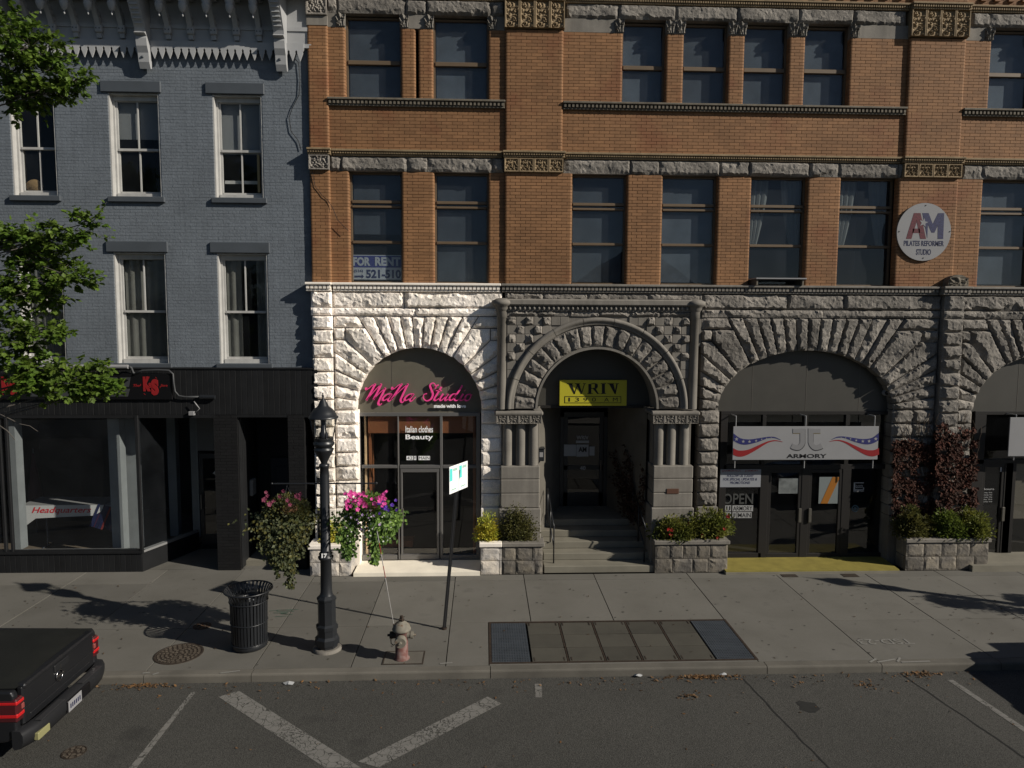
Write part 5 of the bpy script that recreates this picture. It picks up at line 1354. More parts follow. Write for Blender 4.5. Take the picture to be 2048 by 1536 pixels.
B(pB, pC, 15.95, 17.1, -.02, zs2).build('door_step', M_STEP, gb)
B(pB, pC, 17.0, 17.06, zs2, zF0).build('entry_panel', M_BLK, gb)
dr6 = MB().cbox(pB+.32, pC-.05, 16.94, 16.99, zs2, 2.3, .005).build('door', mat('door_navy', (.012, .016, .024), .5), gb)
for z0, z1 in ((.3, 1.0), (1.15, 2.1)):
    for k in (0, 1):
        xa = pB+.42+k*.42; MB().cbox(xa, xa+.33, 16.925, 16.945, z0, z1, .01).build('door_panel', MATS['door_navy'], dr6)
MB().lathe((pB+.40, 16.91, 1.1), [(.0, 0), (.03, .01), (.035, .03), (.02, .06), (0, .07)], 10).build('knob', MATS['steel'], dr6)
solo('mail_box', MB().cbox(pB+.021, pB+.10, 16.3, 16.55, PZ(497, 990, 16.4), PZ(497, 958, 16.4), .01), mat('box_pale', (.18, .18, .17), .5), (pB+.06, 16.42, PZ(497, 990, 16.4)), 'small pale letter box in the black side entry', 'letter box')
# --- shop sign of the black front
YKS = YFS-.06
ks = thing('long_shop_sign', (-8.5, YKS, PZ(150, 800, YKS)), 'long black shop sign with red emblems above the black shop front', 'sign')
a, b = P(343, 747, YKS), P(343, 799.5, YKS)
MB().cbox(XL+.8, a.x, YKS, YKS+.058, b.z, a.z, .008).build('board', M_BLKP, ks)
M_KSG = mat('sign_grey', (.040, .042, .045), .5)
def kz(u, v): q = P(u/4.6545, 730+v/4.6545, YKS); return (q.x, q.z)
def kpoly(pts, m, nm='letter'):
    pl = [kz(*p) for p in pts]
    if area(pl) < 0: pl = pl[::-1]
    MB().prism(pl, YKS-.008, YKS+.002).build(nm, m, ks)
for pts in ([(290,115),(1090,115),(1100,160),(1075,160),(1065,135),(1000,190),(275,190)], [(290,222),(1210,222),(1190,293),(275,293)], [(1110,115),(1215,115),(1200,205),(1115,205),(1200,140)], [(300,130),(500,130),(490,205),(280,205)]): kpoly(pts, M_KSG)
for u0 in (1400, 80):
    for t in range(30):
        t0, t1 = 2*math.pi*t/30, 2*math.pi*(t+1)/30
        pl = [kz(u0+90*math.cos(t0), 195+92*math.sin(t0)), kz(u0+94*math.cos(t0), 195+96*math.sin(t0)), kz(u0+94*math.cos(t1), 195+96*math.sin(t1)), kz(u0+90*math.cos(t1), 195+92*math.sin(t1))]
        if area(pl) < 0: pl = pl[::-1]
        MB().prism(pl, YKS-.006, YKS+.002).build('emblem_ring', M_REDB, ks) if t % 5 == 0 else None
    for ch, (ua, va, ub, vb) in (('K', (-70, 108, 5, 245)), ('&', (-22, 165, 22, 215)), ('S', (5, 130, 80, 282))):
        a, b = kz(u0+ua, va), kz(u0+ub, vb); text_mb(ch, a[0], b[0], b[1], a[1], YKS, bold=.07 if ch != '&' else .03, depth=.01).build('letter', M_REDB, ks)
    for ua, ub in ((-160, -98), (95, 160)):
        a, b = kz(u0+ua, 178), kz(u0+ub, 202); text_mb('The' if ua < 0 else 'Store', a[0], b[0], b[1], a[1], YKS, shear=.3, bold=.02).build('letter', M_REDB, ks)
# tube light above it, conduits, floodlight
tl = thing('sign_tube_light', (P(170, 737, YFS-.1).x, YFS, zF1), 'long white tube light fixed above the black shop sign', 'light')
a, b = P(60, 733, YFS-.15), P(256, 733.5, YFS-.15); MB().cyl(a, (b.x, a.y, a.z), .045, .045, 10).build('tube', M_WSG, tl)
MB().tube([P(258, 733, YFS-.12), P(262, 735, YFS-.1), P(266, 745, YFS-.05), P(272, 749, YFS-.05)], .028).build('elbow', mat('conduit_grey', (.045, .047, .05), .5), tl)
for xx in (a.x+.2, b.x-.2): MB().box(xx, xx+.04, YFS-.15, YFS, a.z-.02, a.z+.02).build('bracket', M_BLKM, tl)
cd = [P(x, y, YFS-.075) for x, y in ((268, 749), (285, 741), (315, 740), (338, 741), (346, 748), (347, 765), (350, 783), (358, 792), (372, 794), (400, 793.5))]
solo('conduit', MB().tube(cd, .022), MATS['conduit_grey'], cd[0], 'grey electrical conduit bending round the black shop sign', 'conduit')
fl = thing('flood_light', (P(385, 827, YFS-.1).x, YFS-.1, zF0), 'small grey floodlight on the ledge below the conduit', 'light')
q = P(382, 822, YFS-.12); MB().cbox(q.x-.06, q.x+.06, YFS-.12, YFS-.03, zF0+.001, zF0+.09, .008).build('housing', M_WSG, fl)
MB().tube([P(388, 803, YFS-.1), P(392, 808, YFS-.1), P(399, 817, YFS-.1), (q.x+.06, YFS-.08, zF0+.05)], .012).build('cable', M_WSG, fl)
solo('junction_box', MB().cyl(P(400, 794, YFS-.06), P(430, 794.5, YFS-.06), .05), M_BLKM, P(415, 796, YFS-.06), 'black tubular junction box at the end of the conduit', 'junction box')
# table with banner cloth inside, flag
tb = thing('display_table', (PX(130, 1060, 17.0), 17.0, sfz), 'folding table under a white banner cloth with red italics in the shop window', 'table')
YTB = 16.75
a, b = P(45, 1012, YTB), P(205, 1010, YTB)
zt = (a.z+b.z)/2
MB().cbox(a.x, b.x+.3, YTB, YTB+.75, zt-.03, zt+.01, .01).build('top', M_WHC, tb)
MB().prism([(a.x-.04, zt-.55), (a.x+.3, zt-.30), (a.x+.9, zt-.27), (b.x-.2, zt-.24), (b.x+.05, zt-.1), (b.x+.05, zt+.012), (a.x-.04, zt+.012)], YTB-.02, YTB-.01).build('cloth', mat('cloth_white', (.50, .50, .49), .8), tb)
MB().box(a.x-.04, b.x+.05, YTB-.02, YTB+.76, zt+.011, zt+.02).build('cloth', mat('cloth_grey', (.20, .20, .2), .8), tb)
text_mb('Headquarters', a.x+.22, b.x-.25, zt-.21, zt-.03, YTB-.022, bold=.01, shear=.35).build('lettering', mat('letter_red', (.55, .03, .04), .6), tb)
for xx in (a.x+.35, b.x+.05): MB().cyl((xx, YTB+.3, sfz), (xx, YTB+.3, zt-.03), .02).cyl((xx-.0, YTB+.1, sfz+.02), (xx, YTB+.5, sfz+.02), .015).build('leg', M_STL, tb)
fl_ = thing('folded_flag', (PX(215, 1040, 16.9), 16.9, sfz), 'dark flag cloth hanging from the end of the display table', 'flag')
q = P(205, 1010, 16.72); mb = MB(); vs = []
for i in range(7):
    for j in range(7):
        vs.append((q.x+(i-1)*.09-.04*j, 16.715+.03*math.sin(i*1.8), q.z+.03-.09*j-.02*i))
mb.add(vs, [(i*7+j, (i+1)*7+j, (i+1)*7+j+1, i*7+j+1) for i in range(6) for j in range(6)], True); mb.build('cloth', M_NAVY, fl_)
for k in range(3):
    mb = MB(); mb.add([(vs[i][0]+.006, vs[i][1]-.006, vs[i][2]) for i in [(1+k*2)*7+j for j in range(7)]]+[(vs[i][0]+.05, vs[i][1]-.006, vs[i][2]-.01) for i in [(1+k*2)*7+j for j in range(7)]], [(j, j+1, j+8, j+7) for j in range(6)]); mb.build('stripe', mat('cloth_red', (.16, .02, .02), .8), fl_)
q = P(66, 905, 18.2); f2 = thing('standing_flag', (q.x, 18.2, sfz), 'tall furled dark flag standing at the back of the shop', 'flag')
MB().cyl((q.x, 18.2, sfz), (q.x, 18.2, q.z+.1), .015).build('pole', M_STL, f2); MB().lathe((q.x, 18.2, sfz+.55), [(.16, 0), (.17, .4), (.09, 1.0), (.02, 1.5)], 9).build('cloth', mat('flag_dark', (.05, .02, .025), .8), f2)
# loose wire and stains on the wall
wr_ = [P(x, y, YG-.03) for x, y in ((590, 118), (597, 125), (600, 160), (598, 190), (585, 215), (578, 235), (582, 262), (597, 282), (602, 300))]
solo('loose_wire', MB().tube(wr_, .008, 5), M_INK, wr_[-1], 'thin black wire drooping down the grey wall beside the brick corner', 'wire')
wr_ = [P(x, y, YPIL-.02) for x, y in ((620, 320), (630, 372), (645, 392), (655, 400), (665, 415), (675, 440), (690, 455), (697, 462))]
solo('loose_wire', MB().tube(wr_, .006, 5), M_INK, wr_[-1], 'thin dark wire running across the corner brickwork to the window', 'wire')
MB().hprism([(xc-.3, 15.756), (pB+.05, 15.756), (pB+.05, 17.25), (xd0-.1, 17.25)], -.12, .002).build('slab', M_CON, sw)
B(pB, pD+.1, 15.756, 15.95, -.12, .001).build('slab', M_CON, sw)

# ================================================================== planters
def planter(x0, x1, y0, y1, h, label, lit_to=None, all_lit=False, rows=2, cap=.09):
    o = thing('stone_planter', ((x0+x1)/2, (y0+y1)/2, 0), label, 'planter')
    mp = lambda x: M_PLSP if (all_lit or (lit_to and x < lit_to)) else M_PLS
    B(x0+.06, x1-.06, y0+.075, y1, -.03, h-cap-.003).build('core', M_SOIL, o)
    rh = (h-cap)/rows
    for r_ in range(rows):
        x = x0; first = True
        while x < x1-.02:
            w_ = random.uniform(.26, .46); xe = min(x+w_, x1)
            if lit_to and x < lit_to < xe: xe = lit_to
            if x1-xe < .14: xe = x1
            stone(rect(x, xe, r_*rh, (r_+1)*rh), y0+.02, mp(x), o, out=.022, rough=.018, depth=.1, gap=.006, margin=.02, name='stone'); x = xe
        for sx, xf in ((-1, x0), (1, x1)):
            y = y0+.13
            while y < y1-.05:
                ye = min(y+random.uniform(.25, .4), y1)
                MB().cbox(min(xf, xf-sx*.08), max(xf, xf-sx*.08), y+.005, ye-.005, r_*rh+.005, (r_+1)*rh-.005, .012).build('stone', mp(xf), o); y = ye
    segs = [(x0-.03, x1+.03)] if not lit_to else [(x0-.03, lit_to), (lit_to, x1+.03)]
    for a, b in segs:
        mm = M_SMP if (all_lit or (lit_to and b <= lit_to)) else M_SM
        mb = MB().cbox(a, b, y0-.03, y0+.17, h-cap, h, .012)
        mb.build('coping', mm, o)
    for xx in (x0-.03, x1-.14):
        MB().cbox(xx, xx+.17, y0+.172, y1, h-cap, h, .012).build('coping', mp(xx+.1) if False else (M_SMP if (all_lit or (lit_to and xx < lit_to)) else M_SM), o)
    B(x0+.14, x1-.14, y0+.17, y1, h-.10, h-.03).build('soil', M_SOIL, o)
    return o
YP0 = 15.20
pcut = PX(1004, 1120, YP0)
PLN = []
def pxs(a, b): return PX(a, 1120, YP0), PX(b, 1120, YP0)
xa1, xa2 = pxs(619, 702); planter(xa1, xa2, YP0, YW-.10, .70, 'stone planter coloured as if lit beside the black side entry under the brightened pier', all_lit=True)
xb1, xb2 = pxs(961, 1086); planter(xb1, xb2, YP0, YPT-.11 if False else 15.35+.35-.02, .72, 'stone planter half coloured as if lit half grey on the clothes shop side of the steps', lit_to=pcut)
xc1, xc2 = pxs(1310, 1456); planter(xc1, xc2, YP0, YW-.10, .74, 'grey stone planter with red flowers between steps and yellow threshold')
xd1, xd2 = pxs(1812, 1977); planter(xd1, xd2, YP0, YW-.18, .74, 'rough stone planter below the ivy covered pier')

# ================================================================== foliage
def leafmat(name, c, c2, tr=.35):
    return mat(name, c, .55, island=.35, c2=c2, scale=3.0, trans=tr, spec=.3)
def leaf_quad(mb, p, d, up, L, Wd, fold=.25):
    s = d.cross(up)
    if s.length < 1e-3: s = d.orthogonal()
    s.normalize(); nn = s.cross(d).normalized()
    a = p; b = p+d*L*.45+s*Wd*.5+nn*Wd*fold*.5; c = p+d*L; e = p+d*L*.45-s*Wd*.5+nn*Wd*fold*.5
    mb.add([a, b, c, e], [(0, 1, 2), (0, 2, 3)])
OAK = [(0, 0), (.16, .10), (.34, .06), (.30, .30), (.50, .34), (.36, .52), (.50, .66), (.26, .70), (.14, .92), (0, 1)]
def leaf_oak(mb, p, d, up, L):
    s = d.cross(up)
    if s.length < 1e-3: s = d.orthogonal()
    s.normalize(); nn = s.cross(d).normalized()
    pts = [(a, b) for a, b in OAK]; vs = [p+s*(a*L*.95)+d*(b*L)+nn*(abs(a)*L*.22) for a, b in pts]+[p-s*(a*L*.95)+d*(b*L)+nn*(abs(a)*L*.22) for a, b in pts[1:-1]]
    mid = len(pts)
    mb.add(vs, [tuple(range(len(pts))), tuple([0]+[len(pts)-1]+list(range(len(vs)-1, mid-1, -1)))])
def rv(r): 
    while True:
        v = Vector((r.uniform(-1, 1), r.uniform(-1, 1), r.uniform(-1, 1)))
        if .05 < v.length < 1: return v
def bush(name, label, c, rad, n, L, m, cat='shrub', group=None, stems=8, seed=1, clump=14, flowers=None):
    r = random.Random(seed); c = Vector(c)
    o = thing(name, c-Vector((0, 0, 0)), label, cat, group)
    st_ = MB(); fo = MB(); cl = []
    for i in range(clump):
        v = rv(r); v.z = abs(v.z)*1.0
        q = c+Vector((v.x*rad[0]*.85, v.y*rad[1]*.85, v.z*rad[2]*.95+.02)); cl.append((q, r.uniform(.22, .42)))
        st_.tube([c+Vector((v.x*.1*rad[0], v.y*.1, 0)), c.lerp(q, .5)+Vector((0, 0, .05)), q], [.008, .006, .003], 4)
    for i in range(n):
        q, k = cl[i % len(cl)]
        v = rv(r); p = q+Vector((v.x*rad[0]*k*1.3, v.y*rad[1]*k*1.3, v.z*rad[2]*k*1.2))
        if p.z < c.z-.01: p.z = c.z+r.uniform(0, .05)
        d = (v+Vector((r.uniform(-.6, .6), r.uniform(-.9, .3), r.uniform(-.2, .7)))).normalized()
        leaf_quad(fo, p, d, rv(r), L*r.uniform(.6, 1.2), L*.5*r.uniform(.7, 1.1))
    st_.build('stem', mat('twig', (.035, .025, .016), .9), o); fo.build('foliage', m, o)
    if flowers:
        for (fm, cnt, sz) in flowers:
            for i in range(cnt):
                q, k = cl[r.randrange(len(cl))]; p = q+Vector((r.uniform(-.2, .2)*rad[0], -rad[1]*k-.03, r.uniform(-.1, .25)*rad[2])); flower(p, sz, fm, o, r)
    return o
FLM = {}
def flower(p, s, m, parent, r, name='flower'):
    mb = MB(); p = Vector(p)
    ax = Vector((r.uniform(-.5, .5), -1, r.uniform(-.2, .7))).normalized(); u = ax.orthogonal().normalized(); w_ = ax.cross(u)
    for k in range(5):
        a = 2*math.pi*k/5; d = u*math.cos(a)+w_*math.sin(a); t = u*math.cos(a+1.57)+w_*math.sin(a+1.57)
        mb.add([p, p+d*s*.6+t*s*.42+ax*s*.25, p+d*s+ax*s*.15, p+d*s*.6-t*s*.42+ax*s*.25], [(0, 1, 2, 3)])
    return mb.build(name, m, parent)
LF_Y = leafmat('leaf_yellow_lit_tint', (.62, .50, .06), (.34, .40, .06)); LF_G = leafmat('leaf_green', (.13, .165, .030), (.075, .105, .020)); LF_G2 = leafmat('leaf_mixed', (.175, .175, .034), (.095, .12, .024))  # the yellow leaves carry the bay's highlight in their colour
LF_B = leafmat('leaf_olive', (.125, .115, .032), (.075, .08, .024))
LF_V = leafmat('leaf_variegated', (.095, .105, .055), (.060, .075, .028)); LF_BR = leafmat('leaf_basket_lit_tint', (.22, .34, .07), (.10, .19, .04)); LF_BRD = leafmat('leaf_basket_deep', (.07, .13, .035), (.12, .20, .05))  # first basket green is brightened in colour to stand for the highlight
F_PK = mat('petal_pink', (.85, .10, .42), .5, trans=.3); F_PKD = mat('petal_pink_dull', (.24, .055, .10), .5, trans=.3); F_PU = mat('petal_purple', (.10, .03, .36), .5, trans=.3); F_LI = mat('petal_lilac', (.45, .32, .55), .5, trans=.3); F_RD = mat('petal_red', (.30, .012, .012), .5, trans=.3); F_WH = mat('petal_white', (.75, .75, .70), .5, trans=.3)  # bright petals hold the highlight in their colour, the dull pink goes without
hp = .70
bush('shrub', 'yellow green shrub coloured as if lit in the planter behind the lamp post', (PX(672, 1075, 15.5), 15.48, hp-.03), (.28, .16, .40), 900, .07, LF_Y, seed=11, clump=16)
bush('shrub', 'yellow leaved shrub coloured as if lit in the brightened end of the planter', (PX(975, 1070, 15.45), 15.44, hp-.01), (.30, .16, .50), 1900, .07, LF_Y, seed=12, clump=30)
bush('shrub', 'dark olive shrub in the planter against the porch pedestal', (PX(1040, 1070, 15.42), 15.42, hp), (.46, .16, .68), 4200, .055, LF_B, seed=13, clump=46)
bush('shrub', 'low green shrub with red flowers beside the steps', (PX(1352, 1070, 15.5), 15.48, hp+.01), (.56, .28, .56), 3600, .085, LF_G2, seed=14, clump=24, flowers=[(F_RD, 9, .05)])
bush('shrub', 'low green shrub with a few red blooms beside the yellow threshold', (PX(1420, 1070, 15.5), 15.46, hp+.01), (.54, .30, .54), 3600, .085, LF_G2, seed=15, clump=24, flowers=[(F_RD, 6, .05)])
bush('shrub', 'reddish green shrub at the armory side of the ivy pier planter', (PX(1825, 1070, 15.5), 15.44, hp+.01), (.46, .24, .58), 3200, .085, LF_B, seed=16, clump=22)
bush('shrub', 'green leafy shrub in the middle of the ivy pier planter', (PX(1885, 1070, 15.5), 15.40, hp+.01), (.48, .26, .56), 3200, .085, LF_G, seed=17, clump=22)
bush('shrub', 'rounded green shrub at the dark door side of the ivy pier planter', (PX(1940, 1070, 15.5), 15.42, hp+.01), (.46, .26, .56), 3200, .085, LF_G2, seed=18, clump=22)

# ivy on the pier
iv = thing('ivy', (PX(1870, 1040, YW), YW-.15, .7), 'russet ivy covering the granite pier beside the armory shop', 'ivy')
r = random.Random(5); fo = MB(); stv = MB()
IVM = mat('leaf_ivy_russet', (.066, .024, .016), .7, island=.6, c2=(.038, .019, .013), scale=5, trans=.15, spec=.12)
def ysurf(px): return YW-.14-.09 if 1870 < px < 1914 else YW-.09
for i in range(9500):
    px = r.uniform(1784, 1950); py = r.uniform(838, 1056)
    dens = .95 if py > 870 else .35
    if 1800 < px < 1860 and 870 < py: dens = .80
    nz_ = noise.noise(Vector((px*.035, py*.045, 3)))+.5*noise.noise(Vector((px*.1, py*.1, 9)))
    lim = 858+46*noise.noise(Vector((px*.03, 7, 1)))+ (22 if px < 1850 else 0)
    if py < lim or nz_ < -.15 or r.random() > dens: continue
    if px > 1925 and py > 1010: continue
    q = P(px, py, ysurf(px)); q.y -= r.uniform(0, .07)
    d = Vector((r.uniform(-.7, .7), r.uniform(-.45, -.05), r.uniform(-1, .1))).normalized()
    leaf_quad(fo, q, d, Vector((r.uniform(-.4, .4), -1, r.uniform(-.2, .6))), r.uniform(.055, .105), r.uniform(.04, .075), .3)
for i in range(26):
    px = r.uniform(1790, 1945); py = 1050; pts = []
    while py > r.uniform(790, 860): pts.append(P(px, py, ysurf(px)-.01)); px += r.uniform(-7, 7); py -= 14
    if len(pts) > 2: stv.tube(pts, .006, 4)
fo.build('foliage', IVM, iv); stv.build('stem', mat('vine', (.045, .032, .022), .9), iv)
iv2 = thing('ivy', (jr-.1, 16.9, ZLND), 'sparse dark vine climbing the inner wall of the porch', 'ivy')
fo = MB(); stv = MB()
def wallpt(t, z, o=.03): return Vector((jr+(dr-jr)*t-o, (YT-.2)+(YD-YT+.2)*t-o, z))
for i in range(16):
    t, z = r.uniform(.0, .5), ZLND+.1; pts = []; dt = r.uniform(-.02, .05)
    for k in range(r.randint(6, 16)):
        pts.append(wallpt(min(.95, max(0, t)), z)); t += dt+r.uniform(-.05, .05); z += r.uniform(.05, .16)
    stv.tube(pts, .007, 4)
    for p in pts:
        for k in range(6):
            q = p+Vector((r.uniform(-.1, 0), r.uniform(-.08, .08), r.uniform(-.1, .1))); leaf_quad(fo, q, rv(r).normalized(), rv(r), .07, .055)
stv.build('stem', MATS['vine'], iv2); fo.build('foliage', mat('leaf_ivy_dark', (.045, .022, .014), .6, island=.4, trans=.2), iv2)

# ================================================================== street lamp and hanging baskets
LX, LY = -2.63, 11.72
def lamp(x, y, number, label):
    o = thing('street_lamp', (x, y, 0), label, 'street lamp', 'black street lamps with flower arms')
    c = (x, y, 0)
    MB().lathe(c, [(.24, -.02), (.24, .03), (.21, .05)], 24).build('footing', M_SM, o)
    MB().lathe(c, [(.17, .05), (.17, .10), (.205, .11), (.205, .21), (.165, .25), (.165, .36), (.185, .37), (.185, .43), (.15, .46), (.15, .86), (.165, .87), (.165, .90), (.115, .95)], 8, False).build('base', M_BLKM, o)
    mb = MB().lathe(c, [(.115, .95), (.098, 1.0), (.092, 1.55), (.12, 1.57), (.13, 1.61), (.10, 1.63), (.115, 1.66), (.085, 1.70), (.078, 3.0), (.07, 3.12), (.085, 3.13), (.085, 3.17), (.05, 3.19)], 16)
    mb.build('post', M_BLKM, o)
    z = 3.16
    MB().lathe((x, y, z), [(.05, 0), (.055, .05), (.10, .14), (.155, .24), (.165, .27), (.13, .29), (.145, .31), (.17, .34), (.175, .38), (.14, .40), (.16, .42), (.16, .46)], 20).build('neck', M_BLKM, o)
    MB().lathe((x, y, z+.46), [(.15, 0), (.215, .32)], 16).build('globe', M_CL, o)
    MB().lathe((x, y, z+.46), [(.07, 0), (.075, .06), (.05, .10), (.035, .30)], 10).build('lamp_holder', mat('lamp_holder', (.02, .022, .03), .3), o)
    for k in range(4):
        a = math.pi*k/2+.4
        MB().tube([(x+.155*math.cos(a), y+.155*math.sin(a), z+.46), (x+.22*math.cos(a), y+.22*math.sin(a), z+.79)], .009, 5).build('rib', M_BLKM, o)
    MB().lathe((x, y, z+.78), [(.24, 0), (.245, .025), (.225, .035), (.20, .09), (.15, .155), (.10, .19), (.085, .21), (.055, .28), (.02, .33), (.012, .35), (.022, .37), (.01, .39), (.012, .42), (.0, .43)], 20).build('cap', M_BLKM, o)
    za = PZ(650, 967, LY)
    MB().cyl((x-.86, y, za), (x+.86, y, za), .013).lathe((x-.86, y, za-.02), [(0, 0), (.022, .02), (0, .04)], 8).lathe((x+.86, y, za-.02), [(0, 0), (.022, .02), (0, .04)], 8).build('basket_arm', M_BLKM, o)
    if number: text_mb('17', x-.045, x+.045, PZ(650, 1116, LY-.1), PZ(650, 1107, LY-.1), y-.10, bold=.04, depth=.012).build('number', M_WBR, o)
    return o, za
lp, za = lamp(LX, LY, True, 'black street lamp with two flower baskets before the brightened arch')
LX2, LY2 = 14.35, 11.55
lamp(LX2, LY2, False, 'black street lamp whose shadow falls before the ivy planter')
def basket(cx, cy, zt, zb, w_, seed, m1, m2, trail, flw, label, wire=True):
    r = random.Random(seed); o = thing('hanging_basket', (cx, cy, zt), label, 'flower basket', 'flower baskets on the lamp arms')
    zbk = zt-.42
    MB().lathe((cx, cy, zbk-.14), [(.02, 0), (.10, .02), (.15, .08), (.17, .16)], 14).build('basket', mat('coir', (.10, .05, .025), .9, bump=.6), o)
    ch = MB()
    for k in range(3):
        a = 2*math.pi*k/3+.3; ch.tube([(cx+.16*math.cos(a), cy+.16*math.sin(a), zbk), (cx, cy, zt-.03)], .004, 4)
    ch.tube([(cx, cy, zt-.03), (cx, cy, zt+.0)], .005, 4); ch.build('chain', M_BLKM, o)
    fo = MB(); fo2 = MB()
    for i in range(1500):
        v = rv(r); p = Vector((cx+v.x*w_*.62, cy+v.y*w_*.5, zbk+.05+v.z*.20-.10*abs(v.x)))
        leaf_quad(fo if r.random() < .6 else fo2, p, (v+Vector((0, -.4, .2))).normalized(), rv(r), r.uniform(.04, .075), r.uniform(.03, .05))
    for (tx, L_, wd, n_) in trail:
        for i in range(n_):
            t = r.random()**.8; wdt = wd*(1-.72*t)
            p = Vector((cx+tx+r.gauss(0, .5)*wdt, cy+r.gauss(0, .4)*wdt-.02, zbk-.02-L_*t))
            d = Vector((r.uniform(-.7, .7), r.uniform(-.8, .4), r.uniform(-1, -.1))).normalized()
            leaf_quad(fo if r.random() < .7 else fo2, p, d, Vector((r.uniform(-.3, .3), -1, .4)), r.uniform(.04, .085), r.uniform(.035, .06))
    fo.build('foliage', m1, o); fo2.build('foliage', m2, o)
    for (fm, n_, sz, ax, bx_, az, bz) in flw:
        for i in range(n_):
            p = Vector((cx+r.uniform(ax, bx_), cy-r.uniform(.05, w_*.55), zt+r.uniform(az, bz))); flower(p, sz*r.uniform(.7, 1.2), fm, o, r)
    return o
xb_ = PX(574, 980, LY); xr_ = PX(736, 970, LY)
TL = PZ(574, 1210, LY)
basket(xb_-.0, LY, za, 0, .62, 3, LF_V, LF_B, [(-.10, .95, .55, 1500), (.12, .62, .42, 900), (-.28, .55, .30, 500), (.02, 1.32, .22, 420), (-.17, 1.15, .12, 120)], [(F_PKD, 14, .045, -.38, .28, -.30, -.08), (F_LI, 0, .02, -.3, .3, -.6, -.3)], 'dusky trailing flower basket hanging beside the black side entry')
basket(xr_+.0, LY, za, 0, .62, 4, LF_BR, LF_BRD, [(-.34, .80, .30, 800), (.22, .55, .40, 900), (.10, .92, .20, 420), (.36, .40, .25, 400)], [(F_PK, 70, .036, -.32, .34, -.36, -.10), (F_PU, 16, .034, .20, .50, -.44, -.26), (F_LI, 30, .025, -.35, .35, -.7, -.35), (F_WH, 50, .015, -.4, .45, -.95, -.45)], 'flower basket of pink and purple blooms brightened in colour before the clothes shop')
for sx in (-.86, .86):
    basket(LX2+sx*.95, LY2, za, 0, .62, 8+int(sx), LF_V, LF_B, [(-.1, .9, .5, 700), (.1, .6, .4, 500)], [(F_PKD, 10, .045, -.35, .3, -.3, -.08)], 'trailing flower basket on the '+('road' if sx < 0 else 'far')+' arm of the lamp near the ivy planter')
# ================================================================== litter bin
bn_c = G(497, 1300); BXc, BYc = -3.97, 11.86
bi = thing('litter_bin', (BXc, BYc, 0), 'black slatted metal litter bin with flared rim on the pavement', 'bin')
MB().lathe((BXc, BYc, .0), [(.25, 0), (.29, .03), (.29, .10), (.27, .12)], 24).build('base_ring', M_BLKM, bi)
MB().lathe((BXc, BYc, .06), [(.0, 0), (.255, .01), (.262, .78)], 24).build('liner', M_BLKP, bi)
ns_ = 34
slm = None
for k in range(ns_):
    a = 2*math.pi*k/ns_
    if slm is None:
        mb = MB(); prof = [(.285, .08), (.292, .30), (.300, .60), (.305, .80), (.318, .90), (.355, .98), (.385, 1.01)]
        for (r0, z0), (r1, z1) in zip(prof[:-1], prof[1:]):
            mb.add([(r0, -.019, z0), (r0, .019, z0), (r1, .019, z1), (r1, -.019, z1), (r0-.008, -.019, z0), (r0-.008, .019, z0), (r1-.008, .019, z1), (r1-.008, -.019, z1)], [(0, 1, 2, 3), (7, 6, 5, 4), (0, 3, 7, 4), (1, 5, 6, 2)])
        slm = mb.mesh('slat')
    s_ = mkobj('slat', slm, M_BLKM, bi); s_.rotation_euler = (0, 0, a)
mb = MB()
for zz, rr_ in ((.82, .312), (.10, .293), (.46, .299)):
    MB().tube([(BXc+rr_*math.cos(2*math.pi*i/32), BYc+rr_*math.sin(2*math.pi*i/32), zz) for i in range(33)], .011, 5).build('hoop', M_BLKM, bi)
pass
MB().tube([(BXc+.39*math.cos(2*math.pi*i/32), BYc+.39*math.sin(2*math.pi*i/32), 1.01) for i in range(33)], .014, 6).build('rim', M_BLKM, bi)
MB().lathe((BXc, BYc, .835), [(.29, 0), (.27, .02), (.16, .03), (.15, .0)], 24).build('lid', M_BLKM, bi)
solo('bin_bag_scrap', MB().cbox(BXc+.02, BXc+.14, BYc-.18, BYc-.08, .86, .875, .004), M_WHC, (BXc+.08, BYc-.13, .86), 'scrap of white paper lying on the litter bin lid', 'paper')
# ================================================================== fire hydrant
HX, HY = -1.335, 11.34
hy = thing('fire_hydrant', (HX, HY, 0), 'faded red and cream fire hydrant near the kerb', 'hydrant')
H_R = mat('hydrant_red', (.155, .060, .050), .8, var=.3, scale=9, c2=(.17, .12, .11), streak=.3, blotch=((.07, .03, .015), 10, .58, .6)); H_C = mat('hydrant_cream', (.175, .160, .130), .75, var=.3, scale=9, blotch=((.09, .04, .015), 9, .55, .7))
MB().lathe((HX, HY, 0), [(.13, 0), (.13, .02), (.105, .03), (.105, .30), (.10, .32), (.10, .46), (.125, .47), (.125, .49)], 20).build('barrel', H_R, hy)
MB().lathe((HX, HY, .49), [(.15, 0), (.155, .02), (.145, .035), (.13, .08), (.09, .12), (.05, .14), (.045, .15)], 20).build('bonnet', H_C, hy)
MB().lathe((HX, HY, .64), [(.045, 0), (.05, .03), (.03, .04), (.03, .085), (.0, .09)], 5, False).build('operating_nut', M_RUST, hy)
MB().cyl((HX, HY-.08, .36), (HX, HY-.15, .355), .085, .085, 14).cyl((HX, HY-.15, .355), (HX, HY-.20, .35), .098, .09, 14).cyl((HX, HY-.20, .35), (HX, HY-.235, .35), .03, .025, 5).build('pumper_cap', H_C, hy)
for s in (-1, 1):
    MB().cyl((HX+s*.08, HY, .40), (HX+s*.15, HY, .40), .055).cyl((HX+s*.15, HY, .40), (HX+s*.19, HY, .40), .065, .06).cyl((HX+s*.19, HY, .40), (HX+s*.23, HY, .40), .022, .02, 5).build('hose_cap', H_C if s > 0 else M_IRON, hy)
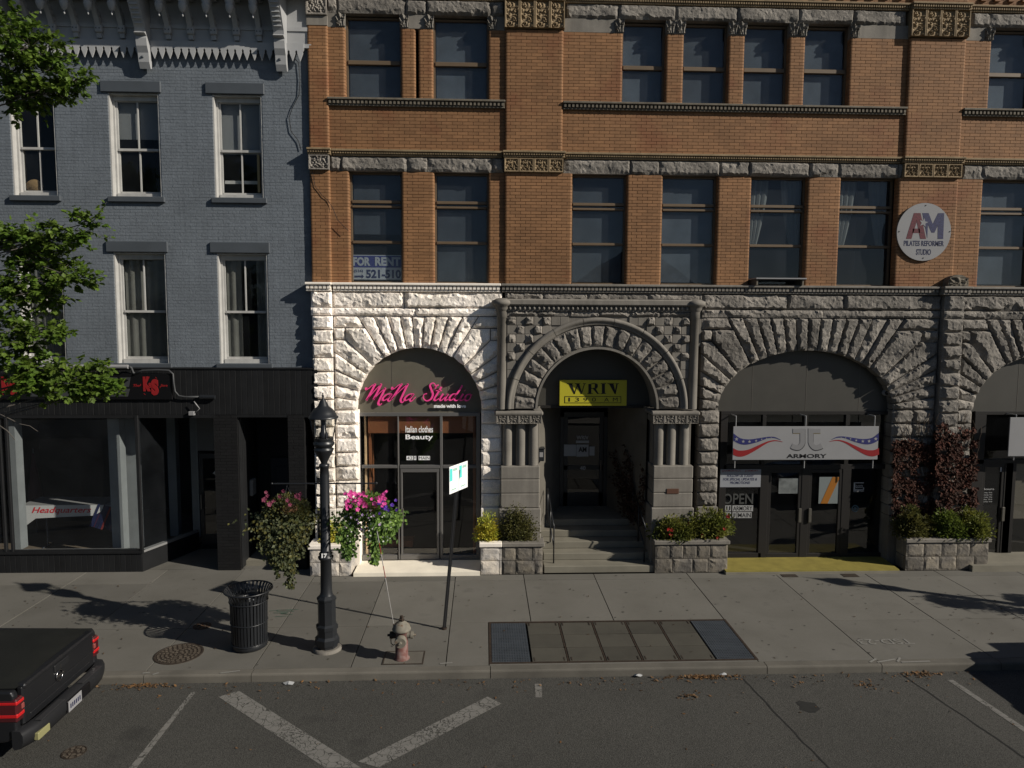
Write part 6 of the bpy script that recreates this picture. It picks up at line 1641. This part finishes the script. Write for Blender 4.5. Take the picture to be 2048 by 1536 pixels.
MB().tube([(HX-.17, HY-.05, .37), (HX-.16, HY-.09, .30), (HX-.12, HY-.11, .28), (HX-.08, HY-.12, .31)], .008, 5).build('chain', M_IRON, hy)
mk = thing('hydrant_marker', (HX-.09, HY-.05, .46), 'thin red and white striped marker rod leaning from the hydrant', 'marker rod')
a = Vector((HX-.11, HY-.02, .50)); b = P(754, 1062, HY+.02)
MB().tube([a+Vector((.02, 0, -.05)), a, a.lerp(b, .06)], .014, 6).build('spring', M_RUST, mk)
for i in range(8):
    MB().cyl(a.lerp(b, .06+.94*i/8), a.lerp(b, .06+.94*(i+1)/8), .008 if i > 2 else .006, None, 6).build('band', [mat('rod_red', (.22, .025, .018), .5), mat('rod_pale', (.30, .29, .28), .5)][i % 2] if i > 2 else mat('rod_pale', (.30, .29, .28), .5), mk)
# concrete pad seam round the hydrant
pd = thing('hydrant_pad', (HX, HY, 0), 'square concrete pad with dark seams round the hydrant foot', 'pad')
x0, x1, y0, y1 = -1.62, -.98, 11.14, 11.58
B(x0, x1, y0, y1, -.05, .006).build('pad', M_KERB, pd)
for q in ((x0-.012, x1+.012, y0-.012, y0+.008), (x0-.012, x1+.012, y1-.008, y1+.012), (x0-.012, x0+.01, y0+.008, y1-.008), (x1-.01, x1+.012, y0+.008, y1-.008)): B(*q, -.03, .0085).build('joint', M_IRON, pd)
# ================================================================== parking sign
SX, SY = -.70, 12.46
ps = thing('parking_sign', (SX, SY, 0), 'white two panel parking sign with green print on a leaning dark post', 'sign')
topz = 3.0; lean = Vector((.055, 0, topz))
M_GPST = mat('post_dark', (.016, .016, .017), .45, spec=.5)
MB().cyl((SX, SY, -.02), (SX+.0, SY, .03), .05).build('foot', M_RUST, ps)
pB_ = Vector((SX, SY, 0)); pT = P(917, 940, SY)
d = (pT-pB_)
MB().hprism([(SX-.032, SY-.012), (SX+.032, SY-.012), (SX+.032, SY+.006), (SX+.012, SY+.03), (SX-.012, SY+.03), (SX-.032, SY+.006)], 0, 1)
mb = MB().hprism([(-.032, -.012), (.032, -.012), (.032, .006), (.012, .03), (-.012, .03), (-.032, .006)], 0, 1)
mb.v = [(x+SX+d.x*z, y+SY, z*d.z) for x, y, z in mb.v]; mb.build('post', M_GPST, ps)
mb = MB().box(-.006, .006, -.016, -.0125, 0.0, .98); mb.v = [(x+SX+d.x*z, y+SY, z*d.z) for x, y, z in mb.v]; mb.build('post_channel', mat('post_edge', (.06, .06, .062), .4, metal=.4), ps)
# board turned away from the camera: its near edge is on the right
ang = R(62); cz_ = P(912, 955, SY); ctr = Vector((cz_.x, SY, 0))+Vector((math.sin(R(62)), -math.cos(R(62)), 0))*.05
ux = Vector((math.cos(ang), math.sin(ang), 0))        # along the board, left end nearer
zb0, zb1 = P(905, 985, SY).z+.04, P(905, 925, SY).z-.02
def board(o0, o1, z0, z1, m, name, t0=0.0, t1=.006):
    nn = Vector((ux.y, -ux.x, 0))
    a, b = ctr+ux*o0, ctr+ux*o1
    return MB().hprism([tuple((a+nn*t1)[:2]), tuple((b+nn*t1)[:2]), tuple((b+nn*t0)[:2]), tuple((a+nn*t0)[:2])], z0, z1).build(name, m, ps)
board(-.32, -.005, zb0, zb1, M_WBR, 'panel'); board(.005, .32, zb0, zb1, M_WBR, 'panel')
M_TEAL = mat('print_teal', (.10, .62, .58), .5); M_PRT = mat('print_grey_green', (.35, .52, .45), .6)
for o in (-.31, .02):
    board(o, o+.09, zb1-.26, zb1-.04, M_TEAL, 'print_block', .006, .008); board(o+.11, o+.26, zb1-.10, zb1-.05, M_PRT, 'print_line', .006, .008)
    for k in range(3): board(o+.11, o+.25, zb1-.17-k*.045, zb1-.15-k*.045, mat('print_pale', (.62, .80, .74), .6), 'print_line', .006, .008)
    board(o+.05, o+.22, zb0+.05, zb0+.075, M_PRT, 'print_line', .006, .008)
# ================================================================== vault hatch and covers
hx0, hx1, hy0, hy1 = HATCH
hv = thing('vault_hatch', ((hx0+hx1)/2, (hy0+hy1)/2, 0), 'long vault hatch of stone slabs between two steel gratings in the pavement', 'hatch')
B(hx0, hx1, hy0, hy1, -.11, -.05).build('pit', M_DK, hv)
for q in ((hx0-.015, hx1+.015, hy0-.018, hy0+.02), (hx0-.015, hx1+.015, hy1-.02, hy1+.018), (hx0-.015, hx0+.025, hy0+.02, hy1-.02), (hx1-.025, hx1+.015, hy0+.02, hy1-.02)): B(*q, -.10, .004).build('frame', M_RUST, hv)
gw_ = .64; sx0, sx1 = hx0+.03+gw_, hx1-.03-gw_
for a, b in ((hx0+.03, hx0+.02+gw_), (hx1-.02-gw_, hx1-.03)):
    mb = MB(); n = 26
    for i in range(n): y = hy0+.03+(hy1-hy0-.06)*(i+.5)/n; mb.box(a, b, y-.012, y+.012, -.045, .002)
    for i in range(15): x = a+(b-a)*(i+.5)/15; mb.box(x-.008, x+.008, hy0+.03, hy1-.03, -.04, -.003)
    mb.build('grating', M_STL, hv)
sw_ = (sx1-sx0)/5
for i in range(5):
    for j in range(3):
        y0 = hy0+.03+(hy1-hy0-.06)*j/3; y1 = hy0+.03+(hy1-hy0-.06)*(j+1)/3
        MB().cbox(sx0+i*sw_+.022, sx0+(i+1)*sw_-.022, y0+.013, y1-.013, -.06, random.uniform(-.002, .002), .004).build('slab', M_PVR, hv)
    if i: B(sx0+i*sw_-.013, sx0+i*sw_+.013, hy0+.025, hy1-.025, -.06, .001).build('rail', M_RUST, hv)
    for yy in (hy0+.05, hy1-.17):
        for xx in (sx0+i*sw_+.05, sx0+(i+1)*sw_-.07): B(xx, xx+.018, yy, yy+.12, -.01, .006).build('lifting_slot', M_IRON, hv)
def cover(name, c, rad, z, label, rings=5, m=M_IRON):
    o = thing(name, (c[0], c[1], z), label, 'cover')
    MB().lathe((c[0], c[1], z-.03), [(rad, 0), (rad, .035), (rad*.93, .036), (rad*.92, .031), (0.001, .031)], 32, False).build('plate', m, o)
    for k in range(1, rings+1):
        rr = rad*.86*k/(rings+.3); nb = max(5, int(2*math.pi*rr/.075)); mb = MB()
        for i in range(nb):
            a = 2*math.pi*i/nb+k; a2 = a+2*math.pi/nb*.62
            mb.hprism([(c[0]+q*math.cos(t), c[1]+q*math.sin(t)) for q, t in ((rr-.017, a), (rr+.017, a), (rr+.017, a2), (rr-.017, a2))], z, z+.009)
        mb.build('tread', mat('iron_worn', (.075, .062, .048), .6, var=.3, scale=12), o)
    return o
cover('manhole_cover', (-5.06, 11.62), .385, .004, 'round patterned manhole cover in the pavement before the litter bin', 5)
cover('valve_cover', (-5.10, 12.71), .155, .004, 'small rusty round cover in the basket shadow on the pavement', 2, mat('iron_rust', (.075, .040, .022), .8, var=.3, scale=12))
cover('valve_cover', (-5.36, 9.10), .15, ZR+.002, 'small round iron cover in the road behind the pickup', 2)
for px, py, lab_ in ((1578, 1151, 'small square iron cover in sun before the yellow threshold'), (1700, 1151, 'small square iron cover in the lamp shadow before the yellow threshold')):
    q = G(px, py); solo('drain_cover', MB().hprism([(q.x-.17, q.y-.10), (q.x+.17, q.y-.10), (q.x+.17, q.y+.10), (q.x-.17, q.y+.10)], -.02, .005), M_IRON, (q.x, q.y, 0), lab_, 'cover', 'square covers before the armory shop')
# old gum spots and stains on the pavement
gm_ = MB(); r = random.Random(77)
for i in range(170):
    x_, y_, q_ = r.uniform(-9.5, 11), r.uniform(11.15, 15.1), r.uniform(.010, .028)
    if HATCH[0]-.05 < x_ < HATCH[1]+.05 and y_ < HATCH[3]+.05: continue
    gm_.add([(x_+q_*math.cos(k*1.047)*r.uniform(.8, 1.3), y_+q_*math.sin(k*1.047), .0052) for k in range(6)], [tuple(range(6))])
setp(gm_.build('gum_spots', mat('gum_dark', (.055, .052, .046), .9)), 'dark old gum spots trodden into the pavement slabs', 'spots', None, 'stuff')
# chalk marks
M_CHK = mat('utility_paint', (.19, .185, .17), .9, speck=.3)
mb = text_mb('TSD-23', 0, 1, 0, 1, 0, place=lambda a, b: (G(1718, 1285).x+(1-a)*.95, G(1755, 1284).y+.10-(b)*.20, .0065))
setp(mb.build('utility_marking', M_CHK), kind='structure')
mk_ = MB()
for (a, b) in (((880, 1328), (905, 1326)), ((1740, 1325), (1752, 1318)), ((1755, 1325), (1790, 1319)), ((1795, 1324), (1800, 1316)), ((1803, 1325), (1860, 1323)), ((285, 1347), (300, 1346)), ((305, 1350), (318, 1346)), ((440, 1347), (480, 1342))):
    p, q = G(*a), G(*b); dd = (q-p).normalized(); s_ = Vector((-dd.y, dd.x, 0))*.018; mk_.add([p+s_, p-s_, q-s_, q+s_], [(0, 1, 2, 3)])
mk_.v = [(x, y, z+.0075) for x, y, z in mk_.v]; setp(mk_.build('utility_marking', M_CHK), kind='structure')
gp = MB(); r = random.Random(3); c0 = G(550, 1228)
for i in range(9):
    a = r.uniform(-.5, .5); L_ = r.uniform(.15, .35); x_, y_ = c0.x+r.uniform(-.15, .15), c0.y+r.uniform(-.2, .2); gp.add([(x_, y_-.008, .0065), (x_+L_, y_+a*.1-.006, .0065), (x_+L_, y_+a*.1+.006, .0065), (x_, y_+.008, .0065)], [(0, 1, 2, 3)])
setp(gp.build('utility_marking', mat('utility_green', (.02, .075, .05), .9)), kind='structure')
# ================================================================== hand rails, letter box
def rail(pts, label):
    o = thing('hand_rail', pts[0][0], label, 'hand rail', 'iron hand rails of the steps')
    for p in pts: MB().tube(p, .016, 6).build('bar', M_BLKM, o)
    return o
x0 = PX(1107, 1127, 15.5); 
rail([[(x0, 15.48, .16), (x0, 15.48, 1.0), (x0-.02, 15.55, 1.12), (x0-.05, 16.5, 1.62), (x0-.05, 16.55, 1.5)], [(x0-.05, 16.5, .80), (x0-.05, 16.5, 1.62)], [(x0-.03, 16.0, .48), (x0-.03, 16.0, 1.35)], [(x0, 15.52, .55), (x0-.05, 16.5, 1.10)]], 'black iron hand rail on the clothes shop side of the steps')
x1 = PX(1288, 1120, 15.5)
rail([[(x1, 15.48, .16), (x1, 15.48, 1.0), (x1-.03, 15.55, 1.12), (x1-.06, 16.5, 1.62)], [(x1-.06, 16.5, .80), (x1-.06, 16.5, 1.62)], [(x1-.03, 16.0, .48), (x1-.03, 16.0, 1.35)], [(x1, 15.52, .55), (x1-.06, 16.5, 1.10)]], 'black iron hand rail on the red flower side of the steps')
q = P(1089, 907, 16.2); lb = thing('letter_box', (jl+.08, 16.2, q.z-.16), 'black metal letter box on the inner porch jamb', 'letter box')
MB().cbox(jl+.005, jl+.15, 16.08, 16.30, q.z-.16, q.z+.12, .015).build('box', M_BLKM, lb); MB().cbox(jl+.002, jl+.165, 16.06, 16.32, q.z+.122, q.z+.145, .006).build('lid', M_BLKM, lb); MB().box(jl+.04, jl+.12, 16.072, 16.079, q.z-.06, q.z+.05).build('label_plate', M_WSG, lb)
# ================================================================== litter of leaves
r = random.Random(21)
def litter(n, fx, z, m, label, szs=(.03, .07)):
    mb = MB()
    for i in range(n):
        p = fx(r); 
        if p is None: continue
        a = r.uniform(0, 6.28); L_ = r.uniform(*szs)
        d = Vector((math.cos(a), math.sin(a), r.uniform(0, .5))).normalized(); leaf_quad(mb, Vector((p[0], p[1], z+.005)), d, Vector((r.uniform(-.3, .3), r.uniform(-.3, .3), 1)), L_, L_*.6, -.3)
    o = mb.build('fallen_leaves', m); return setp(o, label, 'leaves', None, 'stuff')
LFD = mat('leaf_dead', (.13, .065, .022), .8, island=.5, c2=(.085, .055, .03), scale=8)
def gut(r):
    u = r.random()
    if u < .30: return (r.gauss(3.55, .30), YK-.03-abs(r.gauss(0, .06)))
    if u < .42: return (r.gauss(7.05, .18), YK-.03-abs(r.gauss(0, .06)))
    if u < .55: return (r.gauss(-5.3, .25), YK-.03-abs(r.gauss(0, .06)))
    if u < .62: return (r.gauss(6.0, .12), 10.45+r.gauss(0, .07))
    if u < .68: return (r.gauss(3.15, .12), 10.25+r.gauss(0, .07))
    return (r.uniform(-6, 8), YK-.03-abs(r.gauss(0, .22)))
litter(620, gut, ZR+.003, LFD, 'brown fallen leaves gathered along the kerb')
litter(70, lambda r: (r.uniform(-6, 9), r.uniform(8.2, 10.6)), ZR+.003, LFD, 'scattered brown leaves on the road', (.02, .06))
litter(190, lambda r: (r.uniform(-10, 11), r.uniform(11.1, 15.0)), .004, mat('leaf_dead_dark', (.05, .032, .018), .8, island=.5), 'small brown leaves scattered over the pavement', (.02, .055))
for (px, py), lab in (((578, 1368), 'flattened white paper cup lid lying in the gutter'), ((1447, 1351), 'crumpled white paper on the leaves in the gutter'), ((1275, 1354), 'grey crumpled litter in the gutter before the hatch')):
    q = G(px, py, ZR); mb = MB(); rr2 = random.Random(px); vs = [(q.x+.09*math.cos(k)*rr2.uniform(.6, 1.1), q.y+.06*math.sin(k)*rr2.uniform(.6, 1.1), ZR+.006+rr2.uniform(0, .04)) for k in [i*.785 for i in range(8)]]+[(q.x, q.y, ZR+.05)]
    mb.add(vs, [(i, (i+1) % 8, 8) for i in range(8)]); solo('paper_litter', mb, M_WHC, (q.x, q.y, ZR), lab, 'litter')

# ================================================================== pickup truck
M_CAR = mat('truck_paint', (.020, .021, .024), .32, metal=.5, spec=.6, var=.05); M_TON = mat('tonneau_vinyl', (.011, .0115, .010), .55, var=.2, scale=3)
M_BMP = mat('bumper_plastic', (.012, .0125, .014), .5); M_TLR = mat('tail_light_red', (.42, .010, .012), .2, spec=.7); M_TLD = mat('tail_light_dark', (.05, .008, .010), .2, spec=.7); M_TIRE = mat('tyre', (.012, .012, .012), .85); M_RIM = mat('rim', (.12, .12, .125), .4, metal=.8); M_CHR = mat('chrome', (.35, .35, .36), .2, metal=1)
def truck(x, y0, label, paint):
    """rear at x, facing -X; y0 is the lane side"""
    o = thing('pickup_truck', (x-2.6, y0+.93, ZR), label, 'pickup truck')
    w_ = 1.86; z = ZR
    def side(poly, ya, yb, name, m, par=o):   # poly of (x offset, height)
        mb = MB(); n = len(poly); vs = [(x+a, ya, z+b) for a, b in poly]+[(x+a, yb, z+b) for a, b in poly]
        mb.add(vs, [tuple(range(n)), tuple(range(2*n-1, n-1, -1))]+[(i, n+i, n+(i+1) % n, (i+1) % n) for i in range(n)])
        return mb.build(name, m, par)
    def arc_(cx, r, n=9, a0=math.pi, a1=0): return [(cx+r*math.cos(a0+(a1-a0)*i/n), .38+r*math.sin(a0+(a1-a0)*i/n)) for i in range(n+1)]
    rw, fw = -1.15, -4.35
    # body sides with wheel arches, slightly tumbled home by layers
    prof = [(0, .52), (0, 1.10), (-1.72, 1.14), (-1.72, 1.14), (-3.75, 1.10), (-4.85, 1.02), (-5.22, .92), (-5.28, .55), (-5.2, .38)]
    low = [(fw-.42, .38)]+arc_(fw, .42)+[(rw-.42, .38)]+arc_(rw, .42)+[(-.12, .45)]
    pl = [(0, .55), (-.02, 1.04), (-.05, 1.10), (-1.70, 1.13), (-3.75, 1.10), (-4.85, 1.02), (-5.22, .92), (-5.28, .55), (-5.2, .40)]+low
    for k, (ya, yb, s) in enumerate(((y0, y0+.10, 1), (y0+w_-.10, y0+w_, 1))):
        bd = side(pl, ya, yb, 'body_side', paint)
        bev = bd.modifiers.new('b', 'BEVEL'); bev.width = .035; bev.segments = 3; bev.limit_method = 'ANGLE'
    side([(-.06, .55), (-.06, 1.0), (-1.7, 1.0), (-1.7, .55)], y0+.1, y0+w_-.1, 'bed', M_BMP)
    side([(-3.7, .45), (-3.7, 1.09), (-4.85, 1.02), (-5.22, .90), (-5.27, .55), (-5.15, .42)], y0+.1, y0+w_-.1, 'bonnet', paint)
    side([(-1.75, .40), (-1.75, 1.0), (-3.7, 1.0), (-3.7, .40)], y0+.1, y0+w_-.1, 'floor_pan', M_BMP)
    # tonneau cover, gently crowned
    mb = MB(); nx, ny = 8, 10; vs = []
    for i in range(nx+1):
        for j in range(ny+1):
            u, v = i/nx, j/ny
            e = min(1, min(u, 1-u)*8, min(v, 1-v)*8); vs.append((x-.03-1.66*u, y0+.06+(w_-.12)*v, z+1.115+.035*e+.008*math.sin(v*9)))
    mb.add(vs, [(i*(ny+1)+j, i*(ny+1)+j+1, (i+1)*(ny+1)+j+1, (i+1)*(ny+1)+j) for i in range(nx) for j in range(ny)], True); mb.build('bed_cover', M_TON, o)
    # tailgate
    tg = MB().cbox(x-.07, x+.012, y0+.13, y0+w_-.13, z+.60, z+1.10, .02).build('tailgate', paint, o)
    MB().cbox(x-.09, x+.035, y0+.14, y0+w_-.14, z+1.06, z+1.125, .02).build('top_lip', paint, tg)
    MB().cbox(x+.008, x+.022, y0+.13, y0+w_-.13, z+.80, z+.82, .005).build('crease', paint, tg); MB().cbox(x+.006, x+.02, y0+.25, y0+w_-.25, z+.66, z+.70, .006).build('crease', paint, tg)
    ym = y0+w_/2
    MB().cbox(x+.008, x+.030, ym-.16, ym+.16, z+.95, z+1.05, .01).build('handle', M_BMP, tg); MB().box(x+.030, x+.034, ym-.05, ym-.03, z+.97, z+1.02).build('key_slot', M_CHR, tg)
    mb = MB(); em = (x+.024, ym-.06, z+.875)
    mb.tube([(em[0], em[1]+.07*math.cos(t), em[2]+.07*math.sin(t)) for t in [2*math.pi*i/20 for i in range(21)]], .010, 6); mb.cbox(em[0]-.005, em[0]+.012, em[1]-.085, em[1]+.085, em[2]-.014, em[2]+.014, .004); mb.build('badge', M_CHR, tg)
    # bumper
    bm_ = MB(); n = 12; vs = []
    sec = [(.0, .40), (.02, .36), (.10, .38), (.13, .46), (.13, .54), (.10, .60), (.0, .61)]
    for i in range(n+1):
        v = i/n; yy = y0-.02+(w_+.04)*v; bow = .10*(1-(2*v-1)**6)
        for a, b in sec: vs.append((x+bow+a-.05, yy, z+b))
    k = len(sec); bm_.add(vs, [(i*k+j, i*k+j+1, (i+1)*k+j+1, (i+1)*k+j) for i in range(n) for j in range(k-1)], True); bm_.add(vs[:k], [tuple(range(k))]); bm_.add(vs[-k:], [tuple(range(k-1, -1, -1))])
    bp_ = bm_.build('bumper', M_BMP, o)
    for ya in (y0+.22, y0+1.15): MB().cbox(x+.08, x+.17, ya, ya+.50, z+.612, z+.618, .002).build('step_pad', mat('step_pad', (.03, .03, .032), .5), bp_)
    MB().cbox(x+.165, x+.195, ym-.20, ym+.36, z+.41, z+.57, .012).build('plate_recess', M_BLKP, bp_)
    pt2 = MB().cbox(x+.196, x+.202, ym-.19, ym+.12, z+.415, z+.565, .004).build('licence_plate', mat('plate_white', (.24, .24, .25), .4), o)
    mb = MB()
    for i in range(6): yy = ym-.155+i*.043; mb.box(x+.202, x+.205, yy, yy+.022, z+.455, z+.515)
    mb.build('plate_print', M_NAVY, pt2)
    MB().cbox(x+.12, x+.185, y0+.12, y0+.36, z+.40, z+.50, .01).build('sticker', mat('sticker_yellow', (.22, .21, .10), .5), o)
    # tail lights
    for ya, yb, s in ((y0-.006, y0+.135, 1), (y0+w_-.135, y0+w_+.006, -1)):
        tl_ = MB().cbox(x-.30, x+.018, ya, yb, z+.70, z+1.0, .02).build('tail_light', M_TLD, o)
        MB().cbox(x-.31, x+.024, ya-.004, yb+.004, z+.925, z+.975, .012).build('lens', M_TLR, tl_); MB().cbox(x-.24, x+.024, ya-.004, yb+.004, z+.76, z+.815, .012).build('lens', M_TLR, tl_)
        yl = yb-.05 if s > 0 else ya; MB().cbox(x-.06, x+.026, yl, yl+.052, z+.835, z+.905, .008).build('lens', mat('tail_pale', (.20, .05, .045), .25), tl_)
    # cab
    cabp = [(-1.72, 1.12), (-1.86, 1.66), (-2.0, 1.74), (-3.1, 1.74), (-3.25, 1.69), (-3.85, 1.12)]
    mb = MB(); m_ = len(cabp); ins = [0, .14, .17, .17, .15, .02]
    vs = [(x+a, y0+.06+i_, z+b) for (a, b), i_ in zip(cabp, ins)]+[(x+a, y0+w_-.06-i_, z+b) for (a, b), i_ in zip(cabp, ins)]
    mb.add(vs, [tuple(range(m_)), tuple(range(2*m_-1, m_-1, -1))]+[(i, m_+i, m_+(i+1) % m_, (i+1) % m_) for i in range(m_)]); mb.build('cab', paint, o)
    gm = mat('truck_glass', (.006, .007, .008), .05, spec=.8)
    def gl(pts, nm='window'): MB().add(pts, [tuple(range(len(pts)))]).build(nm, gm, o)
    for yy, s in ((y0, -1), (y0+w_, 1)):
        f = lambda a, b, i_: (x+a, (y0+.055+i_) if s < 0 else (y0+w_-.055-i_), z+b)
        gl([f(-1.9, 1.2, .02), f(-2.68, 1.2, .02), f(-2.68, 1.64, .128), f(-2.0, 1.64, .128)]); gl([f(-2.76, 1.2, .02), f(-3.68, 1.2, .02), f(-3.2, 1.64, .125), f(-2.76, 1.64, .128)])
    gl([(x-3.33, y0+.22, z+1.64), (x-3.33, y0+w_-.22, z+1.64), (x-3.82, y0+w_-.14, z+1.16), (x-3.82, y0+.14, z+1.16)], 'windscreen'); gl([(x-1.75, y0+.2, z+1.2), (x-1.75, y0+w_-.2, z+1.2), (x-1.84, y0+w_-.25, z+1.62), (x-1.84, y0+.25, z+1.62)], 'rear_window')
    for wx in (rw, fw):
        for yy, s in ((y0+.02, 1), (y0+w_-.24, -1)):
            tr = MB().cyl((x+wx, yy, z+.375), (x+wx, yy+.22, z+.375), .375, .375, 24).build('wheel', M_TIRE, o)
            ye = yy-.004 if s > 0 else yy+.22; MB().cyl((x+wx, ye, z+.375), (x+wx, ye+.004, z+.375), .24, .24, 16).build('rim', M_RIM, tr)
    for ya in (y0+.12, y0+w_-.42): MB().cbox(x-5.29, x-5.2, ya, ya+.3, z+.74, z+.90, .02).build('headlight', M_WSG, o)
    return o
truck(-5.74, 8.60, 'dark grey pickup truck parked at the kerb with a black bed cover', M_CAR)
truck(9.35+5.28, 8.75, 'dark blue pickup truck parked beyond the yellow shop threshold', mat('truck_paint_blue', (.02, .03, .06), .32, metal=.5, spec=.6))

# ================================================================== street tree
tx, ty = -10.2, 11.75
tree = thing('street_tree', (tx, ty, 0), 'leafy green oak street tree reaching in before the grey building', 'tree')
r = random.Random(4); tk = MB()
tk.tube([(tx, ty, -.05), (tx+.05, ty, 1.6), (tx-.05, ty+.05, 3.2), (tx, ty, 5.2), (tx+.05, ty, 7.4), (tx, ty, 9.2)], [.19, .16, .145, .12, .08, .03], 12)
M_BARK = mat('bark', (.055, .045, .035), .95, bump=.6, bscale=30)
trunk = tk.build('trunk', M_BARK, tree)
br = MB(); crown = MB()
# clusters seen in the photograph (pixel centre, depth, spread in metres) and the rest of the crown out of frame
seen = [((20, 60), 11.6, .40), ((60, 95), 11.4, .45), ((30, 140), 11.8, .5), ((105, 140), 11.6, .42), ((150, 160), 11.5, .18), ((60, 185), 11.7, .42), ((110, 182), 11.6, .34), ((25, 195), 11.9, .4),
        ((150, 460), 11.5, .22), ((185, 443), 11.5, .16), ((60, 470), 11.6, .36), ((100, 480), 11.5, .32), ((30, 500), 11.9, .45), ((90, 520), 11.7, .38), ((60, 560), 11.6, .42), ((120, 545), 11.6, .28), ((160, 558), 11.5, .20), ((30, 590), 11.8, .35), ((95, 590), 11.7, .25),
        ((20, 625), 11.6, .22), ((25, 660), 11.6, .25), ((70, 665), 11.5, .26), ((105, 668), 11.5, .16), ((20, 700), 11.6, .26), ((60, 690), 11.6, .22),
        ((30, 735), 11.5, .34), ((80, 740), 11.5, .34), ((140, 742), 11.4, .32), ((190, 748), 11.4, .22), ((60, 765), 11.5, .28), ((115, 768), 11.4, .30), ((170, 772), 11.4, .26), ((220, 775), 11.4, .17), ((155, 788), 11.4, .14)]
cl = [(P(*p, d), s) for p, d, s in seen]
tw = []
for q, s in cl:
    tw.append((q, s, 1.0))
for i in range(60):
    a = r.uniform(0, 6.28); rr = r.uniform(.4, 2.4); zz = r.uniform(4.2, 9.6)
    rr *= 1.05-abs(zz-6.5)/5
    q = Vector((tx+rr*math.cos(a), ty+rr*math.sin(a)*1.0, zz))
    # keep the frame's own silhouette to the clusters above
    v = q-Vector((0, 0, CAMH)); px = CX+FPX*v.dot(RGT)/v.dot(FWD)
    if px > -25: continue
    tw.append((q, r.uniform(.35, .6), .55))
for q, s, k in tw:
    z0 = max(2.4, min(8.2, q.z-.55*(Vector((q.x-tx, q.y-ty)).length)*.6)); a = Vector((tx, ty, z0))
    mid = a.lerp(q, .55)+Vector((0, 0, .12))
    br.tube([a, mid, q], [.03, .018, .005], 5)
    ns_ = int(26*k*(s/.36)**2)+6
    for j in range(ns_):
        v = rv(r); st0 = q+Vector((v.x*s*.9, v.y*s*.8, v.z*s*.5))
        dirn = Vector((v.x*1.0+r.uniform(-.3, .9), v.y*.8+r.uniform(-.6, .3), v.z*.5+r.uniform(-.25, .35))).normalized()
        L_ = r.uniform(.12, .34)
        if j % 3 == 0: br.tube([q, st0, st0+dirn*L_], [.005, .004, .002], 4)
        for i in range(r.randint(9, 17)):
            t = r.random()
            d = (dirn*.6+rv(r)+Vector((0, 0, -.25))).normalized()
            leaf_oak(crown, st0+dirn*L_*t+rv(r)*.035, d, Vector((r.uniform(-.6, .6), r.uniform(-.9, .3), 1)), r.uniform(.055, .10))
for pts in ([(-10, 824), (20, 838), (40, 848), (60, 852), (76, 863)], [(-10, 845), (15, 862), (30, 880)]):
    br.tube([P(x, y, 11.3) for x, y in pts], [.010, .008, .006, .005, .003][:len(pts)], 5)
br.build('branch', mat('bark_pale', (.09, .08, .07), .9), tree)
crown.build('crown', leafmat('leaf_oak', (.070, .130, .015), (.110, .165, .024), .4), tree)

# ================================================================== houses across the street, seen in the upper window glass
def house(x0, x1, y0, y1, h, ridge, label, m, roofm):
    o = thing('house', ((x0+x1)/2, (y0+y1)/2, 0), label, 'house')
    B(x0, x1, y0, y1, -.1, h).build('wall', m, o)
    xm = (x0+x1)/2
    MB().add([(x0-.3, y1+.3, h), (x1+.3, y1+.3, h), (xm, y1+.3, ridge), (x0-.3, y0-.3, h), (x1+.3, y0-.3, h), (xm, y0-.3, ridge)], [(0, 1, 2), (5, 4, 3), (1, 4, 5, 2), (3, 0, 2, 5), (0, 3, 4, 1)]).build('roof', roofm, o)
    n = max(2, int((x1-x0)/2.2))
    for i in range(n):
        for zz in ((1.0, 2.6), (4.2, 5.9)):
            xa = x0+(x1-x0)*(i+.5)/n-.45
            wn = MB().box(xa, xa+.9, y1, y1+.05, zz[0], zz[1]).build('window', M_WHC, o); B(xa+.08, xa+.82, y1+.051, y1+.056, zz[0]+.08, zz[1]-.08).build('pane', M_BLKP, wn)
    MB().box(xm-.5, xm+.5, y1, y1+.06, 0, 2.2).build('door', M_BLK, o)
    return o
house(4.6, 13.5, -22, -9, 6.6, 10.2, 'brown gabled house across the street', mat('house_brown', (.10, .075, .055), .9), mat('roof_dark', (.03, .03, .032), .9))
house(-15, -5, -22, -9, 5.6, 7.6, 'grey low house across the street', mat('house_grey', (.12, .12, .12), .9), MATS['roof_dark'])
